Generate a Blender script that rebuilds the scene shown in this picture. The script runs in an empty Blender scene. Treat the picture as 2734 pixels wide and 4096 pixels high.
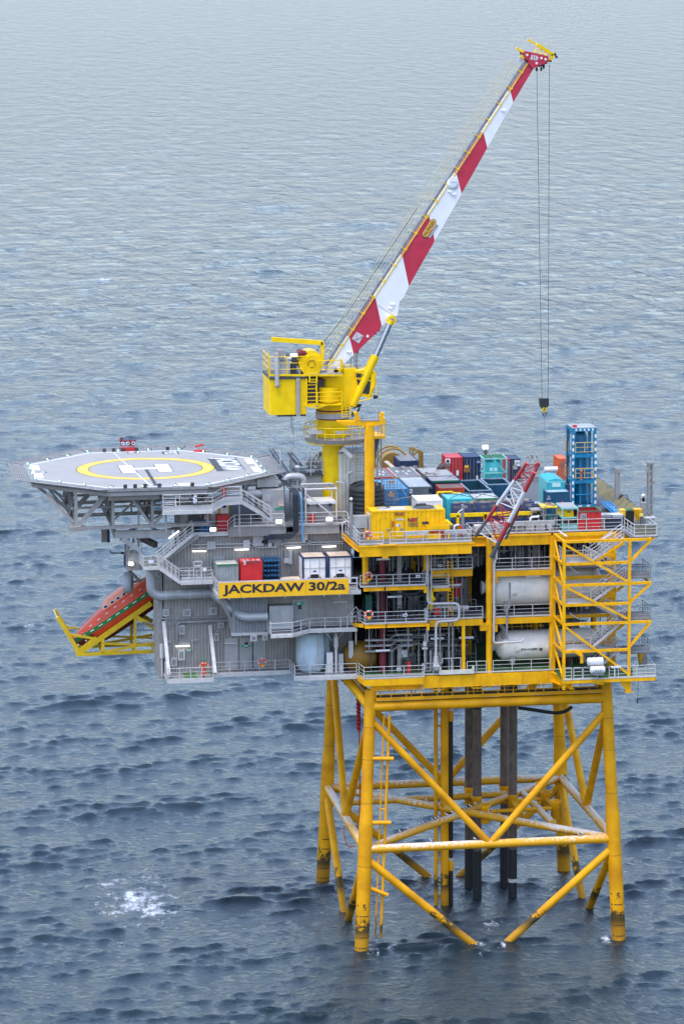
import bpy, bmesh, math, random
import numpy as np
from mathutils import Vector, Matrix
random.seed(7)
rng = np.random.default_rng(7)
PI = math.pi
scene = bpy.context.scene
COL = scene.collection

# ------------------------------------------------------------------ camera
cam_data = bpy.data.cameras.new('camera')
cam = bpy.data.objects.new('camera', cam_data); COL.objects.link(cam)
cam_data.sensor_fit = 'VERTICAL'; cam_data.sensor_height = 36.0
cam_data.lens = 133.1083
cam_data.clip_start = 1.0; cam_data.clip_end = 60000.0
cam.matrix_world = Matrix(((0.988831, 0.030951, -0.145790, -52.165318), (-0.148927, 0.167350, -0.974584, -335.562198), (-0.005767, 0.985412, 0.170091, 100.441152), (0.000000, 0.000000, 0.000000, 1.000000)))
scene.camera = cam

# ------------------------------------------------------------------ world and sun (overcast daylight)
SUN_EL, SUN_AZ = math.radians(70), math.radians(222)      # azimuth clockwise from +Y
world = bpy.data.worlds.new('World'); scene.world = world; world.use_nodes = True
wn = world.node_tree.nodes; wl = world.node_tree.links
for n in list(wn): wn.remove(n)
w_out = wn.new('ShaderNodeOutputWorld'); w_bg = wn.new('ShaderNodeBackground')
w_sky = wn.new('ShaderNodeTexSky'); w_sky.sky_type = 'NISHITA'; w_sky.sun_disc = False
w_sky.sun_elevation = SUN_EL; w_sky.sun_rotation = SUN_AZ
w_sky.air_density = 1.0; w_sky.dust_density = 1.75; w_sky.ozone_density = 1.0
w_hsv = wn.new('ShaderNodeHueSaturation'); w_hsv.inputs['Saturation'].default_value = 0.88
wl.new(w_sky.outputs[0], w_hsv.inputs['Color']); w_tint = wn.new('ShaderNodeMix'); w_tint.data_type = 'RGBA'; w_tint.blend_type = 'MULTIPLY'; w_tint.inputs['Factor'].default_value = 1.0; w_tint.inputs['B'].default_value = (0.95, 0.993, 1.09, 1)
wl.new(w_hsv.outputs[0], w_tint.inputs['A']); wl.new(w_tint.outputs['Result'], w_bg.inputs[0])
w_bg.inputs[1].default_value = 0.15
wl.new(w_bg.outputs[0], w_out.inputs[0])
sun_data = bpy.data.lights.new('sun', 'SUN'); sun = bpy.data.objects.new('sun', sun_data); COL.objects.link(sun)
sun_data.energy = 0.75; sun_data.angle = math.radians(18); sun_data.color = (1.0, 0.96, 0.9)
_sd = Vector((math.sin(SUN_AZ)*math.cos(SUN_EL), math.cos(SUN_AZ)*math.cos(SUN_EL), math.sin(SUN_EL)))
sun.rotation_euler = (-_sd).to_track_quat('-Z', 'Y').to_euler()
sun.location = (0, 0, 200)
vs = scene.view_settings
vs.view_transform = 'Standard'; vs.look = 'None'; vs.gamma = 1.0; vs.use_curve_mapping = False
vs.exposure = 1.36

# ------------------------------------------------------------------ materials
MATS = {}
def mat(name, rgb, rough=0.55, metal=0.0, var=0.12, scale=1.2, dirt=None, dirt_amt=0.0, dirt_scale=0.8, streak=False, emit=None, estr=0.0, spec=0.5):
    """painted or plain surface with uneven tone and, optionally, stains of a second colour (streak: run down the surface)"""
    if name in MATS: return MATS[name]
    m = bpy.data.materials.new(name); m.use_nodes = True; MATS[name] = m
    nt = m.node_tree; N, L = nt.nodes, nt.links
    b = N['Principled BSDF']
    b.inputs['Roughness'].default_value = rough; b.inputs['Metallic'].default_value = metal
    b.inputs['Specular IOR Level'].default_value = spec
    tc = N.new('ShaderNodeTexCoord')
    nz = N.new('ShaderNodeTexNoise'); nz.inputs['Scale'].default_value = scale; nz.inputs['Detail'].default_value = 5
    L.new(tc.outputs['Object'], nz.inputs['Vector'])
    mr = N.new('ShaderNodeMapRange'); mr.inputs['From Min'].default_value = 0.3; mr.inputs['From Max'].default_value = 0.7
    mr.inputs['To Min'].default_value = 1 - var; mr.inputs['To Max'].default_value = 1 + var
    L.new(nz.outputs['Fac'], mr.inputs['Value'])
    mx = N.new('ShaderNodeMix'); mx.data_type = 'RGBA'; mx.blend_type = 'MULTIPLY'; mx.inputs['Factor'].default_value = 1.0
    mx.inputs['A'].default_value = (*rgb, 1)
    L.new(mr.outputs[0], mx.inputs['B'])
    out = mx.outputs['Result']
    if dirt:
        mp = N.new('ShaderNodeMapping'); mp.inputs['Scale'].default_value = (1.0, 1.0, 0.12 if streak else 1.0)
        L.new(tc.outputs['Object'], mp.inputs['Vector'])
        n2 = N.new('ShaderNodeTexNoise'); n2.inputs['Scale'].default_value = dirt_scale; n2.inputs['Detail'].default_value = 7; n2.inputs['Roughness'].default_value = 0.65
        L.new(mp.outputs[0], n2.inputs['Vector'])
        r2 = N.new('ShaderNodeMapRange'); r2.inputs['From Min'].default_value = 0.5; r2.inputs['From Max'].default_value = 0.72
        r2.inputs['To Max'].default_value = dirt_amt
        L.new(n2.outputs['Fac'], r2.inputs['Value'])
        m2 = N.new('ShaderNodeMix'); m2.data_type = 'RGBA'; L.new(r2.outputs[0], m2.inputs['Factor'])
        L.new(out, m2.inputs['A']); m2.inputs['B'].default_value = (*dirt, 1); out = m2.outputs['Result']
    L.new(out, b.inputs['Base Color'])
    rr = N.new('ShaderNodeMapRange'); rr.inputs['To Min'].default_value = max(0.05, rough - 0.12); rr.inputs['To Max'].default_value = min(1, rough + 0.12)
    L.new(nz.outputs['Fac'], rr.inputs['Value']); L.new(rr.outputs[0], b.inputs['Roughness'])
    if emit:
        b.inputs['Emission Color'].default_value = (*emit, 1); b.inputs['Emission Strength'].default_value = estr
    return m

RUST = (0.16, 0.055, 0.02)
YEL = (0.90, 0.44, 0.002)
yellow = mat('yellow steel paint', YEL, 0.45, dirt=(0.42, 0.17, 0.01), dirt_amt=0.45, dirt_scale=1.6, streak=True, spec=0.3)
yellow_crane = mat('bright yellow crane paint', (0.88, 0.58, 0.0), 0.4, dirt=(0.5, 0.28, 0.02), dirt_amt=0.25, dirt_scale=1.2, streak=True, spec=0.3)
grey_clad = mat('grey wall cladding', (0.37, 0.342, 0.312), 0.6, dirt=(0.2, 0.19, 0.18), dirt_amt=0.5, streak=True)
grey_mid = mat('mid grey paint', (0.30, 0.28, 0.258), 0.6, dirt=(0.12, 0.11, 0.10), dirt_amt=0.4, streak=True)
grey_light = mat('light grey paint', (0.45, 0.44, 0.43), 0.55, dirt=(0.25, 0.23, 0.2), dirt_amt=0.4, streak=True)
grey_warm = mat('warm grey enclosure paint', (0.36, 0.36, 0.35), 0.6, dirt=(0.2, 0.17, 0.14), dirt_amt=0.4, streak=True)
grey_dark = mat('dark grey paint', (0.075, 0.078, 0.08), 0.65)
galv = mat('galvanised steel', (0.54, 0.518, 0.49), 0.5, 0.0, var=0.12, scale=3)
galv_dark = mat('weathered galvanised steel', (0.27, 0.265, 0.26), 0.5, 0.2, var=0.2, scale=2)
steel_blue = mat('blue grey truss steel', (0.33, 0.312, 0.292), 0.55, dirt=(0.15, 0.14, 0.13), dirt_amt=0.4)
grating = mat('deck grating', (0.12, 0.125, 0.13), 0.75, var=0.25, scale=6)
white = mat('white paint', (0.82, 0.79, 0.75), 0.45, dirt=(0.5, 0.46, 0.4), dirt_amt=0.35, streak=True)
cream = mat('cream paint', (0.66, 0.63, 0.53), 0.5, dirt=(0.4, 0.34, 0.24), dirt_amt=0.4, streak=True)
red = mat('signal red paint', (0.56, 0.018, 0.02), 0.45, dirt=(0.3, 0.02, 0.02), dirt_amt=0.4)
crimson = mat('crimson boom paint', (0.50, 0.024, 0.055), 0.5, dirt=(0.38, 0.02, 0.04), dirt_amt=0.4)
maroon = mat('maroon pipe paint', (0.16, 0.014, 0.022), 0.5)
black = mat('black rubber', (0.012, 0.013, 0.014), 0.6)
lettering = mat('black lettering', (0.02, 0.02, 0.022), 0.6)
dark_void = mat('dark paint and bay shade', (0.035, 0.037, 0.04), 0.7, var=0.3)  # plain dark paint; inside the module it also carries painted-in shade
navy = mat('navy container paint', (0.014, 0.03, 0.085), 0.5, dirt=(0.1, 0.06, 0.03), dirt_amt=0.35)
navy_lt = mat('faded navy paint', (0.03, 0.055, 0.16), 0.5, dirt=(0.12, 0.07, 0.04), dirt_amt=0.35)
teal_dk = mat('petrol blue paint', (0.005, 0.07, 0.14), 0.5, dirt=(0.02, 0.05, 0.06), dirt_amt=0.4)
blue_tower = mat('tower blue paint', (0.003, 0.20, 0.36), 0.45, dirt=(0.01, 0.09, 0.15), dirt_amt=0.5)
sky_blue = mat('light blue paint', (0.10, 0.36, 0.60), 0.5, dirt=(0.3, 0.35, 0.38), dirt_amt=0.4)
pale_blue = mat('pale blue tank paint', (0.50, 0.60, 0.65), 0.5, dirt=(0.3, 0.33, 0.33), dirt_amt=0.4, streak=True)
turq = mat('turquoise paint', (0.03, 0.42, 0.47), 0.5, dirt=(0.1, 0.25, 0.25), dirt_amt=0.4)
mint = mat('mint green paint', (0.22, 0.55, 0.52), 0.5, dirt=(0.2, 0.3, 0.27), dirt_amt=0.4)
green = mat('green paint', (0.008, 0.17, 0.06), 0.55)
deck_green = mat('green deck coating', (0.06, 0.16, 0.045), 0.8, var=0.2, scale=2)
orange = mat('orange hull paint', (0.62, 0.06, 0.014), 0.45, dirt=(0.6, 0.09, 0.03), dirt_amt=0.3)
orange_lt = mat('faded orange paint', (0.85, 0.27, 0.16), 0.5)
orange_box = mat('orange container paint', (0.75, 0.12, 0.02), 0.5, dirt=RUST, dirt_amt=0.5)
redbrown = mat('dark red antifouling', (0.13, 0.018, 0.016), 0.6)
rust_red = mat('rusty red paint', (0.42, 0.05, 0.02), 0.6, dirt=RUST, dirt_amt=0.7, dirt_scale=1.5)
rust_top = mat('rusted cream roof paint', (0.6, 0.5, 0.38), 0.6, dirt=(0.42, 0.13, 0.04), dirt_amt=0.85, dirt_scale=1.3)
grey_roof = mat('worn grey roof paint', (0.36, 0.35, 0.34), 0.65, dirt=(0.2, 0.13, 0.09), dirt_amt=0.5, dirt_scale=1.2)
dark_roof = mat('dark grey roof paint', (0.16, 0.16, 0.16), 0.7, dirt=(0.26, 0.25, 0.24), dirt_amt=0.5)
cargo = mat('sacking on pallets', (0.34, 0.27, 0.21), 0.8, var=0.4, scale=3, dirt=(0.08, 0.06, 0.05), dirt_amt=0.8, dirt_scale=2.5)
wood = mat('scaffold board wood', (0.45, 0.27, 0.13), 0.7, var=0.3, scale=4)
helipad = mat('pale grey helideck coating', (0.335, 0.322, 0.303), 0.75, var=0.05, scale=0.5, dirt=(0.26, 0.258, 0.255), dirt_amt=0.5, dirt_scale=0.35)
pad_white = mat('white deck marking paint', (0.82, 0.83, 0.83), 0.6)
pad_yellow = mat('yellow deck marking paint', (0.84, 0.50, 0.05), 0.6, var=0.08)
pad_black = mat('black deck marking paint', (0.05, 0.06, 0.065), 0.7)
net_mat = mat('helideck net mesh', (0.26, 0.255, 0.245), 0.8, var=0.2, scale=2)
olive = mat('olive gutter deck', (0.20, 0.17, 0.08), 0.8, var=0.25)
tank_black = mat('black plastic tank', (0.018, 0.02, 0.023), 0.5)
chrome = mat('polished cylinder rod', (0.42, 0.45, 0.48), 0.25, 0.9, var=0.05)
glass = mat('dark window glass', (0.015, 0.02, 0.025), 0.08, 0.0, var=0.02, spec=0.8)
lamp_on = mat('lit lamp', (0.9, 0.9, 0.88), 0.4, var=0.0, emit=(1, 0.99, 0.95), estr=1.3)
lamp_warm = mat('lit floodlight', (0.9, 0.9, 0.8), 0.4, var=0.0, emit=(1, 0.97, 0.85), estr=3.0)
lamp_green = mat('lit green deck light', (0.2, 0.9, 0.4), 0.4, var=0.0, emit=(0.25, 1, 0.45), estr=2.5)
rope = mat('dark wire rope', (0.03, 0.035, 0.04), 0.5, 0.3)
coverall = mat('orange coverall cloth', (0.80, 0.075, 0.01), 0.8, var=0.2, scale=9)
skin = mat('skin', (0.42, 0.24, 0.17), 0.6, var=0.05)
plastic_white = mat('white plastic', (0.74, 0.75, 0.76), 0.45)

def guano_mat():
    """yellow paint streaked by bird droppings: white runs that start along the top and thin out downwards, absent on some stretches"""
    m = bpy.data.materials.new('yellow paint under bird droppings'); m.use_nodes = True
    nt = m.node_tree; N, L = nt.nodes, nt.links; b = N['Principled BSDF']; b.inputs['Roughness'].default_value = 0.6
    tc = N.new('ShaderNodeTexCoord')
    n1 = N.new('ShaderNodeTexNoise'); n1.inputs['Scale'].default_value = 2.2; n1.inputs['Detail'].default_value = 6; n1.inputs['Roughness'].default_value = 0.7
    mp = N.new('ShaderNodeMapping'); mp.inputs['Scale'].default_value = (2.0, 2.0, 0.35)
    L.new(tc.outputs['Object'], mp.inputs['Vector']); L.new(mp.outputs[0], n1.inputs['Vector'])
    n2 = N.new('ShaderNodeTexNoise'); n2.inputs['Scale'].default_value = 0.11; n2.inputs['Detail'].default_value = 2
    L.new(tc.outputs['Object'], n2.inputs['Vector'])
    ge = N.new('ShaderNodeNewGeometry'); sx = N.new('ShaderNodeSeparateXYZ'); L.new(ge.outputs['Normal'], sx.inputs[0])
    a = N.new('ShaderNodeMath'); a.operation = 'MULTIPLY_ADD'; L.new(sx.outputs['Z'], a.inputs[0]); a.inputs[1].default_value = 0.20; L.new(n1.outputs['Fac'], a.inputs[2])
    c = N.new('ShaderNodeMath'); c.operation = 'MULTIPLY_ADD'; L.new(n2.outputs['Fac'], c.inputs[0]); c.inputs[1].default_value = 0.75; L.new(a.outputs[0], c.inputs[2])
    r = N.new('ShaderNodeMapRange'); r.inputs['From Min'].default_value = 0.95; r.inputs['From Max'].default_value = 1.09; r.inputs['To Max'].default_value = 0.92
    L.new(c.outputs[0], r.inputs['Value'])
    mx = N.new('ShaderNodeMix'); mx.data_type = 'RGBA'; L.new(r.outputs[0], mx.inputs['Factor'])
    mx.inputs['A'].default_value = (0.78, 0.37, 0.004, 1); mx.inputs['B'].default_value = (0.74, 0.69, 0.62, 1)
    L.new(mx.outputs['Result'], b.inputs['Base Color'])
    return m
def jacket_mat():
    """yellow jacket paint, with weed, scum and rust in the splash zone just above the sea"""
    m = bpy.data.materials.new('yellow jacket paint'); m.use_nodes = True
    nt = m.node_tree; N, L = nt.nodes, nt.links; b = N['Principled BSDF']; b.inputs['Roughness'].default_value = 0.5; b.inputs['Specular IOR Level'].default_value = 0.3
    tc = N.new('ShaderNodeTexCoord'); sx = N.new('ShaderNodeSeparateXYZ'); L.new(tc.outputs['Object'], sx.inputs[0])
    n1 = N.new('ShaderNodeTexNoise'); n1.inputs['Scale'].default_value = 1.6; n1.inputs['Detail'].default_value = 8; n1.inputs['Roughness'].default_value = 0.7
    L.new(tc.outputs['Object'], n1.inputs['Vector'])
    zz = N.new('ShaderNodeMath'); zz.operation = 'MULTIPLY_ADD'; L.new(n1.outputs['Fac'], zz.inputs[0]); zz.inputs[1].default_value = -6.4; L.new(sx.outputs['Z'], zz.inputs[2])
    r = N.new('ShaderNodeMapRange'); r.inputs['From Min'].default_value = -0.1; r.inputs['From Max'].default_value = 0.5; r.inputs['To Min'].default_value = 0.93; r.inputs['To Max'].default_value = 0.0
    L.new(zz.outputs[0], r.inputs['Value'])
    # a cleaner, rust-yellow band right at the water
    r3 = N.new('ShaderNodeMapRange'); r3.inputs['From Min'].default_value = 1.7; r3.inputs['From Max'].default_value = 2.5
    L.new(sx.outputs['Z'], r3.inputs['Value'])
    mm = N.new('ShaderNodeMath'); mm.operation = 'MULTIPLY'; L.new(r.outputs[0], mm.inputs[0])
    r4 = N.new('ShaderNodeMapRange'); r4.inputs['To Min'].default_value = 0.45; L.new(r3.outputs[0], r4.inputs['Value']); L.new(r4.outputs[0], mm.inputs[1])
    n3 = N.new('ShaderNodeTexNoise'); n3.inputs['Scale'].default_value = 0.5; n3.inputs['Detail'].default_value = 6; L.new(tc.outputs['Object'], n3.inputs['Vector'])
    base = N.new('ShaderNodeMix'); base.data_type = 'RGBA'; r5 = N.new('ShaderNodeMapRange'); r5.inputs['From Min'].default_value = 0.38; r5.inputs['From Max'].default_value = 0.68; L.new(n3.outputs['Fac'], r5.inputs['Value']); L.new(r5.outputs[0], base.inputs['Factor'])
    base.inputs['A'].default_value = (0.86, 0.40, 0.002, 1); base.inputs['B'].default_value = (0.62, 0.26, 0.002, 1)
    mx = N.new('ShaderNodeMix'); mx.data_type = 'RGBA'; L.new(mm.outputs[0], mx.inputs['Factor'])
    L.new(base.outputs['Result'], mx.inputs['A']); mx.inputs['B'].default_value = (0.035, 0.032, 0.012, 1)
    L.new(mx.outputs['Result'], b.inputs['Base Color'])
    return m
yellow_guano = guano_mat()
yellow_jacket = jacket_mat()
yellow_jacket_lo = yellow_jacket

# ------------------------------------------------------------------ mesh builder
def V3(p): return Vector(p)
class MB:
    def __init__(s): s.v = []; s.f = []; s.m = []; s.s = []
    def add(s, vs, fs, m=0, smooth=False):
        o = len(s.v); s.v.extend([tuple(q) for q in vs])
        for q in fs: s.f.append(tuple(o + i for i in q)); s.m.append(m); s.s.append(smooth)
        return s
    def box(s, x0, y0, z0, x1, y1, z1, m=0):
        x0, x1 = min(x0, x1), max(x0, x1); y0, y1 = min(y0, y1), max(y0, y1); z0, z1 = min(z0, z1), max(z0, z1)
        return s.add([(x0,y0,z0),(x1,y0,z0),(x1,y1,z0),(x0,y1,z0),(x0,y0,z1),(x1,y0,z1),(x1,y1,z1),(x0,y1,z1)],
              [(0,3,2,1),(4,5,6,7),(0,1,5,4),(1,2,6,5),(2,3,7,6),(3,0,4,7)], m)
    def beam(s, p, q, w, h, m=0, up=(0,0,1)):
        p, q = V3(p), V3(q); d = (q - p).normalized(); u = V3(up)
        if abs(d.dot(u)) > 0.99: u = Vector((0,1,0))
        a = d.cross(u).normalized() * (w/2); b = a.cross(d).normalized() * (h/2)
        vs = [p-a-b, p+a-b, p+a+b, p-a+b, q-a-b, q+a-b, q+a+b, q-a+b]
        return s.add(vs, [(0,1,2,3),(7,6,5,4),(4,5,1,0),(5,6,2,1),(6,7,3,2),(7,4,0,3)], m)
    def girder(s, p, q, w, h, t=0.05, m=0):
        """I section: web and two flanges, p-q is the centre line"""
        p, q = V3(p), V3(q); z = Vector((0,0,h/2 - t/2))
        s.beam(p, q, 0.06, h - 2*t, m); s.beam(p + z, q + z, w, t, m); s.beam(p - z, q - z, w, t, m); return s
    def tube(s, p, q, r, n=8, m=0, r2=None, caps=True):
        p, q = V3(p), V3(q); r2 = r if r2 is None else r2
        d = (q - p).normalized(); u = Vector((0,0,1)) if abs(d.z) < 0.95 else Vector((1,0,0))
        a = d.cross(u).normalized(); b = d.cross(a)
        vs = [p + (a*math.cos(2*PI*i/n) + b*math.sin(2*PI*i/n))*r for i in range(n)] + [q + (a*math.cos(2*PI*i/n) + b*math.sin(2*PI*i/n))*r2 for i in range(n)]
        s.add(vs, [(i, i+n, (i+1)%n+n, (i+1)%n) for i in range(n)], m, n > 5)
        if caps: s.add(vs[:n], [tuple(range(n))], m); s.add(vs[n:], [tuple(reversed(range(n)))], m)
        return s
    def pipe(s, pts, r, n=8, m=0, bend=0.0, seg=4):
        pts = [V3(p) for p in pts]
        if bend > 0:
            out = [pts[0]]
            for i in range(1, len(pts)-1):
                a, b, c = pts[i-1], pts[i], pts[i+1]
                l1 = min(bend, (a-b).length*0.49); l2 = min(bend, (c-b).length*0.49)
                p0 = b + (a-b).normalized()*l1; p1 = b + (c-b).normalized()*l2
                for k in range(seg+1):
                    t = k/seg; out.append(p0*(1-t)**2 + b*2*t*(1-t) + p1*t*t)
            out.append(pts[-1]); pts = out
        rings = []; prev = None
        for i, p in enumerate(pts):
            d = (pts[min(i+1, len(pts)-1)] - pts[max(i-1, 0)]).normalized()
            if prev is None: u = Vector((0,0,1)) if abs(d.z) < 0.9 else Vector((1,0,0)); a = d.cross(u).normalized()
            else: a = (prev - d*prev.dot(d)).normalized()
            prev = a; b = d.cross(a)
            rings += [p + (a*math.cos(2*PI*k/n) + b*math.sin(2*PI*k/n))*r for k in range(n)]
        fs = [(j*n+i, j*n+(i+1)%n, (j+1)*n+(i+1)%n, (j+1)*n+i) for j in range(len(pts)-1) for i in range(n)]
        s.add(rings, fs, m, n > 4)
        s.add(rings[:n], [tuple(reversed(range(n)))], m); s.add(rings[-n:], [tuple(range(n))], m)
        return s
    def lathe(s, c, prof, n=24, axis='z', m=0, smooth=True, caps=True):
        """prof: (radius, distance along axis) pairs"""
        c = V3(c); ax = {'z': (Vector((1,0,0)), Vector((0,1,0)), Vector((0,0,1))), 'x': (Vector((0,1,0)), Vector((0,0,1)), Vector((1,0,0))), 'y': (Vector((0,0,1)), Vector((1,0,0)), Vector((0,1,0)))}
        a, b, d = ax[axis] if isinstance(axis, str) else axis
        vs = [c + d*h + (a*math.cos(2*PI*i/n) + b*math.sin(2*PI*i/n))*r for r, h in prof for i in range(n)]
        k = len(prof)
        s.add(vs, [(j*n+i, j*n+(i+1)%n, (j+1)*n+(i+1)%n, (j+1)*n+i) for j in range(k-1) for i in range(n)], m, smooth)
        if caps: s.add(vs[:n], [tuple(reversed(range(n)))], m); s.add(vs[-n:], [tuple(range(n))], m)
        return s
    def prism(s, poly, vec, m=0):
        poly = [V3(p) for p in poly]; vec = V3(vec); n = len(poly)
        nrm = Vector((0,0,0))
        for i in range(n): nrm += poly[i].cross(poly[(i+1)%n])
        if nrm.dot(vec) > 0: poly = poly[::-1]
        return s.add(poly + [p + vec for p in poly], [tuple(range(n)), tuple(range(2*n-1, n-1, -1))] + [((i+1)%n, i, i+n, (i+1)%n+n) for i in range(n)], m)
    def corr(s, p0, p1, z0, z1, pitch=0.3, depth=0.12, m=0):
        """trapezoid-ribbed upright sheet from p0 to p1 (x, y), ribs standing out to the right-hand side of p0->p1"""
        p0 = Vector((p0[0], p0[1], 0)); p1 = Vector((p1[0], p1[1], 0)); d = p1 - p0; ln = d.length; d.normalize()
        nrm = Vector((d.y, -d.x, 0)); k = max(1, int(round(ln/pitch))); pt = ln/k; pts = []
        for i in range(k):
            b = p0 + d*(i*pt)
            pts += [b, b + d*(pt*0.36), b + d*(pt*0.5) + nrm*depth, b + d*(pt*0.86) + nrm*depth]
        pts.append(p1); n = len(pts)
        s.add([p + Vector((0,0,z0)) for p in pts] + [p + Vector((0,0,z1)) for p in pts], [(i, i+1, i+1+n, i+n) for i in range(n-1)], m)
        return s
    def sphere(s, c, r, n=10, m=0, sc=(1,1,1)):
        c = V3(c); k = n//2
        vs = [c + Vector((r*sc[0]*math.sin(PI*j/k)*math.cos(2*PI*i/n), r*sc[1]*math.sin(PI*j/k)*math.sin(2*PI*i/n), r*sc[2]*math.cos(PI*j/k))) for j in range(k+1) for i in range(n)]
        return s.add(vs, [(j*n+i, (j+1)*n+i, (j+1)*n+(i+1)%n, j*n+(i+1)%n) for j in range(k) for i in range(n)], m, True)
    def torus(s, c, R, r, axis='y', n=20, k=8, m=0, mfun=None):
        c = V3(c); a, b, d = {'y': (Vector((1,0,0)), Vector((0,0,1)), Vector((0,1,0))), 'z': (Vector((1,0,0)), Vector((0,1,0)), Vector((0,0,1))), 'x': (Vector((0,1,0)), Vector((0,0,1)), Vector((1,0,0)))}[axis]
        vs = []
        for i in range(n):
            e = a*math.cos(2*PI*i/n) + b*math.sin(2*PI*i/n)
            vs += [c + e*(R + r*math.cos(2*PI*j/k)) + d*(r*math.sin(2*PI*j/k)) for j in range(k)]
        for i in range(n):
            s.add([vs[i*k+j] for j in range(k)] + [vs[((i+1)%n)*k+j] for j in range(k)], [(j, j+k, (j+1)%k+k, (j+1)%k) for j in range(k)], mfun(i) if mfun else m, True)
        return s
    def rail(s, pts, h=1.1, sp=1.5, m=0, toe=True, r=0.036, mids=(0.72, 0.38), ends=(True, True)):
        """handrail along floor points: top rail, mid rails, posts and a toe board"""
        pts = [V3(p) for p in pts]
        for i in range(len(pts)-1):
            a, b = pts[i], pts[i+1]; Z = Vector((0,0,1))
            s.tube(a + Z*h, b + Z*h, r, 6, m)
            for q in mids: s.tube(a + Z*q, b + Z*q, r*0.62, 5, m)
            if toe: s.beam(a + Z*0.07, b + Z*0.07, 0.02, 0.14, m)
            k = max(1, int(round((b-a).length/sp)))
            for j in range(k+1):
                if (j == 0 and i > 0) or (j == 0 and not ends[0]) or (j == k and i == len(pts)-2 and not ends[1]): continue
                p = a.lerp(b, j/k); s.beam(p, p + Z*h, 0.065, 0.05, m)
        return s
    def build(s, name, mats, parent=None, loc=None):
        me = bpy.data.meshes.new(name); me.from_pydata([tuple(v) for v in s.v], [], s.f)
        if not isinstance(mats, (list, tuple)): mats = [mats]
        for q in mats: me.materials.append(q)
        me.polygons.foreach_set('material_index', s.m); me.polygons.foreach_set('use_smooth', s.s); me.update()
        o = bpy.data.objects.new(name, me); COL.objects.link(o)
        if parent is not None:
            o.parent = parent
            if parent.get('is_root') and not parent.get('local'): o.location = -Vector(parent.location)
        elif loc is not None: o.location = loc
        return o

def tag(o, label=None, cat=None, group=None, kind=None):
    if label: o['label'] = label
    if cat: o['category'] = cat
    if group: o['group'] = group
    if kind: o['kind'] = kind
    return o
def thing(name, label, cat, loc, group=None, local=False):
    """an Empty at the thing's base; its parts are built in scene metres (or round the Empty itself when local)"""
    o = bpy.data.objects.new(name, None); COL.objects.link(o); o.location = loc; o.empty_display_size = 0.3
    o['is_root'] = True; o['local'] = local
    return tag(o, label, cat, group)
def copy_tree(o, loc, label=None, rz=None):
    c = o.copy(); COL.objects.link(c); c.location = loc
    if rz is not None: c.rotation_euler = (0, 0, rz)
    if label: c['label'] = label
    def kids(a, b):
        for ch in a.children:
            d = ch.copy(); COL.objects.link(d); d.parent = b; kids(ch, d)
    kids(o, c); return c
def text(body, size, m, parent, loc, rot=(PI/2, 0, 0), name='lettering', bold=0.0, ext=0.006, sx=1.0, fit=None, align='CENTER'):
    cu = bpy.data.curves.new(name, 'FONT'); cu.body = body; cu.size = size; cu.align_x = align; cu.align_y = 'CENTER'
    cu.extrude = ext; cu.offset = bold; cu.resolution_u = 3
    t = bpy.data.objects.new(name, cu); COL.objects.link(t)
    dg = bpy.context.evaluated_depsgraph_get(); me = bpy.data.meshes.new_from_object(t.evaluated_get(dg))
    COL.objects.unlink(t); bpy.data.objects.remove(t)
    co = np.empty(len(me.vertices)*3); me.vertices.foreach_get('co', co); co = co.reshape(-1, 3)
    lo, hi = co.min(0), co.max(0)
    if fit: # fit = (width, height) of the whole text
        co[:, 0] = (co[:, 0] - (lo[0]+hi[0])/2) * fit[0]/(hi[0]-lo[0]); co[:, 1] = (co[:, 1] - (lo[1]+hi[1])/2) * fit[1]/(hi[1]-lo[1])
    else: co[:, 0] *= sx
    R = np.array(Matrix.Rotation(rot[2], 3, 'Z') @ Matrix.Rotation(rot[1], 3, 'Y') @ Matrix.Rotation(rot[0], 3, 'X'))
    co = co @ R.T + np.array(loc); me.vertices.foreach_set('co', co.ravel()); me.update()
    me.materials.clear(); me.materials.append(m); me.name = name
    o = bpy.data.objects.new(name, me); COL.objects.link(o)
    if parent is not None:
        o.parent = parent
        if parent.get('is_root') and not parent.get('local'): o.location = -Vector(parent.location)
    return o

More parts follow.
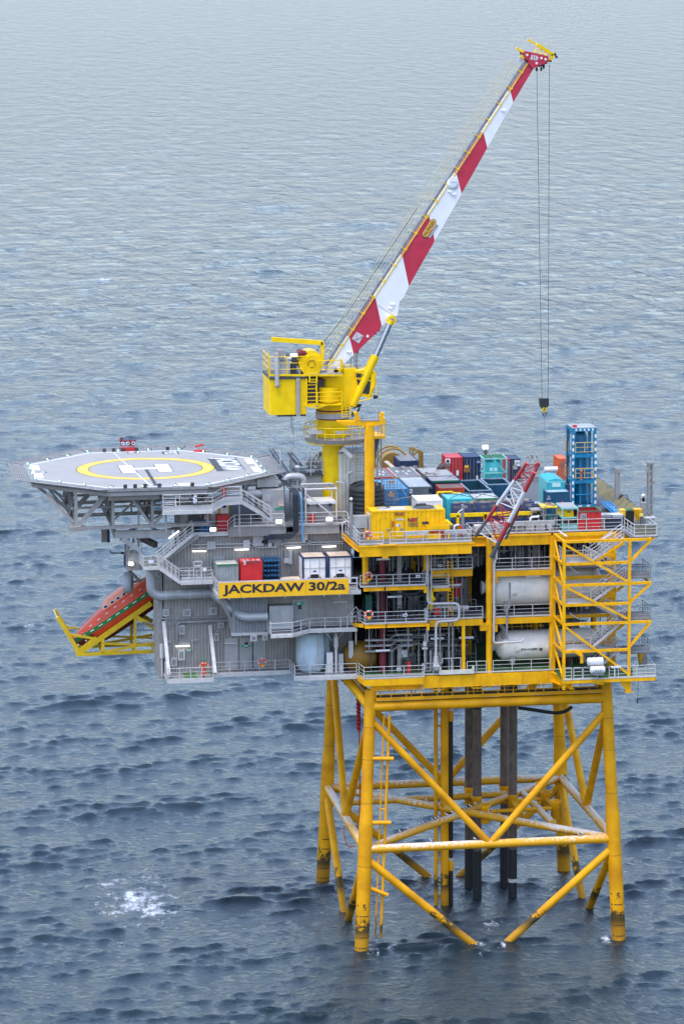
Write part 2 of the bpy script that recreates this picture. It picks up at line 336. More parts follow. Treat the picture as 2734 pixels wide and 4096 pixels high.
# ------------------------------------------------------------------ the sea
SEA = 0.6
def build_sea():
    cx, cy = cam.location.x, cam.location.y
    th = np.concatenate([np.linspace(-PI, math.radians(-4), 40)[:-1], np.linspace(math.radians(-4), math.radians(21), 760), np.linspace(math.radians(21), PI, 40)[1:]])
    r = [20.0, 80, 160, 230]; x = 270.0
    while x < 2900:
        r.append(x); x += max(0.34, 0.85*x*x/378000)
    while x < 40000: r.append(x); x *= 1.25
    r = np.array(r)
    step = np.gradient(r)
    R, T = np.meshgrid(r, th, indexing='ij'); ST = np.meshgrid(step, th, indexing='ij')[0]
    ST = np.maximum(ST, 0.0007*R)
    X = cx + R*np.sin(T); Y = cy + R*np.cos(T)
    dx = np.zeros_like(X); dy = np.zeros_like(X); dz = np.zeros_like(X)
    vis = (T > math.radians(-4.5)) & (T < math.radians(21.5)) & (R > 250) & (R < 3200)
    xv, yv, sv, rv = X[vis], Y[vis], ST[vis], R[vis]
    ox = np.zeros_like(xv); oy = np.zeros_like(xv); oz = np.zeros_like(xv)
    N = 170
    lam = np.exp(rng.uniform(math.log(1.0), math.log(26.0), N)); main = math.radians(284)
    for l in lam:
        spread = (0.25 + 0.4*(1 - min(1, l/10))) if l < 11 else 0.5
        a = main + rng.normal(0, spread); k = 2*PI/l; kx, ky = math.cos(a)*k, math.sin(a)*k
        steep = rng.uniform(0.5, 1.0)*(0.046 if l < 4 else (0.012 if l < 10 else 0.008))
        amp = steep*l/(2*PI)*2.0/2
        fade = np.clip((l/sv - 2.0)/2.0, 0, 1)
        # groups: a wave train comes and goes, so crests are short and uneven
        g = 0.8 + 0.35*np.sin(xv*kx*0.13 + yv*ky*0.17 + rng.uniform(0, 6.28))*np.sin(-xv*ky*0.15 + yv*kx*0.12 + rng.uniform(0, 6.28))
        ph = xv*kx + yv*ky + rng.uniform(0, 6.28)
        A = amp*fade*g*np.clip((1900 - rv)/900, 0, 1)
        c, s = np.cos(ph), np.sin(ph)
        oz += A*c; ox -= A*0.6*s*math.cos(a); oy -= A*0.6*s*math.sin(a)
    sg = max(0.05, float(np.std(oz[sv < 1.0]))); oz = 1.15*sg*(np.exp(np.clip(oz/(1.15*sg), -3, 2.6)*0.6) - 1)     # peaked crests, flat troughs
    ox += 0.45*oz*math.cos(main); oy += 0.45*oz*math.sin(main)                                   # crests lean downwind
    dx[vis], dy[vis], dz[vis] = ox, oy, oz
    nr, nt_ = X.shape
    P = np.stack([X+dx, Y+dy, SEA+dz], -1).reshape(-1, 3)
    i = np.arange(nr-1)[:, None]*nt_ + np.arange(nt_-1)[None, :]
    F = np.stack([i, i+nt_, i+nt_+1, i+1], -1).reshape(-1, 4)[:, ::-1]
    me = bpy.data.meshes.new('sea')
    me.vertices.add(len(P)); me.vertices.foreach_set('co', P.ravel())
    me.loops.add(F.size); me.loops.foreach_set('vertex_index', F.ravel().astype(np.int32))
    me.polygons.add(len(F)); me.polygons.foreach_set('loop_start', (np.arange(len(F))*4).astype(np.int32))
    me.polygons.foreach_set('use_smooth', np.ones(len(F), bool)); me.update(calc_edges=True)
    at_ = me.attributes.new('coarse', 'FLOAT', 'POINT'); at_.data.foreach_set('value', np.clip((ST-0.3)/1.3, 0.12, 1).ravel().astype(np.float32))
    m = bpy.data.materials.new('sea water'); m.use_nodes = True; nt = m.node_tree; Nn, L = nt.nodes, nt.links
    b = Nn['Principled BSDF']; b.inputs['IOR'].default_value = 1.33; b.inputs['Roughness'].default_value = 0.06
    ge = Nn.new('ShaderNodeNewGeometry')
    def noise(scale, detail, sc=(1,1,1), rough=0.6):
        mp = Nn.new('ShaderNodeMapping'); mp.inputs['Scale'].default_value = sc; mp.inputs['Rotation'].default_value = (0, 0, 0.2)
        L.new(ge.outputs['Position'], mp.inputs['Vector'])
        n = Nn.new('ShaderNodeTexNoise'); n.inputs['Scale'].default_value = scale; n.inputs['Detail'].default_value = detail; n.inputs['Roughness'].default_value = rough
        L.new(mp.outputs[0], n.inputs['Vector']); return n
    def math_(op, a, bb, clamp=False):
        n = Nn.new('ShaderNodeMath'); n.operation = op; n.use_clamp = clamp
        for q, idx in ((a, 0), (bb, 1)):
            if isinstance(q, (int, float)): n.inputs[idx].default_value = q
            else: L.new(q, n.inputs[idx])
        return n.outputs[0]
    n1 = noise(1.6, 7, (1.2, 0.75, 1), 0.62); n2 = noise(0.22, 5, (1.0, 0.6, 1), 0.62)
    bp = Nn.new('ShaderNodeBump'); bp.inputs['Strength'].default_value = 1.0; bp.inputs['Distance'].default_value = 0.26; L.new(n1.outputs['Fac'], bp.inputs['Height'])
    bp2 = Nn.new('ShaderNodeBump'); bp2.inputs['Strength'].default_value = 1.0; bp2.inputs['Distance'].default_value = 1.5; atn = Nn.new('ShaderNodeAttribute'); atn.attribute_name = 'coarse'; L.new(math_('MULTIPLY', n2.outputs['Fac'], atn.outputs['Fac']), bp2.inputs['Height']); L.new(bp.outputs[0], bp2.inputs['Normal'])
    n3 = noise(0.15, 4, (1.0, 0.25, 1), 0.6); bp3 = Nn.new('ShaderNodeBump'); bp3.inputs['Distance'].default_value = 6.0; far_ = math_('MAXIMUM', math_('SUBTRACT', atn.outputs['Fac'], 0.4), 0.0)
    L.new(math_('MULTIPLY', n3.outputs['Fac'], far_), bp3.inputs['Height']); L.new(bp2.outputs[0], bp3.inputs['Normal']); L.new(bp3.outputs[0], b.inputs['Normal'])
    # foam: spots with a place and shape of their own, broken up by noise
    nf = noise(1.0, 8, (0.8, 0.5, 1), 0.72)
    total = None
    for (px, py, rx, ry, amt) in FOAM:
        sub = Nn.new('ShaderNodeVectorMath'); sub.operation = 'SUBTRACT'; L.new(ge.outputs['Position'], sub.inputs[0]); sub.inputs[1].default_value = (px, py, SEA)
        mul = Nn.new('ShaderNodeVectorMath'); mul.operation = 'MULTIPLY'; L.new(sub.outputs[0], mul.inputs[0]); mul.inputs[1].default_value = (1/rx, 1/ry, 0)
        ln = Nn.new('ShaderNodeVectorMath'); ln.operation = 'LENGTH'; L.new(mul.outputs[0], ln.inputs[0])
        f = math_('MULTIPLY', math_('SUBTRACT', 1.0, ln.outputs['Value'], True), amt)
        total = f if total is None else math_('MAXIMUM', total, f)
    e = math_('ADD', math_('MULTIPLY', total, 0.36), nf.outputs['Fac'])
    mask = Nn.new('ShaderNodeMapRange'); mask.inputs['From Min'].default_value = 0.69; mask.inputs['From Max'].default_value = 0.86; L.new(e, mask.inputs['Value'])
    gate = Nn.new('ShaderNodeMapRange'); gate.inputs['From Min'].default_value = 0.0; gate.inputs['From Max'].default_value = 0.12; L.new(total, gate.inputs['Value'])
    fm = math_('MULTIPLY', mask.outputs[0], gate.outputs[0], True)
    mx = Nn.new('ShaderNodeMix'); mx.data_type = 'RGBA'; L.new(fm, mx.inputs['Factor'])
    mx.inputs['A'].default_value = (0.007, 0.020, 0.027, 1); mx.inputs['B'].default_value = (0.78, 0.80, 0.82, 1)
    L.new(mx.outputs['Result'], b.inputs['Base Color'])
    rr = Nn.new('ShaderNodeMapRange'); rr.inputs['To Min'].default_value = 0.06; rr.inputs['To Max'].default_value = 0.7; L.new(fm, rr.inputs['Value']); L.new(rr.outputs[0], b.inputs['Roughness'])
    me.materials.append(m)
    o = bpy.data.objects.new('sea', me); COL.objects.link(o); o['kind'] = 'structure'
# (x, y, half width, half depth, strength) of the foam seen on the water
FOAM = [(-18.81, 20.78, 7.5, 17.0, 0.8), (13.50, 5.47, 3.0, 9.0, 0.62),
        (26.16, 572.46, 4.0, 10.0, 0.8), (-22.59, 4.97, 2.0, 4.0, 0.5),
        (137.76, 1029.19, 7.0, 14.0, 0.5), (1.97, 1.51, 1.6, 3.5, 0.5),
        (10.26, 24.23, 2.2, 6.0, 0.55), (-2.15, 12.74, 2.2, 7.0, 0.45), (-20.96, 155.25, 5.0, 9.0, 0.4)]
for k_ in ((0.5, 0.5), (22.96, 0.5), (0.5, 23.5), (22.96, 23.5), (10.4, -0.2), (13.1, -0.2)): FOAM.append((k_[0]-0.2, k_[1]-1.0, 1.7, 4.0, 0.62))
build_sea()

# ------------------------------------------------------------------ the jacket (four battered legs and their bracing)
JW, JD, JH, BT = 23.46, 24.05, 10.17, 0.0465
def leg(k, z):
    e = BT*(z - JH); x = e if k in ('FL', 'BL') else JW - e; y = e if k in ('FL', 'FR') else JD - e
    return Vector((x, y, z))
jacket = thing('steel_jacket', 'yellow four legged steel jacket with tubular bracing standing in the sea', 'jacket', (JW/2, JD/2, SEA))
for k in ('FL', 'FR', 'BL', 'BR'):
    b = MB(); zt = 25.1
    pts = [(-8, 0.67), (12.6, 0.66), (14.4, 0.55), (zt, 0.54)]
    for (z0, r0), (z1, r1) in zip(pts, pts[1:]): b.tube(leg(k, z0), leg(k, z1), r0, 20, 0, r1, caps=True)
    L_ = b.build('leg', yellow_jacket, jacket)
    for z in (1, 2, 3, 4, 5) if k in ('FL', 'FR', 'BL') else ():
        c = leg(k, z)
        for a0, a1 in ((-0.62, 0.75), (0.95, 1.2), (-1.2, -0.85)) if z < 5 else ((0.95, 1.2), (-1.2, -0.85)):
            if k == 'BL' and z == 5: a0, a1 = -0.5, 0.75
            mk_ = MB(); R = 0.668
            an = [a0 + (a1-a0)*i/6 for i in range(7)]
            vs = [c + Vector((R*math.sin(a), -R*math.cos(a), -0.045)) for a in an] + [c + Vector((R*math.sin(a), -R*math.cos(a), 0.045)) for a in an]
            mk_.add(vs, [(i, i+1, i+8, i+7) for i in range(6)])
            mk_.build('depth_mark', lettering, L_)
    for z in (8.6, 14.5, 18.6, 21.6):
        R_w = 0.668 if z < 12 else 0.556
        MB().tube(leg(k, z), leg(k, z+0.07), R_w, 20).build('weld_seam', mat('dull weld seam', (0.42, 0.19, 0.01), 0.6), L_)
    if k in ('FL', 'FR'):
        c = leg(k, 4.85); t = text('5', 0.8, lettering, None, (0, 0, 0), name='depth_number', bold=0.02, ext=0.0, fit=(0.32, 0.62))
        me = t.data
        for v in me.vertices:   # wrap the figure round the leg
            a = (v.co.x + 0.02)/0.67; v.co = Vector((c.x + 0.672*math.sin(a), c.y - 0.672*math.cos(a), c.z + v.co.z))
        t.parent = L_
def brace(p, q, r, m=None, n=14):
    return MB().tube(p, q, r, n).build('brace', m or yellow_jacket, jacket)
faces = [('FL', 'FR'), ('BL', 'BR'), ('FL', 'BL'), ('FR', 'BR')]
for a, b_ in faces:
    A, B = leg(a, JH), leg(b_, JH)
    brace(A, B, 0.40, yellow_guano)
    mid = (A+B)/2
    for e in (a, b_):
        brace(leg(e, 22.4), mid + (leg(e, 22.4) - mid)*0.02, 0.33 if 'F' in e and a == 'FL' and b_ == 'FR' else 0.36)
        lo = leg(e, 9.4); other = Vector((mid.x, mid.y, -0.8)); other += (other - lo)*0.12
        brace(lo, other, 0.37)
for a, b_ in (('FL', 'FR'),): brace(leg(a, 23.5), leg(b_, 23.5), 0.47)
for a, b_ in (('BL', 'BR'), ('FL', 'BL'), ('FR', 'BR')): brace(leg(a, 24.2), leg(b_, 24.2), 0.40)
cen = (leg('FL', JH) + leg('BR', JH))/2
brace(leg('FL', JH), leg('BR', JH), 0.36, yellow_guano); brace(leg('BL', JH) , leg('FR', JH) , 0.36, yellow_guano)
def jp(p): return Vector((p[0], p[1], JH))
gu_tops = [(13.42, 15.53, 10.90), (13.29, 19.18, 10.90), (16.80, 19.20, 10.90), (16.93, 15.50, 10.90), (13.52, 11.80, 10.90), (16.79, 11.99, 10.90), (20.25, 15.85, 10.90), (20.46, 12.17, 10.90), (20.52, 19.49, 10.90)]
for g in gu_tops:
    b = MB(); b.lathe((g[0], g[1], 0), [(0.45, 9.1), (0.45, 10.65), (0.62, 10.9), (0.58, 10.9), (0.41, 10.6), (0.41, 9.1)], 20, caps=False)
    b.build('conductor_guide', yellow_jacket, jacket)
cx_ = sum(g[0] for g in gu_tops)/len(gu_tops); cy_ = sum(g[1] for g in gu_tops)/len(gu_tops)
brace((0.2, gu_tops[1][1]-1.5, JH), (gu_tops[2][0], gu_tops[2][1]-0.8, JH), 0.33, yellow_guano)
brace((18.46, 18.88, 10.17), (18.97, 6.63, 10.17), 0.33, yellow_guano)
for i, j in ((3, 6), (6, 7), (5, 7), (4, 5), (8, 6), (0, 1), (2, 3), (3, 5)):
    brace(jp(gu_tops[i]), jp(gu_tops[j]), 0.2)
# pump caisson with the black riser beside it
ca = (9.94, 13.92, 1.20)
b = MB(); b.tube((ca[0], ca[1], -6), (ca[0], ca[1], 25.2), 0.40, 16); b.build('caisson', yellow_jacket, jacket)
ca2 = (9.08, 14.07, 1.20)
b = MB(); b.tube((ca2[0], ca[1], -6), (ca2[0], ca[1], 25.2), 0.2, 12)
for z in (18.5, 9.0, 6.2, 5.3, 3.0, 1.6): b.tube((ca2[0], ca[1], z), (ca[0], ca[1], z - 0.5), 0.1, 8)
b.build('caisson', yellow_jacket, jacket)
rs = (10.55, 13.81, 1.20)
b = MB(); b.pipe([(rs[0], ca[1], -6), (rs[0], ca[1], 23.3), (rs[0]+1.0, ca[1], 24.4), (rs[0]+2, ca[1]+0.3, 24.6)], 0.21, 12, bend=0.9); rz_ = b.build('riser', black, jacket)
b = MB()
for z in (19.3, 4.5):
    b.tube((rs[0], ca[1], z-0.55), (rs[0], ca[1], z+0.45), 0.25, 12, 0); b.tube((rs[0], ca[1], z), (ca[0], ca[1], z), 0.16, 8, 0)
    b.tube((rs[0], ca[1], z+0.47), (rs[0], ca[1], z+0.72), 0.29, 12, 1)
b.build('riser_clamp', [yellow_jacket, galv], jacket)
# fender rails beside the front left leg
fx0, fx1 = (0.87, -0.30, 1.80), (1.40, -0.30, 1.77)
ft0, ft1 = (1.89, 0.40, 22.69), (2.40, 0.40, 22.67)
b = MB(); b.tube(fx0, ft0, 0.075, 8); b.tube(fx1, ft1, 0.13, 10)
for t in (0.06, 0.38, 0.58, 0.80): 
    p, q = Vector(fx0).lerp(Vector(ft0), t), Vector(fx1).lerp(Vector(ft1), t); b.tube(p, q, 0.07, 8)
b.build('fender_rail', yellow_jacket, jacket)
for (x0, y0, x1, y1, r) in ((600, 715, 795, 715, 0.2), (580, 1262, 775, 1262, 0.2), (590, 1818, 745, 1885, 0.17)):
    p0 = Q_M = None
for p0, p1 in (((0.58, 0.20, 18.70), (2.67, -0.20, 18.70)), ((0.31, 0.00, 12.68), (2.39, -0.30, 12.67)), ((0.35, -0.20, 6.53), (2.04, -0.50, 5.82))):
    MB().tube(p0, p1, 0.2, 12).build('fender_stub', yellow_jacket, jacket)
# conductors
for i, (lab, zt_) in enumerate((('dark weathered conductor pipe, front one of the pair nearer the black riser', 25.6), ('dark weathered conductor pipe, rear one of the pair nearer the black riser', 25.6),
             ('dark weathered conductor pipe, rear one of the pair farther from the black riser', 25.6), ('dark weathered conductor pipe with a pale ring near the water', 25.6))):
    g = gu_tops[i]; c = thing('conductor_pipe', lab, 'pipe', (g[0], g[1], SEA), 'conductor pipes inside the jacket')
    cm = mat('weathered conductor steel', (0.14, 0.10, 0.075), 0.7, var=0.3, dirt=(0.02, 0.02, 0.02), dirt_amt=0.8, streak=True, dirt_scale=1.5)
    MB().tube((g[0], g[1], 5.4), (g[0], g[1], 26.2), 0.42, 16).build('upper_casing', cm, c)
    MB().tube((g[0], g[1], -6), (g[0], g[1], 5.4), 0.43, 16).build('coated_casing', black, c)
    if i in (0, 3): MB().tube((g[0]+0.0, g[1], 19.5 + i*0.6), (g[0], g[1], 25.9), 0.445, 16).build('sleeve', black, c)
    if i == 3: MB().tube((g[0], g[1], 2.1), (g[0], g[1], 2.45), 0.45, 16).build('pale_ring', galv, c)
# walkway hung below the cellar deck
wk = thing('underdeck_walkway', 'narrow yellow railed walkway hung between the front legs below the deck', 'walkway', (11.7, 0.9, 24.2))
b = MB(); b.box(1.1, 0.2, 24.28, 22.5, 1.5, 24.33); b.build('grating', grating, wk)
b = MB(); b.beam((1.1, 0.2, 24.25), (22.5, 0.2, 24.25), 0.08, 0.3); b.beam((1.1, 1.5, 24.25), (22.5, 1.5, 24.25), 0.08, 0.3); b.build('edge_beam', yellow_jacket_lo, wk)
b = MB(); b.rail([(1.1, 0.22, 24.33), (22.5, 0.22, 24.33)], 1.05, 1.4, toe=False, r=0.03); b.build('railing', yellow, wk)
b = MB(); b.rail([(1.1, 1.48, 24.33), (22.5, 1.48, 24.33)], 1.05, 1.9, toe=False, r=0.03); b.build('railing', yellow, wk)
for x in np.linspace(1.6, 22.0, 8): MB().beam((x, 0.85, 24.3), (x, 0.85, 25.5), 0.1, 0.1).build('hanger', yellow, wk)

# ------------------------------------------------------------------ the open process module
Z0, Z1, Z1L, Z2L, Z2, Z3 = 26.5, 31.6, 31.6, 35.05, 36.0, 39.35
module = thing('process_module', 'open steel process module of four decks on yellow columns and girders', 'platform module', (11.6, 12, 25.2))
def part(name, b, m, parent=None): return b.build(name, m, parent or module)
XR = 23.6; YB = 25.0
# deck plates
part('deck_plate', MB().box(-0.3, -0.2, Z0-0.06, XR, YB, Z0), deck_green)
part('deck_plate', MB().box(5.9, 0.0, Z1-0.06, 17.6, YB, Z1).box(-0.2, -1.15, Z1-0.056, 5.9, 14, Z1+0.004).box(17.6, 0.4, Z1-0.05, XR, 14, Z1-0.008), grating)
part('deck_plate', MB().box(-0.4, -1.15, Z2L-0.06, 5.7, 12, Z2L).box(5.8, 1.2, Z2-0.06, 10.4, YB, Z2).box(11.9, -0.1, Z2-0.064, XR, YB, Z2-0.004), grating)
part('deck_plate', MB().box(-1.0, 0.3, Z3-0.08, 27.2, 31.0, Z3), grating)
# columns
for x, y, z0, z1 in ((11.63, 0.0, 25.1, 39.0), (17.55, 0.1, 25.4, 39.0), (0.25, 0.6, 35.05, 38.1), (5.95, 1.0, 36.0, 38.2), (23.1, 0.6, 25.2, 39.0), (11.2, 8, 26.5, 39.2), (5.9, 8, 26.5, 39.2), (17.5, 8, 26.5, 39.2), (23.2, 8, 26.5, 39.2),
                     (0.4, 16, 26.5, 39.2), (5.9, 16, 26.5, 39.2), (11.6, 16, 26.5, 39.2), (17.5, 16, 26.5, 39.2), (23.2, 16, 26.5, 39.2), (0.4, 24.4, 26.5, 39.2), (11.6, 24.4, 26.5, 39.2), (23.2, 24.4, 26.5, 39.2)):
    part('column', MB().tube((x, y, z0), (x, y, z1), 0.29, 16), yellow)
part('column', MB().beam((9.2, -0.12, Z0), (9.2, -0.12, Z1-0.4), 0.3, 0.25), yellow)
part('column_bracket', MB().box(10.75, -0.35, 30.45, 11.4, 0.3, 30.95).box(10.7, -0.4, 30.95, 11.45, 0.35, 31.1), yellow)
for za_ in (30.3, 34.9): part('column_bracket', MB().box(11.9, -0.3, za_, 12.35, 0.3, za_+0.65), yellow)
# girders at the front edge
part('girder', MB().box(5.3, -0.5, 25.3, 17.6, -0.1, 26.42), yellow)
part('girder', MB().box(-0.2, -1.2, 25.85, 5.3, -0.95, 26.42), yellow)
part('girder', MB().girder((0.6, 0.4, 25.45), (5.3, 0.4, 25.45), 0.4, 0.7), yellow)
part('girder', MB().beam((-0.2, -1.05, 26.2), (-0.9, 4.0, 26.2), 0.2, 0.5), yellow)
for x in (6.9, 10.1, 10.7, 12.2, 14.6): part('web_stiffener', MB().box(x-0.03, -0.54, 25.36, x+0.03, -0.503, 26.38), yellow)
for x0, x1 in ((6.2, 7.4), (10.0, 11.0)): part('hanger_frame', MB().beam((x0, -0.3, 25.1), (x1, -0.3, 25.1), 0.12, 0.12).beam((x0, -0.3, 25.3), (x0, -0.3, 25.05), 0.12, 0.12).beam((x1, -0.3, 25.3), (x1, -0.3, 25.05), 0.12, 0.12), yellow)
part('girder', MB().girder((17.5, -0.2, 25.9), (18.6, -4.0, 25.9), 0.4, 0.9), yellow)
part('deck_edge_strip', MB().box(-0.3, -0.32, Z0+0.004, XR, -0.24, Z0+0.13), galv)
part('girder', MB().box(6.0, -0.25, Z1-0.64, 11.0, -0.02, Z1-0.065), yellow)
part('girder', MB().box(12.1, -0.25, Z1-0.6, 17.4, -0.02, Z1-0.065), yellow)
part('girder', MB().girder((-0.1, -1.1, Z1-0.2), (1.85, -1.1, Z1-0.2), 0.2, 0.34), yellow)
part('girder', MB().girder((1.95, -1.1, Z1-0.2), (5.7, -1.1, Z1-0.2), 0.2, 0.34).beam((5.6, -1.1, Z1-0.45), (5.85, -1.1, Z1-0.45), 0.2, 0.6), yellow)
part('girder', MB().beam((-0.2, -1.0, Z1-0.15), (-0.9, 0.6, Z1-0.3), 0.3, 0.3), yellow)
part('girder', MB().girder((-0.2, -1.1, Z2L-0.2), (1.7, -1.1, Z2L-0.2), 0.2, 0.34), yellow)
part('girder', MB().girder((1.85, -1.1, Z2L-0.2), (5.5, -1.1, Z2L-0.2), 0.2, 0.34).beam((5.35, -1.1, Z2L-0.4), (5.65, -1.1, Z2L-0.4), 0.2, 0.6), yellow)
part('girder', MB().girder((6.5, 1.2, Z2-0.35), (10.3, 1.2, Z2-0.35), 0.3, 0.62), yellow)
part('girder', MB().box(11.95, -0.25, Z2-0.56, 17.4, -0.12, Z2-0.065), yellow)
part('girder', MB().girder((9.7, 0.15, Z3-0.62), (11.35, 0.15, Z3-0.62), 0.4, 0.85), yellow)
part('girder', MB().box(11.9, -0.05, Z3-1.08, 17.4, 0.28, Z3-0.1).box(11.9, -0.12, Z3-0.22, 17.4, -0.052, Z3-0.1), yellow)
part('girder', MB().girder((17.7, 0.5, Z3-0.5), (27.2, 0.5, Z3-0.5), 0.4, 0.8), yellow)
part('girder', MB().girder((27.1, 0.2, Z3-0.55), (27.1, 31, Z3-0.55), 0.4, 0.9), yellow)
for y in (8, 16, 24): 
    part('girder', MB().girder((-0.2, y, Z3-0.6), (XR, y, Z3-0.6), 0.4, 0.9), yellow)
    part('girder', MB().girder((0, y, Z0-0.5), (XR, y, Z0-0.5), 0.4, 0.9), yellow)
    part('girder', MB().girder((0, y, Z1-0.4), (XR, y, Z1-0.4), 0.35, 0.6), yellow)
    part('girder', MB().girder((6, y, Z2-0.4), (XR, y, Z2-0.4), 0.35, 0.6), yellow)
for x in (0.4, 5.9, 11.6, 17.5, 23.1):
    part('girder', MB().girder((x, 0.6, Z3-0.55), (x, 24.5, Z3-0.55), 0.35, 0.8), yellow)
    part('girder', MB().girder((x, 0.6, Z0-0.62), (x, 24.5, Z0-0.62), 0.35, 0.8), yellow)
# diagonal braces inside
for p, q in (((7.2, 5, 36.2), (10.4, 5, 38.6)), ((12.2, 12, 32), (17, 12, 35.6)), ((6.5, 14, 27), (11, 14, 31)), ((17.8, 9, 27), (22.6, 9, 31)), ((17.8, 9, 32), (22.6, 9, 35.5))):
    part('diagonal_brace', MB().tube(p, q, 0.26, 12), yellow)
part('diagonal_brace', MB().tube(leg('FL', 23.4), (-1.19, 3.00, 25.72), 0.42, 14), yellow)
# generator platform at the top left corner
gpx0, gpx1, gpy = -0.95, 9.55, -3.2
part('deck_plate', MB().prism([(gpx0, gpy, Z3-0.01), (gpx1, gpy, Z3-0.01), (gpx1, 0.3, Z3-0.01), (gpx0-0.4, 6.5, Z3-0.01), ], (0, 0, -0.08)), grating)
part('girder', MB().box(gpx0+0.1, gpy-0.02, Z3-1.1, gpx1-0.15, gpy+0.25, Z3-0.2).box(gpx0, gpy-0.1, Z3-0.2, gpx1+0.1, gpy+0.05, Z3-0.06), yellow)
part('girder', MB().girder((gpx0+0.1, gpy+0.1, Z3-0.4), (gpx0-0.35, 6.5, Z3-0.4), 0.35, 0.5), yellow)
part('corbel', MB().prism([(1.3, gpy-0.05, Z3-0.2), (2.2, gpy-0.05, Z3-0.2), (1.7, gpy-0.05, Z3-1.3), (1.2, gpy-0.05, Z3-1.3)], (0, 0.2, 0)).box(0.9, gpy-0.35, Z3-0.12, 2.6, gpy-0.06, Z3), yellow)
part('railing', MB().rail([(gpx0-0.1, 5.8, Z3), (gpx0+0.1, gpy+0.05, Z3), (1.3, gpy+0.05, Z3)], m=0), galv)
part('railing', MB().rail([(1.9, gpy+0.05, Z3), (9.5, gpy+0.05, Z3)], m=0), galv)
part('railing', MB().rail([(9.5, gpy+0.05, Z3), (9.5, 0.2, Z3), (17.3, 0.2, Z3)], m=0), galv)
part('railing', MB().rail([(17.4, 0.25, Z3), (24.1, 0.25, Z3)], m=0, sp=1.7), galv)
for (x, w) in ((3.3, 2.2), (7.0, 2.0), (12.8, 2.2), (15.2, 2.6)):
    b = MB(); y = gpy+0.3 if x < 9 else 0.45
    b.box(x, y, Z3+0.75, x+w, y+0.45, Z3+1.0)
    for q in (x+0.1, x+w-0.1): b.beam((q, y+0.2, Z3), (q, y+0.2, Z3+0.75), 0.08, 0.08)
    part('cable_box', b, grey_light)
# handrails of the lower decks
part('railing', MB().rail([(-0.55, 2.6, Z0), (-0.2, -1.15, Z0), (5.35, -1.15, Z0), (5.35, -0.3, Z0)], sp=1.75), galv)
part('railing', MB().rail([(5.5, -0.4, Z0), (7.2, -0.4, Z0)], sp=0.9), galv)
part('railing', MB().rail([(7.2, -0.4, Z0), (8.9, -0.4, Z0)], h=1.5, sp=0.8), galv)
part('railing', MB().rail([(9.5, -0.3, Z0), (11.3, -0.3, Z0)], sp=0.95), galv)
part('railing', MB().rail([(11.95, -0.3, Z0), (17.3, -0.3, Z0)], sp=1.6), galv)
part('railing', MB().rail([(-0.3, 0.2, Z1), (-0.1, -1.1, Z1), (5.6, -1.1, Z1), (5.6, -0.1, Z1)], sp=1.7), galv)
part('railing', MB().rail([(5.7, -0.1, Z1), (11.0, -0.1, Z1)], sp=1.75), galv)
part('railing', MB().rail([(12.2, -0.1, Z1), (17.4, -0.1, Z1)], sp=1.7), galv)
part('railing', MB().rail([(-0.5, -1.1, Z2L), (5.55, -1.1, Z2L), (5.55, 0.6, Z2L)], sp=1.6), galv)
part('railing', MB().rail([(6.3, 1.2, Z2), (10.3, 1.2, Z2)], sp=1.35), galv)
part('railing', MB().rail([(11.95, -0.1, Z2), (17.4, -0.1, Z2)], sp=1.7), galv)
# small square landing with a cage ladder below the second deck
part('ladder_landing', MB().box(6.4, 0.4, 34.45, 8.0, 1.6, 34.55), galv)
part('ladder_landing', MB().beam((6.5, 0.35, 34.3), (8.1, 0.35, 34.3), 0.2, 0.28), yellow)
part('railing', MB().rail([(6.35, 1.5, 34.55), (6.35, 0.4, 34.55), (7.95, 0.4, 34.55), (7.95, 1.5, 34.55)], sp=1.6, mids=(0.84, 0.56, 0.28)), galv)
b = MB()
for x in (7.95, 8.4): b.tube((x, 0.9, 31.7), (x, 0.9, 36.9), 0.05, 6)
for z in np.arange(31.9, 36.8, 0.3): b.tube((7.95, 0.9, z), (8.4, 0.9, z), 0.025, 5)
part('ladder', b, yellow)
# bulkheads and firewall behind the open bays, their dark colour standing in for shade
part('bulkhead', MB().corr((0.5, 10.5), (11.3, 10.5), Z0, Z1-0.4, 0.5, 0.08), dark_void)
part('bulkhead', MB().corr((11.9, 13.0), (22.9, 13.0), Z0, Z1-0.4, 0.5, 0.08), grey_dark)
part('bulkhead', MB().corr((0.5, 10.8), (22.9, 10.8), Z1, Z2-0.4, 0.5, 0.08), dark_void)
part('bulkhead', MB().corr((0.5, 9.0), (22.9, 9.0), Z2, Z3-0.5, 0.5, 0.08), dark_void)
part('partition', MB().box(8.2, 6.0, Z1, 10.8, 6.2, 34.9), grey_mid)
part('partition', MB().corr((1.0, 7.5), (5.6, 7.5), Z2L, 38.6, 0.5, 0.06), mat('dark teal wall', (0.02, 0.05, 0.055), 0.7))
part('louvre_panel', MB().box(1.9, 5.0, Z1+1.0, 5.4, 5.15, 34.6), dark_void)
part('underdeck_shade_box', MB().box(10.5, 3.5, 24.45, 22.3, 20, 25.3), dark_void)  # dark box added to blacken the deck underside where shade falls
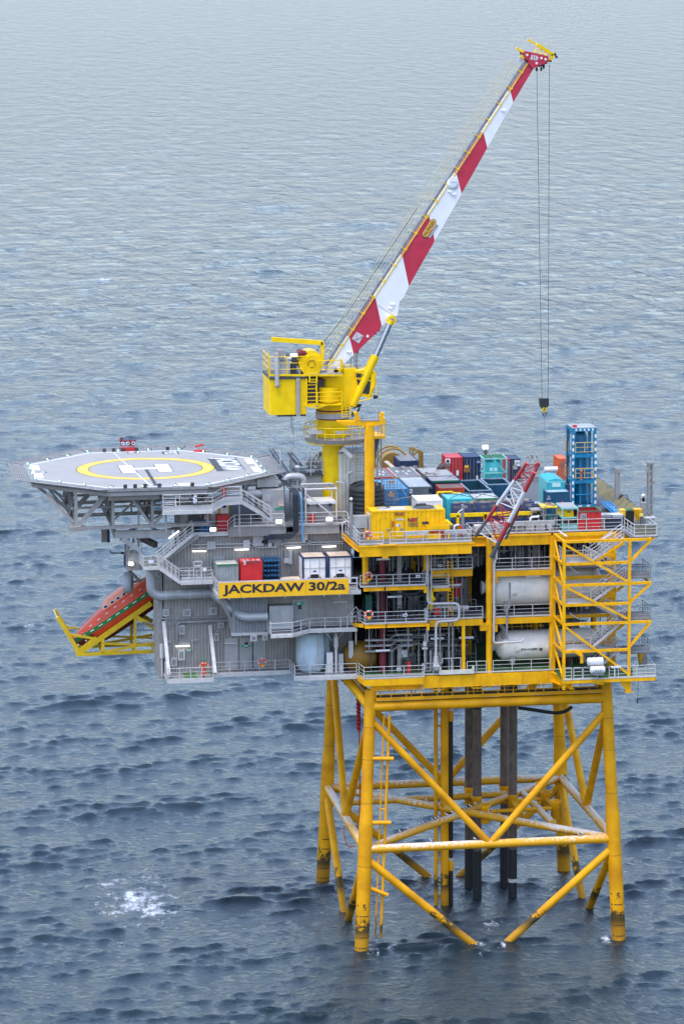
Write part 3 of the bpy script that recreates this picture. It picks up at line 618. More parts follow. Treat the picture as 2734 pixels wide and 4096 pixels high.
# pipework: runs along x at several depths, uprights between decks, and short spools
R_ = random.Random(11)
pm = [grey_dark, galv_dark, grey_dark, grey_mid, dark_void, dark_void]  # mostly dark colours, the shade of the inner decks put into them
def runs(z0, z1, x0, x1, n, ys):
    for i in range(n):
        y = R_.choice(ys) + R_.uniform(-0.4, 0.4); z = R_.uniform(z0 + 2.3, z1 - 0.75); r = R_.choice((0.04, 0.05, 0.06, 0.09, 0.13))
        a = R_.uniform(x0, x0 + (x1-x0)*0.5); c = R_.uniform(a + 2, x1); dzz = R_.choice((-0.5, -0.3, 0.3))
        k = a + (c-a)*R_.uniform(0.3, 0.7)
        part('pipe', MB().pipe([(a, y+0.8, z), (a, y, z), (k, y, z), (k+0.4, y, z+dzz), (c, y, z+dzz), (c, y+0.8, z+dzz)], r, 8, bend=0.25, seg=3), R_.choice(pm))
    for i in range(n):
        x = R_.uniform(x0, x1); y = R_.choice(ys) + R_.uniform(-0.6, 0.6); r = R_.choice((0.03, 0.04, 0.05, 0.07))
        part('pipe', MB().pipe([(x, y, z0), (x, y, z1-0.4)], r, 8), R_.choice(pm))
def kit(z0, x0, x1, n, ys):
    for i in range(n):
        x = R_.uniform(x0, x1-0.8); y = R_.choice(ys) + R_.uniform(-0.5, 0.5); w = R_.uniform(0.4, 1.1); h = R_.uniform(0.8, 1.9); b = MB()
        b.box(x, y, z0+0.1, x+w, y+0.7, z0+h); b.box(x-0.05, y-0.05, z0, x+w+0.05, y+0.75, z0+0.1)
        b.box(x+w*0.2, y-0.03, z0+h*0.4, x+w*0.8, y-0.003, z0+h*0.85)
        part('cabinet', b, R_.choice((grey_dark, grey_mid, dark_void, grey_dark, dark_void)))
    for i in range(n):
        x = R_.uniform(x0, x1-1); y = R_.choice(ys) + R_.uniform(-0.5, 0.5); b = MB(); h = R_.uniform(1.2, 2.4)
        for q in (x, x+1.0):
            for y2 in (y, y+0.7): b.beam((q, y2, z0), (q, y2, z0+h), 0.07, 0.07)
        for z in (z0+h, z0+h*0.55): b.beam((x, y, z), (x+1, y, z), 0.07, 0.07); b.beam((x, y+0.7, z), (x+1, y+0.7, z), 0.07, 0.07); b.beam((x, y, z), (x, y+0.7, z), 0.07, 0.07); b.beam((x+1, y, z), (x+1, y+0.7, z), 0.07, 0.07)
        b.tube((x+0.5, y+0.3, z0), (x+0.5, y+0.3, z0+h*0.8), 0.16, 10); b.tube((x+0.1, y+0.3, z0+h*0.5), (x+0.9, y+0.3, z0+h*0.5), 0.1, 8)
        part('pipe_support', b, R_.choice((galv_dark, grey_dark, dark_void)))
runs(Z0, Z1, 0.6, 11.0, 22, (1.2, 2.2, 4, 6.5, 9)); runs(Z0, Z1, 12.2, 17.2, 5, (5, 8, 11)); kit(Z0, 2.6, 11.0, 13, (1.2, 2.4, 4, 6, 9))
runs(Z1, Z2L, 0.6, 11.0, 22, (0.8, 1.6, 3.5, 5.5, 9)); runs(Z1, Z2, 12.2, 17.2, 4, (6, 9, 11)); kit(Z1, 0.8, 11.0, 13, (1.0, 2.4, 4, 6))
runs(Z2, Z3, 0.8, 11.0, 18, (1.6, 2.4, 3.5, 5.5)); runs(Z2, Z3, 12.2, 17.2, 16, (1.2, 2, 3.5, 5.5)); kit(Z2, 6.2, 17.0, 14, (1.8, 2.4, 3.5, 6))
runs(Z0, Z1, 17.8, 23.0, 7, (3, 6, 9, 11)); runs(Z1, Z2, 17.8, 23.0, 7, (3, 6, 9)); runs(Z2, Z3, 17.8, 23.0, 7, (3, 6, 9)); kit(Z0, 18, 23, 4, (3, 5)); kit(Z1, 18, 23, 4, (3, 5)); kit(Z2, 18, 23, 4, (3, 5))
for z, x0, x1 in ((Z0, 2.5, 11), (Z1, 0.8, 11), (Z2, 0.8, 11), (Z2, 12.2, 17.2), (Z0, 18, 23), (Z1, 18, 23)):
    for y in (3.2, 5.6): part('railing', MB().rail([(x0, y, z), (x1, y, z)], sp=1.2, r=0.03, toe=False), galv_dark)
    for k in range(7):
        x = R_.uniform(x0, x1); y = R_.uniform(0.9, 2.6); zt = z + R_.uniform(2.0, 4.2); part('instrument_tubing', MB().pipe([(x, y, z), (x, y, zt), (x+R_.uniform(-1, 1), y, zt), (x+R_.uniform(-1, 1), y+0.5, z+4.3)], 0.028, 5), R_.choice((galv, galv_dark, grey_light)))
    for k in range(3): zz = z + 2.7 + 0.55*k; y = R_.uniform(1.4, 3.4); part('cable_tray', MB().beam((x0, y, zz), (x1-R_.uniform(0, 3), y, zz), 0.4, 0.07), R_.choice((galv_dark, grey_mid)))
# conduit racks seen below the first deck: three dark bundles that step down
for k in range(3):
    z = 29.82 - 0.52*k; b = MB()
    for j in range(4):
        dz_ = -0.07*j; x0, x1, x2, x3 = 0.2, 2.45+0.16*k, 3.0+0.16*k, 4.6
        b.pipe([(x0, 0.6+0.08*j, z+dz_), (x1, 0.6+0.08*j, z+dz_), (x2, 0.6+0.08*j, z+0.42+dz_), (x3, 0.6+0.08*j, z+0.42+dz_)], 0.035, 6)
    b.beam((0.2, 0.9, z-0.12), (x1, 0.9, z-0.12), 0.5, 0.05, 1); b.beam((x2, 0.9, z+0.3), (x3, 0.9, z+0.3), 0.5, 0.05, 1)
    part('conduit_rack', b, [galv_dark, galv])
b = MB()
for x in (0.55, 1.95, 4.2): b.beam((x, 0.5, 28.9), (x, 0.5, 31.3), 0.05, 0.05)
part('rack_hanger', b, galv)
# maroon firewater riser, grey column, green cabinets, red lockers
part('firewater_main', MB().tube((1.95, 1.5, Z0), (1.95, 1.5, 38.4), 0.31, 14).tube((1.95, 1.5, Z0), (1.95, 1.5, Z0+1.9), 0.35, 14), maroon)
part('lagged_main', MB().tube((2.85, 1.9, Z0), (2.85, 1.9, 29.2), 0.36, 14), grey_dark)
for za_, zb_ in ((Z0, 29.1), (Z2L, 38.2), (Z1, 34.6)): part('junction_post', MB().box(3.3, 1.2, za_, 3.7, 1.5, zb_), grey_mid)
part('junction_box', MB().box(3.75, 1.25, 27.9, 4.2, 1.5, 28.6).box(3.65, 1.1, 28.2, 3.95, 1.25, 28.6), grey_light)
part('fuel_drum', MB().lathe((0.0, 2.6, 27.9), [(0.01, -1.6), (0.9, -1.45), (1.35, -0.9), (1.45, 0), (1.35, 0.9), (0.9, 1.45), (0.01, 1.6)], 20, 'x', caps=False), mat('shaded yellow tank', (0.22, 0.115, 0.008), 0.6))  # yellow tank with the shade under the deck put into its colour
part('green_cabinet', MB().box(0.55, 2.4, Z1, 1.15, 3.2, 33.6), mat('green cabinet paint', (0.01, 0.13, 0.09), 0.6))
part('fire_cabinet', MB().box(4.04, 0.0, Z0, 4.30, 0.4, Z0+1.2), red)
part('fire_cabinet', MB().box(9.0, 4.0, Z1+1.2, 9.8, 4.4, Z1+2.7), red)
part('fire_cabinet', MB().box(6.6, 0.6, Z1+0.3, 7.2, 1.1, Z1+0.9), red)
part('door', MB().box(18.2, 3.0, Z0, 19.9, 3.2, 29.1), mat('faded red door', (0.36, 0.03, 0.022), 0.6))
part('door', MB().box(20.0, 3.6, Z0, 21.6, 3.8, 29.0), mat('dark green door', (0.005, 0.07, 0.045), 0.6))
# yellow bagged valve standing on the first deck
vx, vz = 6.34, Z1
b = MB(); b.lathe((vx, 0.6, 0), [(0.12, 32.35), (0.18, 32.7), (0.25, 32.9), (0.16, 33.1), (0.28, 33.35), (0.3, 33.6), (0.2, 33.75), (0.22, 34.1), (0.14, 34.6), (0.02, 34.65)], 12); b.tube((vx-0.3, 0.6, 33.4), (vx+0.35, 0.6, 33.4), 0.14, 8); part('bagged_valve', b, yellow_crane)
# valve skid on the cellar deck edge, with the large pipe that climbs and loops over the rail
b = MB(); b.box(6.85, -0.75, Z0+0.06, 10.1, -0.42, Z0+0.42); b.box(6.85, -0.78, Z0+0.42, 7.0, -0.4, Z0+0.75); b.box(9.95, -0.78, Z0+0.42, 10.1, -0.4, Z0+0.75); part('skid_beam', b, cream)
X_ = 6.57
pts = [(X_, -0.55, Z0+0.9), (X_, -0.55, Z1-0.1), (X_+2.15, -0.55, Z1-0.05), (X_+2.15, -0.55, Z1+1.55), (X_-0.75, -0.55, Z1+1.6), (X_-0.8, -0.55, 38.2)]
part('loop_pipe', MB().pipe(pts, 0.12, 10, bend=0.45), galv)
part('valve', MB().lathe((X_, -0.55, Z0+0.85), [(0.3, -0.3), (0.32, -0.1), (0.32, 0.1), (0.24, 0.3), (0.2, 0.9)], 14).tube((X_-0.28, -0.75, Z0+0.85), (X_+0.28, -0.75, Z0+0.85), 0.16, 12), grey_light)
for dx, h_ in ((-0.85, 4.3), (0.42, 4.7), (-0.45, 2.3), (1.25, 4.9), (1.6, 4.9)): part('pipe', MB().tube((X_+dx, -0.35, Z0+0.4), (X_+dx, -0.3, Z0+h_), 0.07 if dx != -0.45 else 0.12, 8), galv_dark)
part('gauge_tree', MB().tube((X_-1.05, -0.6, Z0+0.5), (X_-1.05, -0.6, Z0+3.9), 0.05, 6).box(X_-1.3, -0.75, Z0+2.5, X_-0.8, -0.5, Z0+2.65).box(X_-1.2, -0.7, Z0+2.8, X_-0.9, -0.5, Z0+3.2), grey_light)
part('hose_reel', MB().lathe((7.3, 1.2, Z1+0.75), [(0.3, -0.6), (0.3, 1.2), (0.24, 1.25), (0.24, 2.6)], 12, 'x'), galv)
part('pipe', MB().pipe([(5.85, -0.3, 29.6), (5.85, -0.3, 33.0), (6.15, -0.3, 33.5), (6.2, -0.3, 38.2)], 0.06, 8, bend=0.3), galv)
# downpipe in front of the white vessels
px = 12.25
part('downpipe', MB().pipe([(px, -0.55, 38.4), (px-0.05, -0.55, 37.2), (px-0.25, -0.55, 36.8), (px-0.3, -0.55, 29.3), (px+2.4, -0.55, 29.35), (px+2.5, -0.3, 29.6)], 0.1, 10, bend=0.25), galv)
part('downpipe', MB().pipe([(13.45, -0.5, 34.9), (13.45, -0.5, 32.7), (13.2, -0.5, 32.3), (13.2, -0.5, 29.6)], 0.1, 10, bend=0.25), galv_dark)
part('ribbed_duct', MB().pipe([(13.1, 0.8, 29.4), (13.2, 0.8, 30.3), (12.6, 0.8, 31.0)], 0.22, 12, bend=0.4), galv_dark)
b = MB()
for z in (30.0, 30.4, 30.8): b.tube((13.5, 3.2, z), (17.4, 3.2, z), 0.04, 6)
for x in (13.5, 14.4, 15.3, 16.2, 17.1): b.tube((x, 3.2, 29.3), (x, 3.2, 30.8), 0.04, 6)
part('railing', b, yellow)
part('equipment_step', MB().beam((12.0, 0.6, 29.0), (17.3, 0.6, 29.0), 0.1, 0.14), yellow)
# strip lights under the decks
for (c0, c1) in (((1.32, 0.80, 37.20), (2.54, 0.80, 37.20)), ((2.29, 0.60, 33.70), (3.64, 0.60, 33.74)), ((1.17, 0.60, 28.72), (2.48, 0.60, 28.74)), ((6.31, 0.80, 29.62), (7.54, 0.80, 29.61)), ((8.98, 0.80, 29.61), (10.33, 0.80, 29.58)), ((4.55, 2.00, 29.46), (5.58, 2.00, 29.44)),
                 ((8.21, 2.00, 34.34), (9.36, 2.00, 34.34)), ((15.08, 0.20, 35.27), (16.37, 0.20, 35.25))):
    b = MB(); b.beam(c0, c1, 0.16, 0.09); b.box(c0[0], c0[1]-0.05, c0[2]+0.045, c1[0], c1[1]+0.05, c0[2]+0.12); part('strip_light', b, plastic_white)
# name plates on the rails, walkway signs
for (p, w, h_) in (((4.82, -1.16, 35.91), 0.42, 0.26), ((3.62, -1.16, 32.35), 0.42, 0.26), ((7.26, 1.14, 36.40), 0.4, 0.24), ((3.01, -1.20, 27.34), 0.4, 0.24)):
    pl = part('location_plate', MB().box(p[0]-w/2, p[1]-0.03, p[2]-h_/2, p[0]+w/2, p[1]-0.005, p[2]+h_/2), plastic_white)
    pl2 = MB()
    for k in (-1, 0, 1): pl2.box(p[0]+k*0.11-0.035, p[1]-0.04, p[2]-0.07, p[0]+k*0.11+0.035, p[1]-0.032, p[2]+0.07)
    pl2.build('plate_lettering', grey_dark, pl)
# lifebuoys on the rails
def lifebuoy(p, label):
    t = thing('lifebuoy', label, 'lifebuoy', p, 'lifebuoys on the handrails', local=True)
    MB().torus((0, 0, 0), 0.31, 0.085, 'y', 24, 8, mfun=lambda i: 1 if (i % 6) == 0 else 0).build('ring', [mat('lifebuoy orange', (0.85, 0.09, 0.02), 0.5), white], t)
    MB().tube((0.02, -0.1, -0.42), (0.02, -0.1, -0.2), 0.1, 10).build('float_light', yellow_crane, t)
    MB().torus((0, -0.03, 0), 0.4, 0.016, 'y', 20, 5).build('grab_line', plastic_white, t)
lifebuoy((0.22, -1.25, 36.08), 'orange lifebuoy on the rail of the second deck balcony beside the yellow name board')
lifebuoy((0.27, -1.25, 32.54), 'orange lifebuoy on the rail of the first deck balcony')
lifebuoy((-0.11, -3.30, 40.25), 'orange lifebuoy on the rail in front of the yellow generator container')
lifebuoy((-8.99, 3.20, 27.52), 'orange lifebuoy on the lower walkway rail of the grey building')
# the two long white vessels
def vessel(label, c0, c1, x0, x1, R, y, z, shift):
    t = thing('pressure_vessel', label, 'pressure vessel', ((x0+x1)/2, y, z - R))
    prof = [(0.02, x0-R*0.5), (R*0.45, x0-R*0.45), (R*0.75, x0-R*0.3), (R*0.95, x0-R*0.1), (R, x0), (R, x1), (R*0.95, x1+R*0.1), (R*0.75, x1+R*0.3), (R*0.4, x1+R*0.46), (0.02, x1+R*0.5)]
    MB().lathe((0, y, z), prof, 40, 'x', caps=False).build('shell', mat('vessel cream paint', (0.84, 0.79, 0.69), 0.5, dirt=(0.5, 0.45, 0.36), dirt_amt=0.3, streak=True), t)
    MB().lathe((x0-R*0.5-0.12, y, z), [(0.5, -0.28), (0.62, -0.28), (0.62, -0.15), (0.52, -0.1), (0.52, 0.4)], 20, 'x').build('manway', grey_light, t)
    for x in (x0+0.8, x1-0.8): MB().box(x-0.2, y-R*0.8, z-R-0.35, x+0.2, y+R*0.8, z-R*0.55).build('saddle', grey_mid, t)
    MB().lathe((shift, y-R+0.02, z-0.05), [(0.19, 0.0), (0.19, -0.12), (0.0, -0.12)], 16, 'y').build('nozzle_cap', cream, t)
    return t
va = vessel('large cream pressure vessel on the first deck behind the downpipe', 0, 0, 12.6, 21.8, 1.75, 2.25, 34.0, 0)
vb = vessel('cream pressure vessel lettered JDA-V-62001 on the lowest deck', 0, 0, 13.2, 21.5, 1.35, 1.8, 28.6, 0)
for t, (p0, R, yy_, zz_) in ((va, ((14.10, 0.60, 33.65), 1.75, 2.25, 34.0)), (vb, ((14.35, 0.50, 28.32), 1.35, 1.8, 28.6))):
    for ch in list(t.children):
        if ch.name.startswith('nozzle_cap'): bpy.data.objects.remove(ch)
    zc = p0[2]; yy2 = yy_ - math.sqrt(max(0.01, R*R - (zc-zz_)**2))
    MB().lathe((p0[0], yy2+0.05, zc), [(0.19, 0.0), (0.19, -0.14), (0.0, -0.14)], 16, 'y').build('nozzle_cap', cream, t)
zc = 28.37; 
o = text('JDA-V-62001', 0.4, lettering, vb, (15.49, 1.8 - math.sqrt(1.35**2-(zc-28.6)**2) - 0.03, zc), rot=(PI/2, 0, 0), fit=(1.62, 0.26), name='tank_lettering', bold=0.012)
for t, p in ((va, (17.57, 0.55, 33.72)), (vb, (16.56, 0.50, 28.36))):
    MB().box(p[0]-0.14, p[1]-0.15, p[2]-0.12, p[0]+0.14, p[1]-0.02, p[2]+0.12).build('name_plate', grey_dark, t)
# ------------------------------------------------------------------ stair tower at the right end
tower = thing('stair_tower', 'yellow braced stair tower with zigzag grey stairs at the right end', 'stair tower', (20.8, -2, 25.5))
def tp(name, b, m): return b.build(name, m, tower)
TX0, TX1, TY = 17.78, 23.86, -4.0
for x in (TX0, TX1): tp('post', MB().beam((x, TY, 25.45 if x < 20 else 26.5), (x, TY, 39.25), 0.26, 0.26), yellow)
tp('post', MB().beam((17.62, -0.3, 26.5), (17.62, -0.3, 39.2), 0.24, 0.24), yellow)
levels = [39.18, 37.10, 35.14, 33.30, 31.52, 28.99]
for i, z in enumerate(levels):
    tp('cross_beam', MB().beam((TX0, TY, z), (25.9 if i % 2 == 0 else TX1, TY, z), 0.24, 0.24), yellow)
    tp('cross_beam', MB().beam((17.62, -0.3, z+0.05), (TX0, TY, z), 0.2, 0.22), yellow)
    tp('cross_beam', MB().beam((17.7, -0.4, z), (23.2, -0.4, z), 0.2, 0.3), yellow)
    if i % 2 == 0:
        tp('knee_brace', MB().beam((25.8, TY, z-0.1), (TX1+0.1, TY, levels[i+1] + (0.1 if i < 4 else 0.3)), 0.22, 0.22), yellow)
        tp('cross_beam', MB().beam((25.8, TY, z), (25.8, -0.6, z), 0.2, 0.22), yellow)
dg = [((17.88, -4.02, 38.92), (23.73, -4.02, 35.29)), ((17.95, -4.02, 34.99), (23.76, -4.02, 31.84)), ((17.96, -4.02, 31.27), (23.74, -4.02, 26.76))]
for p, q in dg: tp('diagonal', MB().beam(p, q, 0.2, 0.24, up=(0, 1, 0)), yellow)
for p, q in (((21.39, -1.20, 36.71), (23.96, -1.20, 38.44)), ((21.69, -1.20, 32.90), (23.93, -1.20, 34.36)), ((21.15, -1.20, 28.81), (24.07, -1.20, 30.82))): tp('diagonal', MB().beam(p, q, 0.2, 0.24, up=(0, 1, 0)), yellow)
for za, zb in ((39.1, 35.2), (35.2, 31.4), (31.4, 28.9), (28.9, 26.5)):
    tp('diagonal', MB().beam((17.62, -0.3, za), (17.75, -3.85, zb), 0.16, 0.2), yellow)
lev_r = [Z3, 35.6, 31.75, 28.6]                                       # right-hand landings
lev_l = [37.19, 33.36, 29.07]   # left-hand landings
def flight(p, q, w, name='flight'):
    """stair flight from p up to q, w wide in y: strings, treads and handrails as parts of one flight"""
    p, q = Vector(p), Vector(q); d = q - p; b = MB()
    for s_ in (0, w): b.beam(p + Vector((0, s_, 0)), q + Vector((0, s_, 0)), 0.05, 0.26)
    f = tp('stair_string', b, galv)
    n = max(4, int(abs(d.z)/0.21)); t = MB()
    for i in range(n):
        c = p + d*((i+0.5)/n); t.box(c.x-0.13, c.y+0.03, c.z-0.02, c.x+0.13, c.y+w-0.03, c.z+0.02)
    t.build('tread', grating, f)
    h = MB()
    for s_ in (0.0, w):
        o_ = Vector((0, s_, 0))
        for hh, r in ((1.05, 0.036), (0.7, 0.022), (0.38, 0.022)): h.tube(p+o_+Vector((0,0,hh)), q+o_+Vector((0,0,hh)), r, 6)
        for k in range(4): c = p + d*(k/3) + o_; h.beam(c, c + Vector((0,0,1.05)), 0.05, 0.05)
    h.build('handrail', galv, f)
for i in range(3):
    zl, zr_up = lev_l[i], lev_r[i]
    tp('landing', MB().box(17.9, -3.75, zl-0.1, 20.3, -0.8, zl), grating)
    tp('landing_edge', MB().beam((17.9, -3.78, zl-0.06), (20.4, -3.78, zl-0.06), 0.06, 0.2), galv)
    tp('railing', MB().rail([(17.95, -0.9, zl), (17.95, -3.72, zl), (20.35, -3.72, zl)], sp=0.8), galv)
    tp('kick_panel', MB().box(18.0, -3.70, zl+0.05, 20.2, -3.68, zl+0.55), mat('pale kick panel', (0.4, 0.42, 0.43), 0.6))
    flight((20.3, -3.6, zl), (23.6 if i else 23.4, -3.6, zr_up), 1.1)
    zr = lev_r[i+1]
    flight((23.2, -2.0, zr), (20.2, -2.0, zl), 1.1)
    tp('landing', MB().box(23.2, -3.75, zr-0.1, 26.0, -0.4, zr), grating)
    tp('railing', MB().rail([(23.9, -3.72, zr), (25.9, -3.72, zr), (25.9, -0.5, zr)], sp=1.0), galv_dark)
    tp('kick_panel', MB().box(23.9, -3.70, zr+0.05, 25.8, -3.68, zr+0.6), mat('grey kick panel', (0.2, 0.205, 0.21), 0.6))
flight((21.0, -2.0, Z0), (23.4, -2.0, 28.6), 1.0)
tp('landing', MB().box(24.0, -3.6, Z3-0.1, 26.6, 0.3, Z3), grating)
tp('railing', MB().rail([(24.3, 0.2, Z3), (24.4, -3.5, Z3), (26.5, -3.5, Z3), (26.5, 0.2, Z3)], sp=1.1), galv)
tp('kick_panel', MB().box(24.5, -3.48, Z3+0.05, 26.4, -3.46, Z3+1.0), mat('olive mesh panel', (0.18, 0.18, 0.13), 0.8))
for p, q in (((21.38, -3.70, 39.24), (22.27, -3.70, 39.82)),): tp('strip_light', MB().beam(p, q, 0.1, 0.1), plastic_white)
for c in (((19.54, -2.00, 35.89)), ((19.56, -2.00, 31.59)), ((18.36, -2.50, 39.40))):
    tp('strip_light', MB().beam(c, (c[0]-0.55, c[1]+1.1, c[2]+0.35), 0.12, 0.08), plastic_white)
for z in (27.1, 31.2, 35.2): tp('post', MB().beam((23.3, -0.35, z), (23.3, -0.35, z+4), 0.22, 0.22), yellow)
# lowest landing with gates, beam and brackets
tp('landing', MB().box(17.7, -4.1, 26.3, 26.4, 0.0, 26.38), deck_green)
tp('edge_beam', MB().beam((17.6, -4.1, 26.18), (26.3, -4.1, 26.18), 0.2, 0.3).beam((26.3, -4.1, 26.2), (26.3, 0, 26.2), 0.2, 0.26), yellow)
tp('edge_strip', MB().box(17.7, -4.22, 26.36, 26.4, -4.14, 26.46), galv)
tp('bracket', MB().prism([(23.0, -3.9, 26.05), (24.1, -3.9, 26.05), (24.1, -3.9, 25.0), (23.7, -3.9, 25.0)], (0, 0.3, 0)).box(23.55, -4.05, 24.94, 24.3, -3.4, 25.02), yellow)
tp('bracket', MB().beam((20.6, -4.0, 26.0), (21.5, -4.0, 25.9), 0.2, 0.24), yellow)
for x0, x1 in ((17.9, 18.5), (18.7, 19.5), (19.6, 20.9)): tp('gate', MB().rail([(x0, -4.1, 26.38), (x1, -4.1, 26.38)], sp=1.3, r=0.045), galv)
tp('railing', MB().rail([(22.0, -4.1, 26.38), (26.3, -4.1, 26.38), (26.3, -0.2, 26.38)], sp=0.95), galv)
tp('kick_panel', MB().box(24.2, -4.08, 26.45, 26.2, -4.06, 27.3), mat('pale green mesh panel', (0.33, 0.36, 0.33), 0.7))
tp('davit_hook', MB().beam((18.9, -4.1, 29.0), (19.35, -4.6, 28.7), 0.2, 0.25).box(19.2, -4.7, 28.0, 19.45, -4.5, 28.75), yellow)
tp('lamp_rack', MB().box(22.15, -4.25, 27.35, 23.1, -4.1, 27.5).beam((22.5, -4.18, 26.3), (22.5, -4.18, 27.35), 0.08, 0.08), plastic_white)
# life raft canisters, one above the other
def raft(c, label, R, L_, mark):
    t = thing('life_raft_canister', label, 'life raft', c, 'life raft canisters at the stair tower')
    b = MB(); prof = [(0.02, -L_/2-0.06), (R*0.7, -L_/2-0.03), (R*0.93, -L_/2+0.04)]
    k = 12
    for i in range(k+1):
        x = -L_/2+0.08 + (L_-0.16)*i/k; prof += [(R, x-0.03), (R*1.025, x), (R, x+0.03)]
    prof += [(R*0.93, L_/2-0.04), (R*0.7, L_/2+0.03), (0.02, L_/2+0.06)]
    b.lathe((c[0], c[1], c[2]+R), prof, 22, 'x', caps=False); b.build('shell', plastic_white, t)
    for x in np.linspace(-L_/2+0.18, L_/2-0.18, 7):
        MB().lathe((c[0]+x, c[1], c[2]+R), [(R*1.03, -0.012), (R*1.035, 0), (R*1.03, 0.012)], 22, 'x', caps=False).build('strap', red if abs(x) < 0.1 else grey_mid, t)
    if mark: text('R=D', 0.3, navy, t, (c[0]+0.02, c[1]-R*1.03, c[2]+R*0.95), fit=(0.62, 0.16), name='canister_lettering', ext=0.004)
    MB().box(c[0]-L_*0.4, c[1]-0.3, c[2]-0.1, c[0]+L_*0.4, c[1]+0.3, c[2]+0.02).build('cradle', galv_dark, t)
rc = (20.68, -4.30, 27.94)
raft((rc[0], -4.15, 27.63), 'white banded life raft canister, upper one by the stair tower', 0.38, 1.45, False)
raft((rc[0]+0.1, -4.75, 27.02), 'white banded life raft canister lettered R=D, lower one', 0.34, 1.3, True)
ch = thing('davit_hopper', 'small yellow hopper and grey box on the lowest right landing', 'hopper', (25.6, -1.0, 26.4))
p = (25.60, -1.00, 27.85)
MB().lathe((p[0], -1, 0), [(0.05, p[2]-0.85), (0.13, p[2]-0.8), (0.32, p[2]+0.25), (0.32, p[2]+0.35)], 12).build('cone', yellow, ch)
MB().box(p[0]+0.1, -0.7, 26.4, p[0]+0.75, -0.2, p[2]+0.5).build('box', grey_mid, ch)
MB().beam((p[0], -1, 26.4), (p[0], -1, p[2]-0.7), 0.08, 0.08).build('stand', galv_dark, ch)

# ------------------------------------------------------------------ the grey accommodation and utility block
block = thing('accommodation_block', 'grey ribbed accommodation and utility block left of the open module', 'building', (-9.5, 9, 25.9))
def bp(name, b, m, parent=None): return b.build(name, m, parent or block)
WY = 5.0
bp('wall', MB().corr((-18.1, WY), (-0.5, WY), 25.95, 30.6), grey_clad)
bp('wall', MB().corr((-18.1, WY), (-15.1, WY), 30.6, 36.6).corr((-15.1, WY), (-0.5, WY), 30.6, 39.3), grey_clad)
b = MB()
for i in range(10): x = -18.1 + 0.3*i; b.corr((x, WY), (x+0.3, WY), 36.6, 36.75 + 0.27*i, 0.3)
bp('wall', b, grey_clad)
bp('wall', MB().corr((-18.25, 9.4), (-18.25, 5.3), 26.0, 36.6), grey_clad)
bp('core', MB().box(-18.15, 5.2, 26.0, -15.2, 9.3, 36.5).box(-15.2, 5.2, 26.0, -0.6, 9.4, 30.6).box(-15.2, 5.2, 30.6, -0.6, 20, 39.2), grey_dark)
bp('corner_post', MB().box(-18.35, 4.88, 25.95, -17.85, 5.3, 36.7), grey_mid)
bp('corner_post', MB().box(-0.75, 4.9, 25.95, -0.4, 5.3, 39.3), grey_mid)
bp('wall_band', MB().box(-17.85, 4.86, 30.95, -0.75, 4.99, 31.2), galv_dark)
bp('wall_band', MB().box(-17.85, 4.88, 35.0, -13.6, 4.99, 35.12), grey_mid)
# roof deck: lower left part and raised right part with deep edge girders
bp('roof', MB().box(-15.3, 4.4, 39.3, -11.5, 22, 39.5).box(-11.8, 4.2, 39.9, -0.6, 22, 40.05), grating)
bp('edge_girder', MB().girder((-11.8, 4.1, 39.62), (-6.55, 4.1, 39.62), 0.3, 0.85), grey_mid)
bp('edge_girder', MB().girder((-5.6, 4.1, 39.62), (-1.6, 4.1, 39.62), 0.3, 0.8), grey_mid)
bp('edge_girder', MB().beam((-15.3, 4.35, 39.38), (-11.8, 4.35, 39.38), 0.14, 0.25), galv)
for x in (-9.9, -8.3, -4.2): bp('web_stiffener', MB().box(x-0.02, 4.0, 39.25, x+0.02, 4.07, 40.0), grey_light)
bp('railing', MB().rail([(-15.1, 4.4, 39.5), (-11.9, 4.4, 39.5), (-11.3, 4.3, 40.05), (-6.7, 4.3, 40.05)], sp=1.5), galv)
bp('railing', MB().rail([(-5.6, 4.3, 40.05), (-0.9, 4.3, 40.05)], sp=1.45), galv)
bp('railing', MB().rail([(-0.9, 4.3, 40.05), (-0.9, 1.0, Z3+0.1), (-0.95, -2.4, Z3)], sp=1.3, toe=False), galv)
# container balcony with the name board
BF = 34.85
bp('balcony_floor', MB().box(-13.5, -1.15, BF-0.3, -0.55, WY-0.08, BF), galv_dark)
bp('balcony_edge', MB().beam((-13.6, -1.15, BF-0.2), (-0.45, -1.15, BF-0.2), 0.12, 0.4).beam((-13.55, -1.15, BF-0.2), (-13.55, 4.9, BF-0.2), 0.12, 0.4), grey_light)
bp('railing', MB().rail([(-13.5, 4.6, BF), (-13.5, -1.12, BF)], sp=1.6), galv)
b = MB()
for z, w in ((BF+1.12, 0.12), (BF+0.62, 0.1)): b.beam((-13.5, -1.12, z), (-0.7, -1.12, z), 0.07, w)
for x in np.linspace(-13.4, -0.8, 9): b.beam((x, -1.12, BF), (x, -1.12, BF+1.15), 0.1, 0.09)
bp('railing', b, galv)
bp('mesh_panel', MB().box(-13.53, 0.2, BF+0.1, -13.49, 2.8, BF+1.15), grey_light)
bp('balcony_strut', MB().beam((-13.4, -0.9, BF-0.3), (-11.31, 3.20, 30.78), 0.28, 0.28), galv)
board = tag(MB().box(0, -0.03, 0, 11.86, 0.03, 1.40).build('name_board', mat('name board yellow', (0.92, 0.48, 0.005), 0.5, var=0.05)), 'long yellow name board lettered JACKDAW 30/2a hung on the balcony rail', 'sign')
board.location = (-13.44, -1.33, 34.53)
text('JACKDAW 30/2a', 1.3, lettering, None, (5.93, -0.036, 0.70), fit=(11.2, 1.05), bold=0.045, name='board_lettering', ext=0.004).parent = board
for x in (0.9, 2.3, 6.0, 9.6, 11.0): MB().beam((x, 0.06, -0.18), (x, 0.06, 0.3), 0.08, 0.06).build('board_bracket', galv, board)
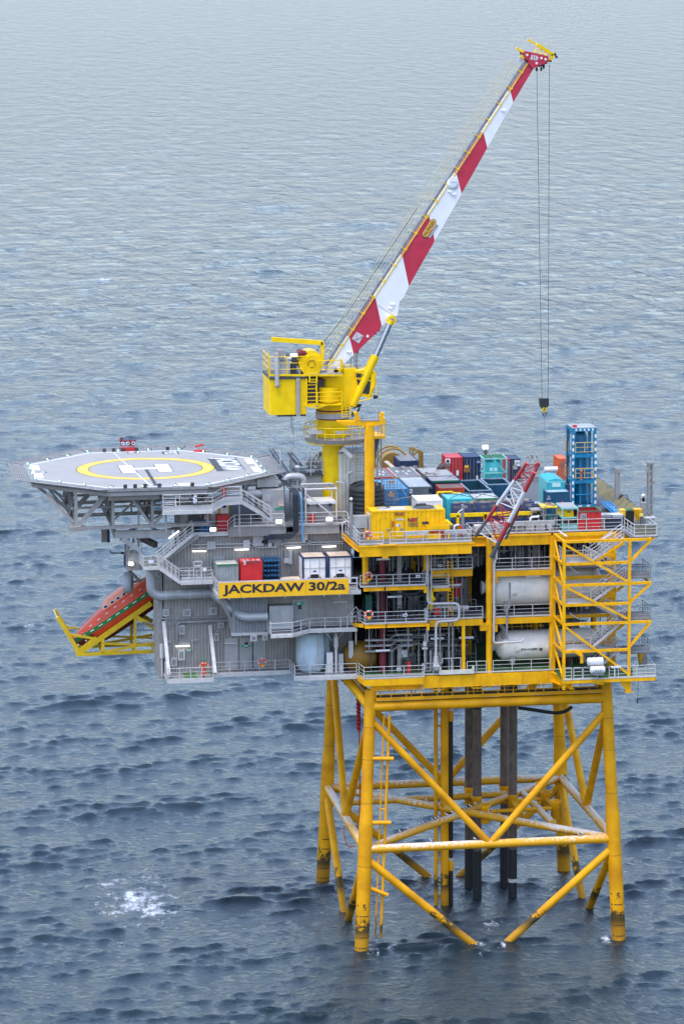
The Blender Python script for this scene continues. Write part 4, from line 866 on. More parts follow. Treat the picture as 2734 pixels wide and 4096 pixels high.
for x in (1.98, 3.95, 5.93, 7.91, 9.88): MB().box(x-0.012, -0.034, 0, x+0.012, -0.0305, 1.4).build('board_joint', mat('board joint', (0.45, 0.24, 0.01), 0.6), board)
# mid level: projecting plant room, walkway, doors
bp('wall', MB().corr((-12.0, 0.9), (-8.75, 0.9), 30.85, BF-0.3), mat('light grey ribbed panel', (0.27, 0.28, 0.29), 0.6, dirt=(0.15, 0.15, 0.15), dirt_amt=0.4, streak=True))
bp('wall', MB().box(-12.0, 1.0, 30.75, -8.8, 4.95, BF-0.3), grey_mid)
bp('sill', MB().box(-12.1, 0.6, 30.62, -8.7, 1.0, 30.85), galv)
bp('wall', MB().corr((-8.7, 2.2), (-0.6, 2.2), 31.0, BF-0.3, 0.26, 0.05), grey_clad)
bp('ceiling', MB().box(-8.7, 2.1, 30.7, -0.5, 4.95, 30.95), grey_dark)
bp('plant_cabinet', MB().box(-8.6, 0.9, 31.0, -6.4, 2.0, 33.2).box(-7.6, 0.85, 31.9, -6.6, 0.895, 33.0), grey_light)
bp('walkway', MB().prism([(-8.75, -1.6, 30.98), (-6.8, -1.5, 30.98), (-5.0, 0.2, 30.98), (-0.6, 0.2, 30.98), (-0.6, 2.3, 30.98), (-8.75, 2.3, 30.98)], (0, 0, -0.08)), grating)
b = MB()
for p, q in (((-8.8, -1.6), (-6.8, -1.5)), ((-6.8, -1.5), (-5.0, 0.15)), ((-5.0, 0.15), (-0.6, 0.15))): b.beam((*p, 30.86), (*q, 30.86), 0.1, 0.26)
bp('walkway_edge', b, galv)
bp('railing', MB().rail([(-8.75, 0.8, 30.98), (-8.75, -1.58, 30.98), (-6.8, -1.48, 30.98), (-5.0, 0.2, 30.98), (-0.7, 0.2, 30.98)], sp=1.5), galv)
bp('stair_gate', MB().rail([(-1.5, 0.25, 31.0), (-0.7, 0.25, 31.9)], sp=0.8, toe=False).rail([(-0.7, 0.25, 31.9), (-0.5, 0.0, 31.6)], sp=0.8, toe=False), galv)
def door(x0, x1, y, z0, z1, win=True, m=None):
    d = bp('door', MB().box(x0, y-0.06, z0, x1, y-0.005, z1), m or grey_warm)
    f = MB(); f.box(x0-0.09, y-0.09, z0, x0-0.003, y-0.004, z1+0.09); f.box(x1+0.003, y-0.09, z0, x1+0.09, y-0.004, z1+0.09); f.box(x0-0.003, y-0.09, z1+0.003, x1+0.003, y-0.004, z1+0.09); f.build('frame', grey_light, d)
    if win: MB().box((x0+x1)/2-0.16, y-0.068, z1-0.8, (x0+x1)/2+0.16, y-0.061, z1-0.3).build('window', glass, d)
    MB().tube((x1-0.12, y-0.12, z0+0.95), (x1-0.12, y-0.12, z0+1.15), 0.025, 6).build('handle', galv, d)
door(-6.22, -5.03, 2.1, 31.0, 33.4)
door(-13.14, -12.27, 4.9, BF+0.03, 37.1)
door(-10.75, -9.72, 4.9, 26.6, 29.4); door(-9.62, -8.56, 4.9, 26.6, 29.4, False)
bp('wall_panel', MB().box(-12.23, 4.86, 26.6, -11.10, 4.93, 29.5), grey_light)
for (c, w, h_) in (((-5.69, 2.05, 33.12), 0.9, 0.24), ((-10.25, 4.82, 28.76), 0.95, 0.2), ((-15.56, 4.82, 28.54), 0.4, 0.24), ((-25.79, 4.00, 49.94), 0, 0)):
    if w == 0: continue
    s_ = bp('exit_sign', MB().box(c[0]-w/2, c[1]-0.02, c[2]-h_/2, c[0]+w/2, c[1]+0.0, c[2]+h_/2), mat('exit sign green', (0.02, 0.35, 0.2), 0.5))
    MB().prism([(c[0]-0.02, c[1]-0.026, c[2]-0.05), (c[0]+0.06, c[1]-0.026, c[2]-0.05), (c[0]+0.06, c[1]-0.026, c[2]-0.09), (c[0]+0.16, c[1]-0.026, c[2]), (c[0]+0.06, c[1]-0.026, c[2]+0.09), (c[0]+0.06, c[1]-0.026, c[2]+0.05), (c[0]-0.02, c[1]-0.026, c[2]+0.05)], (0, 0.004, 0)).build('arrow', white, s_)
    MB().box(c[0]-0.16, c[1]-0.026, c[2]-0.09, c[0]-0.06, c[1]-0.022, c[2]+0.09).build('pictogram', white, s_)
# strip lights on the walls
for p, q in (((-15.16, 4.60, 37.86), (-13.90, 4.60, 37.84)), ((-11.24, 4.60, 37.88), (-9.98, 4.60, 37.87)), ((-6.42, 4.60, 37.88), (-5.15, 4.60, 37.90)), ((-3.12, 4.60, 37.89), (-1.85, 4.60, 37.89)), ((-16.82, 4.60, 29.02), (-15.53, 4.60, 29.03))):
    s_ = bp('strip_light', MB().beam(p, q, 0.2, 0.1), lamp_on); MB().beam((p[0], p[1], p[2]+0.09), (q[0], q[1], q[2]+0.09), 0.26, 0.05).build('housing', grey_light, s_)
for p, q in (((-12.31, 4.70, 29.09), (-11.11, 4.70, 29.07)), ((-2.52, 1.90, 33.19), (-1.25, 1.90, 33.18))): bp('strip_light', MB().beam(p, q, 0.2, 0.08), plastic_white)
# cable trays and boxes along the upper wall
b = MB()
for p, q in (((-15.28, 4.70, 38.45), (-9.75, 4.70, 38.40)), ((-15.29, 4.70, 38.14), (-9.75, 4.70, 38.10)), ((-9.26, 4.70, 38.00), (-7.36, 4.70, 37.99)), ((-6.66, 4.70, 38.34), (-1.15, 4.70, 38.30)), ((-6.66, 4.70, 38.11), (-1.15, 4.70, 38.10)), ((-9.75, 4.70, 38.40), (-9.19, 4.70, 38.00)), ((-7.36, 4.70, 37.99), (-6.66, 4.70, 38.34))): b.beam(p, q, 0.25, 0.08)
bp('cable_tray', b, galv)
for (x, y, w, h_) in ((568, 132, .8, .75), (800, 124, .6, .8), (878, 100, 1.0, 1.0), (1000, 112, .9, .7), (960, 128, .5, .4), (1188, 78, .5, .8), (1065, 190, .45, .55), (1063, 230, .45, .5), (1090, 210, .3, 1.3), (1210, 112, .5, .5)):
    p = Vector(((-13.41 - -14.81)/100*(x-568) + -13.41, 4.75, 38.34 - (y-132 + 0.035*(x-568))*(38.34 - 36.93)/100))
    bp('wall_box', MB().box(p.x-w/2, 4.55, p.z-h_/2, p.x+w/2, 4.9, p.z+h_/2), random.choice((galv, grey_light, galv_dark)))
bp('cable_run', MB().pipe([(-8.28, 4.60, 38.78), (-8.29, 4.60, 38.27)], 0.1, 8), black)
bp('wall_recess', MB().box(-8.40, 4.8, 38.07, -7.35, 4.9, 38.66), grey_light)
# boxes on the lower wall
for (x, y, w, h_) in ((270, 577, .55, .7), (408, 577, .75, .7), (582, 567, .7, .7), (372, 690, .6, .9), (632, 662, .55, .55), (600, 740, .45, .7), (368, 858, .65, 1.0), (318, 905, .55, .8), (290, 770, .4, .2), (455, 762, .55, .18), (885, 685, .5, .5), (810, 688, .6, .55)):
    c = Vector((-17.66 + (x-270)*(-16.26 - -17.66)/100, 4.8, 32.18 - (y-577 + 0.033*(x-270))*(32.18 - 30.76)/100))
    yb = 4.9 if x < 745 else 0.78
    bx_ = bp('wall_box', MB().box(c.x-w/2, yb-0.25, c.z-h_/2, c.x+w/2, yb, c.z+h_/2), random.choice((grey_light, galv, grey_light)))
    MB().box(c.x-w*0.28, yb-0.27, c.z-h_*0.3, c.x+w*0.28, yb-0.253, c.z+h_*0.3).build('cover', galv_dark, bx_)
# the big round air duct
dy = 4.15
e0, e1 = (-19.05, 4.15, 36.13), (-18.93, 4.15, 33.89)
d1, d2 = (-13.10, 4.15, 33.52), (-12.03, 2.60, 33.01)
dm = mat('air duct grey', (0.42, 0.425, 0.43), 0.4, 0.2, var=0.1, dirt=(0.2, 0.19, 0.18), dirt_amt=0.4)
bp('air_duct', MB().pipe([(e0[0], dy, e0[2]+1.2), (e0[0], dy, e1[2]), (d1[0]-0.3, dy, e1[2]+0.1)], 0.46, 20, bend=1.0, seg=6), dm)
q0, q1, q2 = (-12.65, 3.20, 33.41), (-11.07, 0.20, 32.36), (-8.85, 0.20, 32.42)
bp('air_duct', MB().pipe([(d1[0]-0.35, dy, e1[2]+0.1), (q0[0], 3.4, q0[2]), q1, q2], 0.42, 20, bend=0.9, seg=6), dm)
for x in (270, 430, 525): 
    xx = -17.71 + (x-270)*0.0138; bp('duct_flange', MB().tube((xx-0.04, dy, e1[2]+0.04), (xx+0.04, dy, e1[2]+0.04), 0.49, 20), galv)
bp('pipe', MB().pipe([(-18.33, 4.60, 31.35), (-18.11, 4.60, 31.63), (-11.66, 4.60, 31.61)], 0.07, 8), galv_dark)
bp('pipe', MB().pipe([(-16.68, 4.60, 29.08), (-16.65, 4.60, 31.22), (-11.80, 4.60, 31.26), (-11.80, 4.60, 31.68)], 0.13, 10, bend=0.35), galv_dark)
# hangers of the lower walkways
bp('hanger', MB().beam((-17.90, 4.70, 31.31), (-17.78, 1.70, 26.89), 0.3, 0.3), galv); bp('hanger', MB().beam((-13.63, 4.70, 30.80), (-13.53, 1.70, 26.94), 0.3, 0.3), galv)
W0 = 26.5
bp('walkway', MB().box(-17.9, 1.4, W0-0.1, -13.75, 4.9, W0), galv_dark)
bp('walkway_coating', MB().box(-16.27, 1.6, W0+0.004, -15.07, 4.5, W0+0.012), deck_green)
bp('walkway_edge', MB().beam((-17.95, 1.4, W0-0.14), (-13.7, 1.4, W0-0.14), 0.1, 0.28).beam((-17.9, 1.4, W0-0.14), (-17.9, 4.9, W0-0.14), 0.1, 0.28), galv)
bp('railing', MB().rail([(-17.85, 4.7, W0), (-17.85, 1.45, W0), (-13.75, 1.45, W0)], sp=1.1), galv)
bp('walkway', MB().box(-13.3, 3.4, W0-0.1, -6.35, 4.9, W0), galv_dark)
bp('walkway_edge', MB().beam((-13.5, 3.35, W0-0.12), (-6.35, 3.35, W0-0.12), 0.1, 0.3), galv)
bp('railing', MB().rail([(-13.4, 3.4, W0), (-6.4, 3.4, W0), (-6.35, 0.8, W0)], sp=1.35), galv)
bp('walkway', MB().box(-6.35, 0.75, W0-0.1, -0.5, 4.9, W0), galv_dark)
bp('walkway_edge', MB().beam((-6.4, 0.7, W0-0.16), (-0.45, 0.7, W0-0.16), 0.12, 0.34), galv)
bp('railing', MB().rail([(-6.3, 0.75, W0), (-0.6, 0.75, W0)], sp=1.4), galv)
bp('louvre', MB().box(-17.95, 4.7, 27.9, -17.4, 4.85, 29.0), grey_light)
bp('lamp_stack', MB().lathe((-18.15, 4.4, 0), [(0.18, 28.0), (0.18, 29.3)], 12).tube((-18.15, 4.4, 26.2), (-18.15, 4.4, 28), 0.07, 8), galv)
# pale blue tank and pump skid on the right walkway
tk = thing('potable_tank', 'pale blue upright tank with a cone foot on the lower walkway', 'tank', (-4.53, 2.9, W0))
tx = -4.53
MB().lathe((tx, 2.9, 0), [(0.95, W0+0.15), (1.25, W0+0.5), (1.35, W0+1.0), (1.35, 30.2), (1.1, 30.3), (0.2, 30.35)], 30).build('shell', pale_blue, tk)
MB().box(tx-0.35, 2.5, 30.3, tx+0.25, 3.0, 31.2).build('mixer_drive', grey_warm, tk)
MB().tube((tx+0.55, 1.55, W0+0.3), (tx+0.55, 1.55, 30.4), 0.05, 6).build('sight_tube', galv, tk)
t2 = thing('potable_tank', 'narrower pale blue upright tank half hidden behind the cone footed one', 'tank', (-3.38, 4.0, W0))
MB().lathe((-3.38, 4.0, 0), [(0.75, W0+0.1), (0.8, W0+0.4), (0.8, 30.2), (0.1, 30.4)], 24).build('shell', pale_blue, t2)
ds = thing('dosing_skid', 'white dosing pump skid with two columns beside the pale blue tanks', 'pump skid', (-2.61, 2.0, W0))
x_ = -2.84
MB().box(x_-0.35, 1.7, W0+0.1, x_+0.2, 2.2, 28.5).build('cabinet', white, ds); MB().box(x_+0.75, 1.8, W0+0.1, x_+1.2, 2.3, 28.3).build('cabinet', grey_light, ds)
MB().tube((x_+0.5, 1.7, W0+0.1), (x_+0.5, 1.7, 30.3), 0.14, 10).tube((x_+0.5, 1.7, 29.0), (x_+0.5, 1.7, 30.0), 0.22, 12).build('column', galv, ds)
MB().box(x_-0.5, 1.5, W0+0.005, x_+1.3, 2.4, W0+0.1).build('base', grey_mid, ds)
b = MB().pipe([(x_-0.95, 2.0, 29.9), (x_-0.95, 2.0, 30.75), (x_+2.4, 2.0, 30.75), (x_+2.4, 2.0, 29)], 0.09, 8, bend=0.3); b.beam((x_-0.6, 2.0, 30.7), (x_+0.2, 2, 29.5), 0.06, 0.06); b.beam((x_+1.6, 2.0, 30.7), (x_+0.6, 2, 29.6), 0.06, 0.06); bp('pipe', b, galv)
bp('wall_box', MB().box(-1.2, 1.3, 28.0, -0.8, 1.6, 29.6), grey_light)
# ---- access stairs at the left end
stairs = thing('access_stairs', 'galvanised external stairs with a corner landing at the left end of the grey block', 'stairs', (-18, 2.5, 35.5))
def sp_(name, b, m, parent=None): return b.build(name, m, parent or stairs)
LZ = 36.91; L1 = 35.45
lx0, lx1 = -19.94, -18.52
sp_('landing', MB().box(lx0, 2.0, LZ-0.05, lx1, 4.9, LZ+0.03), galv_dark); sp_('landing_edge', MB().beam((lx0, 1.95, LZ-0.02), (lx1, 1.95, LZ-0.02), 0.08, 0.3), galv)
sp_('railing', MB().rail([(lx0-0.1, 4.9, LZ), (lx0, 2.0, LZ), (lx1-0.1, 2.0, LZ)], sp=0.7), galv)
sp_('kick_panel', MB().box(lx0+0.1, 2.0, LZ+0.1, lx1-0.2, 2.03, LZ+0.95), mat('olive grey mesh', (0.24, 0.24, 0.2), 0.8))
sp_('location_plate', MB().box(lx0+0.45, 1.94, LZ+0.45, lx0+0.95, 1.96, LZ+0.75), plastic_white)
def sflight(p, q, w):
    p, q = Vector(p), Vector(q); d = q-p
    f = sp_('stair_string', MB().beam(p, q, 0.06, 0.32).beam(p+Vector((0, w, 0)), q+Vector((0, w, 0)), 0.06, 0.32), galv); t = MB(); n = max(4, int(abs(d.z)/0.2))
    for i in range(n): c = p + d*((i+0.5)/n); t.box(c.x-0.13, c.y+0.04, c.z-0.02, c.x+0.13, c.y+w-0.04, c.z+0.02)
    t.build('tread', grating, f); h = MB()
    for s_ in (0, w):
        for hh, r in ((1.1, 0.04), (0.75, 0.024), (0.4, 0.024)): h.tube(p+Vector((0, s_, hh)), q+Vector((0, s_, hh)), r, 6)
        for k in range(6): c = p + d*(k/5) + Vector((0, s_, 0)); h.beam(c, c+Vector((0, 0, 1.1)), 0.06, 0.05)
    h.build('handrail', galv, f)
sflight((lx1-0.1, 3.2, LZ+0.1), (-15.25, 3.2, 39.66), 1.1)
sflight((lx1, 2.0, LZ), (-16.57, 2.0, L1), 1.1)
l2 = -16.57; l3 = -13.6
sp_('landing', MB().box(l2, 2.0, L1-0.1, l3, 4.9, L1), galv_dark); sp_('landing_edge', MB().beam((l2, 1.95, L1-0.05), (l3, 1.95, L1-0.05), 0.08, 0.3), galv)
sp_('railing', MB().rail([(l2, 2.0, L1), (l3, 2.0, L1)], sp=0.8), galv); sp_('railing', MB().rail([(l2, 3.3, L1), (l3, 3.3, L1)], sp=0.9), galv)
sp_('kick_panel', MB().box(l2+0.1, 2.02, L1+0.05, l3-0.1, 2.05, L1+0.5), grey_light)
sp_('post_frame', MB().beam((-15.36, 1.9, L1-0.1), (-15.36, 1.9, 37.38), 0.08, 0.08).beam((-14.63, 1.9, L1-0.1), (-14.63, 1.9, 37.40), 0.08, 0.08).beam((-15.43, 1.90, 37.37), (-14.55, 1.90, 37.38), 0.08, 0.1).beam((-15.43, 1.90, 36.98), (-14.55, 1.90, 36.99), 0.08, 0.14), galv)
sp_('lamp_box', MB().box(-14.52, 1.8, 36.51, -14.23, 1.95, 36.75), plastic_white)
sp_('strip_light', MB().beam((-17.49, 3.00, 39.40), (-16.55, 3.00, 40.07), 0.12, 0.12), lamp_on)
sp_('brace', MB().beam((-19.42, 2.50, 36.67), (-18.28, 4.60, 35.50), 0.2, 0.2), galv)
sp_('side_plate', MB().prism([(-14.70, 3.60, 39.57), (-14.70, 3.60, 39.20), (-17.55, 3.60, 37.33), (-17.80, 3.60, 37.64)], (0, 0.1, 0)), grey_mid)
# cab-like lamp bracket and equipment left of the landing
lb = thing('satellite_dome_bracket', 'grey bracket platform with a floodlight left of the stairs', 'platform', (-20.63, 6, 36.2))
p0 = (-21.14, 6.00, 36.23); p1 = (-19.75, 6.00, 36.03)
MB().box(p0[0], 5.2, p0[2]-0.1, p1[0], 7.5, p0[2]+0.1).build('floor', grey_mid, lb); MB().rail([(p0[0], 7, p0[2]+0.1), (p0[0], 5.2, p0[2]+0.1), (p1[0], 5.2, p0[2]+0.1)], sp=0.7, h=2.4, mids=(2.2, 1.9, 1.6)).build('railing', grey_mid, lb)
MB().box(p0[0]+0.15, 5.6, p0[2]+0.1, p1[0]-0.2, 7.0, p0[2]+1.5).build('cabinet', grey_warm, lb)
MB().beam((-21.04, 5.50, 36.24), (-19.78, 7.00, 34.73), 0.2, 0.2).build('brace', grey_mid, lb)
f_ = (-20.80, 5.00, 36.80); MB().box(f_[0]-0.2, 5.0, f_[2]-0.13, f_[0]+0.2, 5.15, f_[2]+0.13).build('floodlight', lamp_warm, lb); MB().torus((f_[0]+0.12, 5.2, f_[2]-0.1), 0.32, 0.04, 'y', 16, 6).build('cable_coil', black, lb)
MB().box(-21.40, 5.3, 36.50, -21.27, 5.6, 37.62).build('side_panel', navy, lb)
MB().tube((-22.60, 5.40, 37.79), (-21.47, 5.40, 37.75), 0.06, 6).tube((-21.69, 5.40, 37.77), (-21.36, 5.40, 37.75), 0.12, 8).tube((-22.60, 5.40, 37.79), (-22.60, 5.40, 38.03), 0.04, 6).build('aerial', black, lb)
dm_ = thing('antenna_dish', 'pale grey round antenna dish above the lifeboat', 'antenna', (-20.67, 9, 33.55))
cc = (-20.67, 9.00, 34.30); R = 1.0
MB().lathe((cc[0], 9, cc[2]), [(0.02, -0.42), (R*0.98, -0.40), (R, -0.36), (R, 0.30), (R*0.8, 0.36), (0.02, 0.4)], 30, (Vector((0.25, 0.97, 0)).normalized(), Vector((0, 0, 1)), Vector((0.97, -0.25, 0))), caps=False).build('drum', mat('dish grey', (0.42, 0.45, 0.47), 0.5), dm_)
MB().tube((cc[0]+0.4, 9, cc[2]), (cc[0]+1.6, 9, cc[2]+0.3), 0.1, 8).build('mount', galv_dark, dm_)
# ------------------------------------------------------------------ items standing on the balcony
def small_box(name, label, cat, x0, x1, y0, y1, z0, z1, m, mtop, group=None, frame=None, pitch=0.28):
    t = thing(name, label, cat, ((x0+x1)/2, (y0+y1)/2, z0), group)
    d = 0.035
    b = MB(); i_ = 0.06
    b.corr((x0+i_, y0+i_), (x1-i_, y0+i_), z0+0.12, z1-0.12, pitch, d); b.corr((x1-i_, y0+i_), (x1-i_, y1-i_), z0+0.12, z1-0.12, pitch, d); b.corr((x1-i_, y1-i_), (x0+i_, y1-i_), z0+0.12, z1-0.12, pitch, d); b.corr((x0+i_, y1-i_), (x0+i_, y0+i_), z0+0.12, z1-0.12, pitch, d)
    b.build('body', m, t)
    f = MB(); w = 0.12
    for x in (x0, x1-w):
        for y in (y0, y1-w): f.box(x, y, z0, x+w, y+w, z1+0.03)
    for z in (z0, z1-w):
        for y in (y0, y1-w): f.box(x0+w, y+0.005, z+0.005, x1-w, y+w-0.005, z+w-0.005)
        for x in (x0, x1-w): f.box(x+0.005, y0+w, z+0.005, x+w-0.005, y1-w, z+w-0.005)
    f.build('frame', frame or m, t)
    MB().box(x0+w, y0+w, z1-0.06, x1-w, y1-w, z1-0.02).build('roof', mtop, t)
    return t
gz = 37.11
gb = small_box('cargo_container', 'small pale grey ribbed container on the balcony beside the red one', 'container', -13.36, -11.28, 1.6, 3.7, BF, gz, mat('grey container paint', (0.27, 0.30, 0.30), 0.55, dirt=(0.15, 0.15, 0.14), dirt_amt=0.4), cream)
MB().box(-13.28, 1.56, gz-0.14, -11.33, 1.59, gz-0.02).build('top_rail', green, gb)
rz0 = 37.38
rb = small_box('chemical_locker', 'bright red box container on the balcony left of the blue gas bottles', 'container', -11.14, -9.19, 1.0, 2.9, BF, rz0, red, red, pitch=3)
MB().box(-11.14+0.05, 1.02, BF+0.05, -9.19-0.05, 1.06, rz0-0.05).build('front_panel', red, rb)
MB().box(-10.90, 0.985, 37.34-0.04, -9.46, 0.998, 37.34+0.08).build('label_strip', grey_dark, rb)
text('AMC\n010', 0.2, white, rb, (-10.79, 0.99, 37.28), fit=(0.28, 0.36), name='container_lettering', bold=0.01)
for k, x in enumerate((0.35, 0.8, 1.25, 1.7)): text('AKO8'[k], 0.4, white, rb, (-11.14+x, 1.9, rz0-0.012), rot=(0, 0, 0), fit=(0.28, 0.6), name='roof_lettering')
rk = thing('gas_bottle_rack', 'rack of stacked dark blue gas bottles with round ends on the balcony', 'bottle rack', (-8.23, 2.2, BF))
xa, xb, za, zb = -8.93, -7.39, BF+0.3, 37.41
bm_ = mat('gas bottle blue', (0.02, 0.09, 0.17), 0.35)
k0 = None
for i in range(5):
    for j in range(5):
        x = xa + (xb-xa)*(i+0.5)/5; z = za + (zb-za)*(j+0.5)/5; r = 0.165
        if k0 is None:
            k0 = MB().lathe((0, 0, 0), [(0.03, -0.22), (0.05, -0.16), (0.09, -0.12), (r, 0.05), (r, 1.5)], 14, 'y').build('gas_bottle', bm_, rk); o = k0
        else: o = k0.copy(); COL.objects.link(o)
        o.location = Vector((x, 1.95, z)) - Vector(rk.location)
b = MB()
for i in range(6): x = xa + (xb-xa)*i/5; b.beam((x, 2.05, BF), (x, 2.05, zb), 0.05, 0.05); b.beam((x, 3.3, BF), (x, 3.3, zb), 0.05, 0.05)
for z in (BF+0.2, zb): b.beam((xa, 2.05, z), (xb, 2.05, z), 0.05, 0.05)
b.build('frame', navy, rk)
pl = thing('cargo_tray', 'low navy tray with a rusted tan lid beside the white tank containers', 'tray', (-6.62, 1.6, BF))
MB().box(-7.43, 1.0, BF, -5.64, 2.6, BF+0.62).build('body', navy, pl); MB().box(-7.43, 1.0, BF+0.622, -5.64, 2.6, BF+0.72).build('lid', rust_top, pl)
def tank_container(label, x0, x1):
    y0, y1, z1 = 0.95, 3.6, 37.62
    t = thing('tank_container', label, 'tank container', ((x0+x1)/2, (y0+y1)/2, BF), 'white tank containers on the balcony')
    f = MB(); w = 0.17
    for x in (x0, x1-w):
        for y in (y0, y1-w): f.box(x, y, BF, x+w, y+w, z1)
    for z in (BF, z1-0.14): f.box(x0+w, y0+0.01, z, x1-w, y0+w-0.01, z+0.13); f.box(x0+w, y1-w, z, x1-w, y1-0.01, z+0.13); f.box(x0+0.01, y0+w, z, x0+w-0.01, y1-w, z+0.13); f.box(x1-w+0.01, y0+w, z, x1-0.01, y1-w, z+0.13)
    f.build('frame', navy, t)
    xm = (x0+x1)/2; 
    pan = MB(); pan.box(x0+w, y0+0.1, BF+1.15, x1-w, y0+0.14, z1-0.14); pan.box(x0+w, y0+0.1, BF+0.13, x0+w+0.25, y0+0.14, BF+1.15); pan.box(x1-w-0.25, y0+0.1, BF+0.13, x1-w, y0+0.14, BF+1.15)
    pan.prism([(x0+w+0.25, y0+0.1, BF+1.15), (x0+w+0.7, y0+0.1, BF+1.15), (x0+w+0.25, y0+0.1, BF+0.7)], (0, 0.04, 0)); pan.prism([(x1-w-0.25, y0+0.1, BF+1.15), (x1-w-0.25, y0+0.1, BF+0.7), (x1-w-0.7, y0+0.1, BF+1.15)], (0, 0.04, 0))
    pan.build('front_panel', white, t)
    MB().box(x0+0.03, y0+w, BF+0.13, x0+0.08, y1-w, z1-0.14).box(x1-0.08, y0+w, BF+0.13, x1-0.03, y1-w, z1-0.14).build('side_panel', white, t)
    g = MB()
    for x in (xm-0.42, xm+0.42): g.box(x-0.035, y0+0.05, BF+0.13, x+0.035, y0+0.095, z1-0.15)
    g.box(x0+w, y0+0.05, BF+1.72, x1-w, y0+0.09, BF+1.78); g.build('grid_bar', galv, t)
    MB().lathe((xm, y0+0.25, BF+0.75), [(0.5, 0), (0.55, 0.3), (0.55, 2.2)], 20, 'y').build('tank_end', dark_void, t)
    MB().box(xm+0.3, y0+0.02, BF+0.35, xm+0.72, y0+0.05, BF+0.62).build('data_plate', white, t)
    pl_ = []
    for i in range(20): a = 2*PI*i/20; pl_.append((xm+0.02+0.19*math.cos(a), y0+0.092, BF+1.43+0.075*math.sin(a)))
    MB().prism(pl_, (0, -0.006, 0)).build('badge', mat('badge blue', (0.02, 0.06, 0.3), 0.5), t)
    MB().box(x0+w, y0+0.18, z1-0.08, x1-w, y1-w, z1-0.02).build('roof', rust_top, t)
tank_container('white tank container with a rusted roof, left one of the balcony pair', -5.52, -3.22)
tank_container('white tank container with a rusted roof, right one next to the open module', -3.15, -0.85)
# ------------------------------------------------------------------ equipment on the roof of the block
RZ = 40.05
ah = thing('air_handling_unit', 'grey air handling unit with a signboard between the roof stairs and the cables', 'air handling unit', (-9.4, 6, RZ))
a0, a1, a2, a3 = -8.52, -6.47, 43.06, RZ
MB().box(a0, 6, RZ, a1, 10.5, a2).build('casing', grey_warm, ah)
MB().box(-8.45, 5.95, 42.03, -7.73, 5.995, 42.68).build('hatch', grey_light, ah)
sg = MB().box(-6.93, 5.95, 41.50, -6.52, 5.995, 42.06).build('signboard', white, ah)
for k, (y_, m_) in enumerate(((668, 'r'), (686, 'r'), (703, 'y'), (716, 'r'))):
    MB().box(-6.89, 5.94, 41.49 + 0.46*(3-k)/3 + 0.02, -6.57, 5.948, 41.49 + 0.46*(3-k)/3 + 0.1).build('warning_strip', red if m_ == 'r' else pad_yellow, sg)
MB().box(-7.31, 5.95, 41.27, -6.47, 5.995, 41.44).build('exit_strip', mat('exit sign green', (0.02, 0.35, 0.2), 0.5), ah)
MB().pipe([(-10.04, 6.50, 42.72), (-9.33, 6.50, 42.74), (-8.40, 6.50, 42.67)], 0.38, 18, bend=0.6).build('inlet_duct', dm, ah)
MB().box(-8.82, 7, 43.21, -6.86, 9.5, 43.90).build('fan_box', grey_warm, ah)
MB().pipe([(-9.92, 7.50, 42.55), (-9.91, 7.50, 43.45), (-9.38, 7.50, 43.56), (-8.66, 7.50, 43.54)], 0.3, 18, bend=0.6).build('fan_duct', dm, ah)
MB().pipe([(-6.77, 8.00, 43.36), (-6.24, 8.00, 43.41), (-5.96, 8.00, 43.98), (-4.69, 8.00, 44.00), (-4.35, 8.00, 43.72), (-4.36, 8.00, 43.29)], 0.32, 18, bend=0.8, seg=5).build('outlet_duct', dm, ah)
vt = thing('ventilation_house', 'plain grey ventilation house behind the galvanised pipe frame', 'plant housing', (-3.6, 10, RZ))
MB().box(-3.97, 10, RZ, -2.04, 14, 43.76).build('casing', grey_warm, vt)
vz_ = 43.76
MB().rail([(-4.61, 13.5, vz_), (-4.61, 9.6, vz_), (-2.28, 9.6, vz_), (-2.28, 13.5, vz_)], sp=1.4, h=1.3, mids=(0.9, 0.5), toe=False).build('railing', galv, vt)
MB().box(-4.61, 9.6, vz_-0.08, -2.04, 14, vz_+0.01).build('roof', grey_dark, vt)
eq = thing('roof_pump_skid', 'jumble of grey pumps and valve boxes on the ventilation house roof', 'pump skid', (-2.97, 11.5, vz_))
b = MB(); rr_ = random.Random(5)
for i in range(12): x = -3.65 + rr_.uniform(0, 2.1); z = vz_ + rr_.uniform(0.5, 1.9); w = rr_.uniform(0.15, 0.45); b.box(x, 11+rr_.uniform(0, 1), z-w, x+w, 12+rr_.uniform(0, .5), z+w*0.6)
b.build('valve_box', grey_mid, eq); b = MB()
for i in range(6): x = -3.65 + 0.4*i; b.beam((x, 11.4, vz_), (x, 11.4, vz_+1.9), 0.08, 0.08); b.tube((x, 11.2, vz_+0.9), (x+0.3, 11.2, vz_+1.5), 0.1, 8)
b.build('stand', galv, eq); MB().tube((-3.80, 10.5, vz_+0.25), (-2.98, 10.5, vz_+0.25), 0.2, 12).build('drum', grey_light, eq)
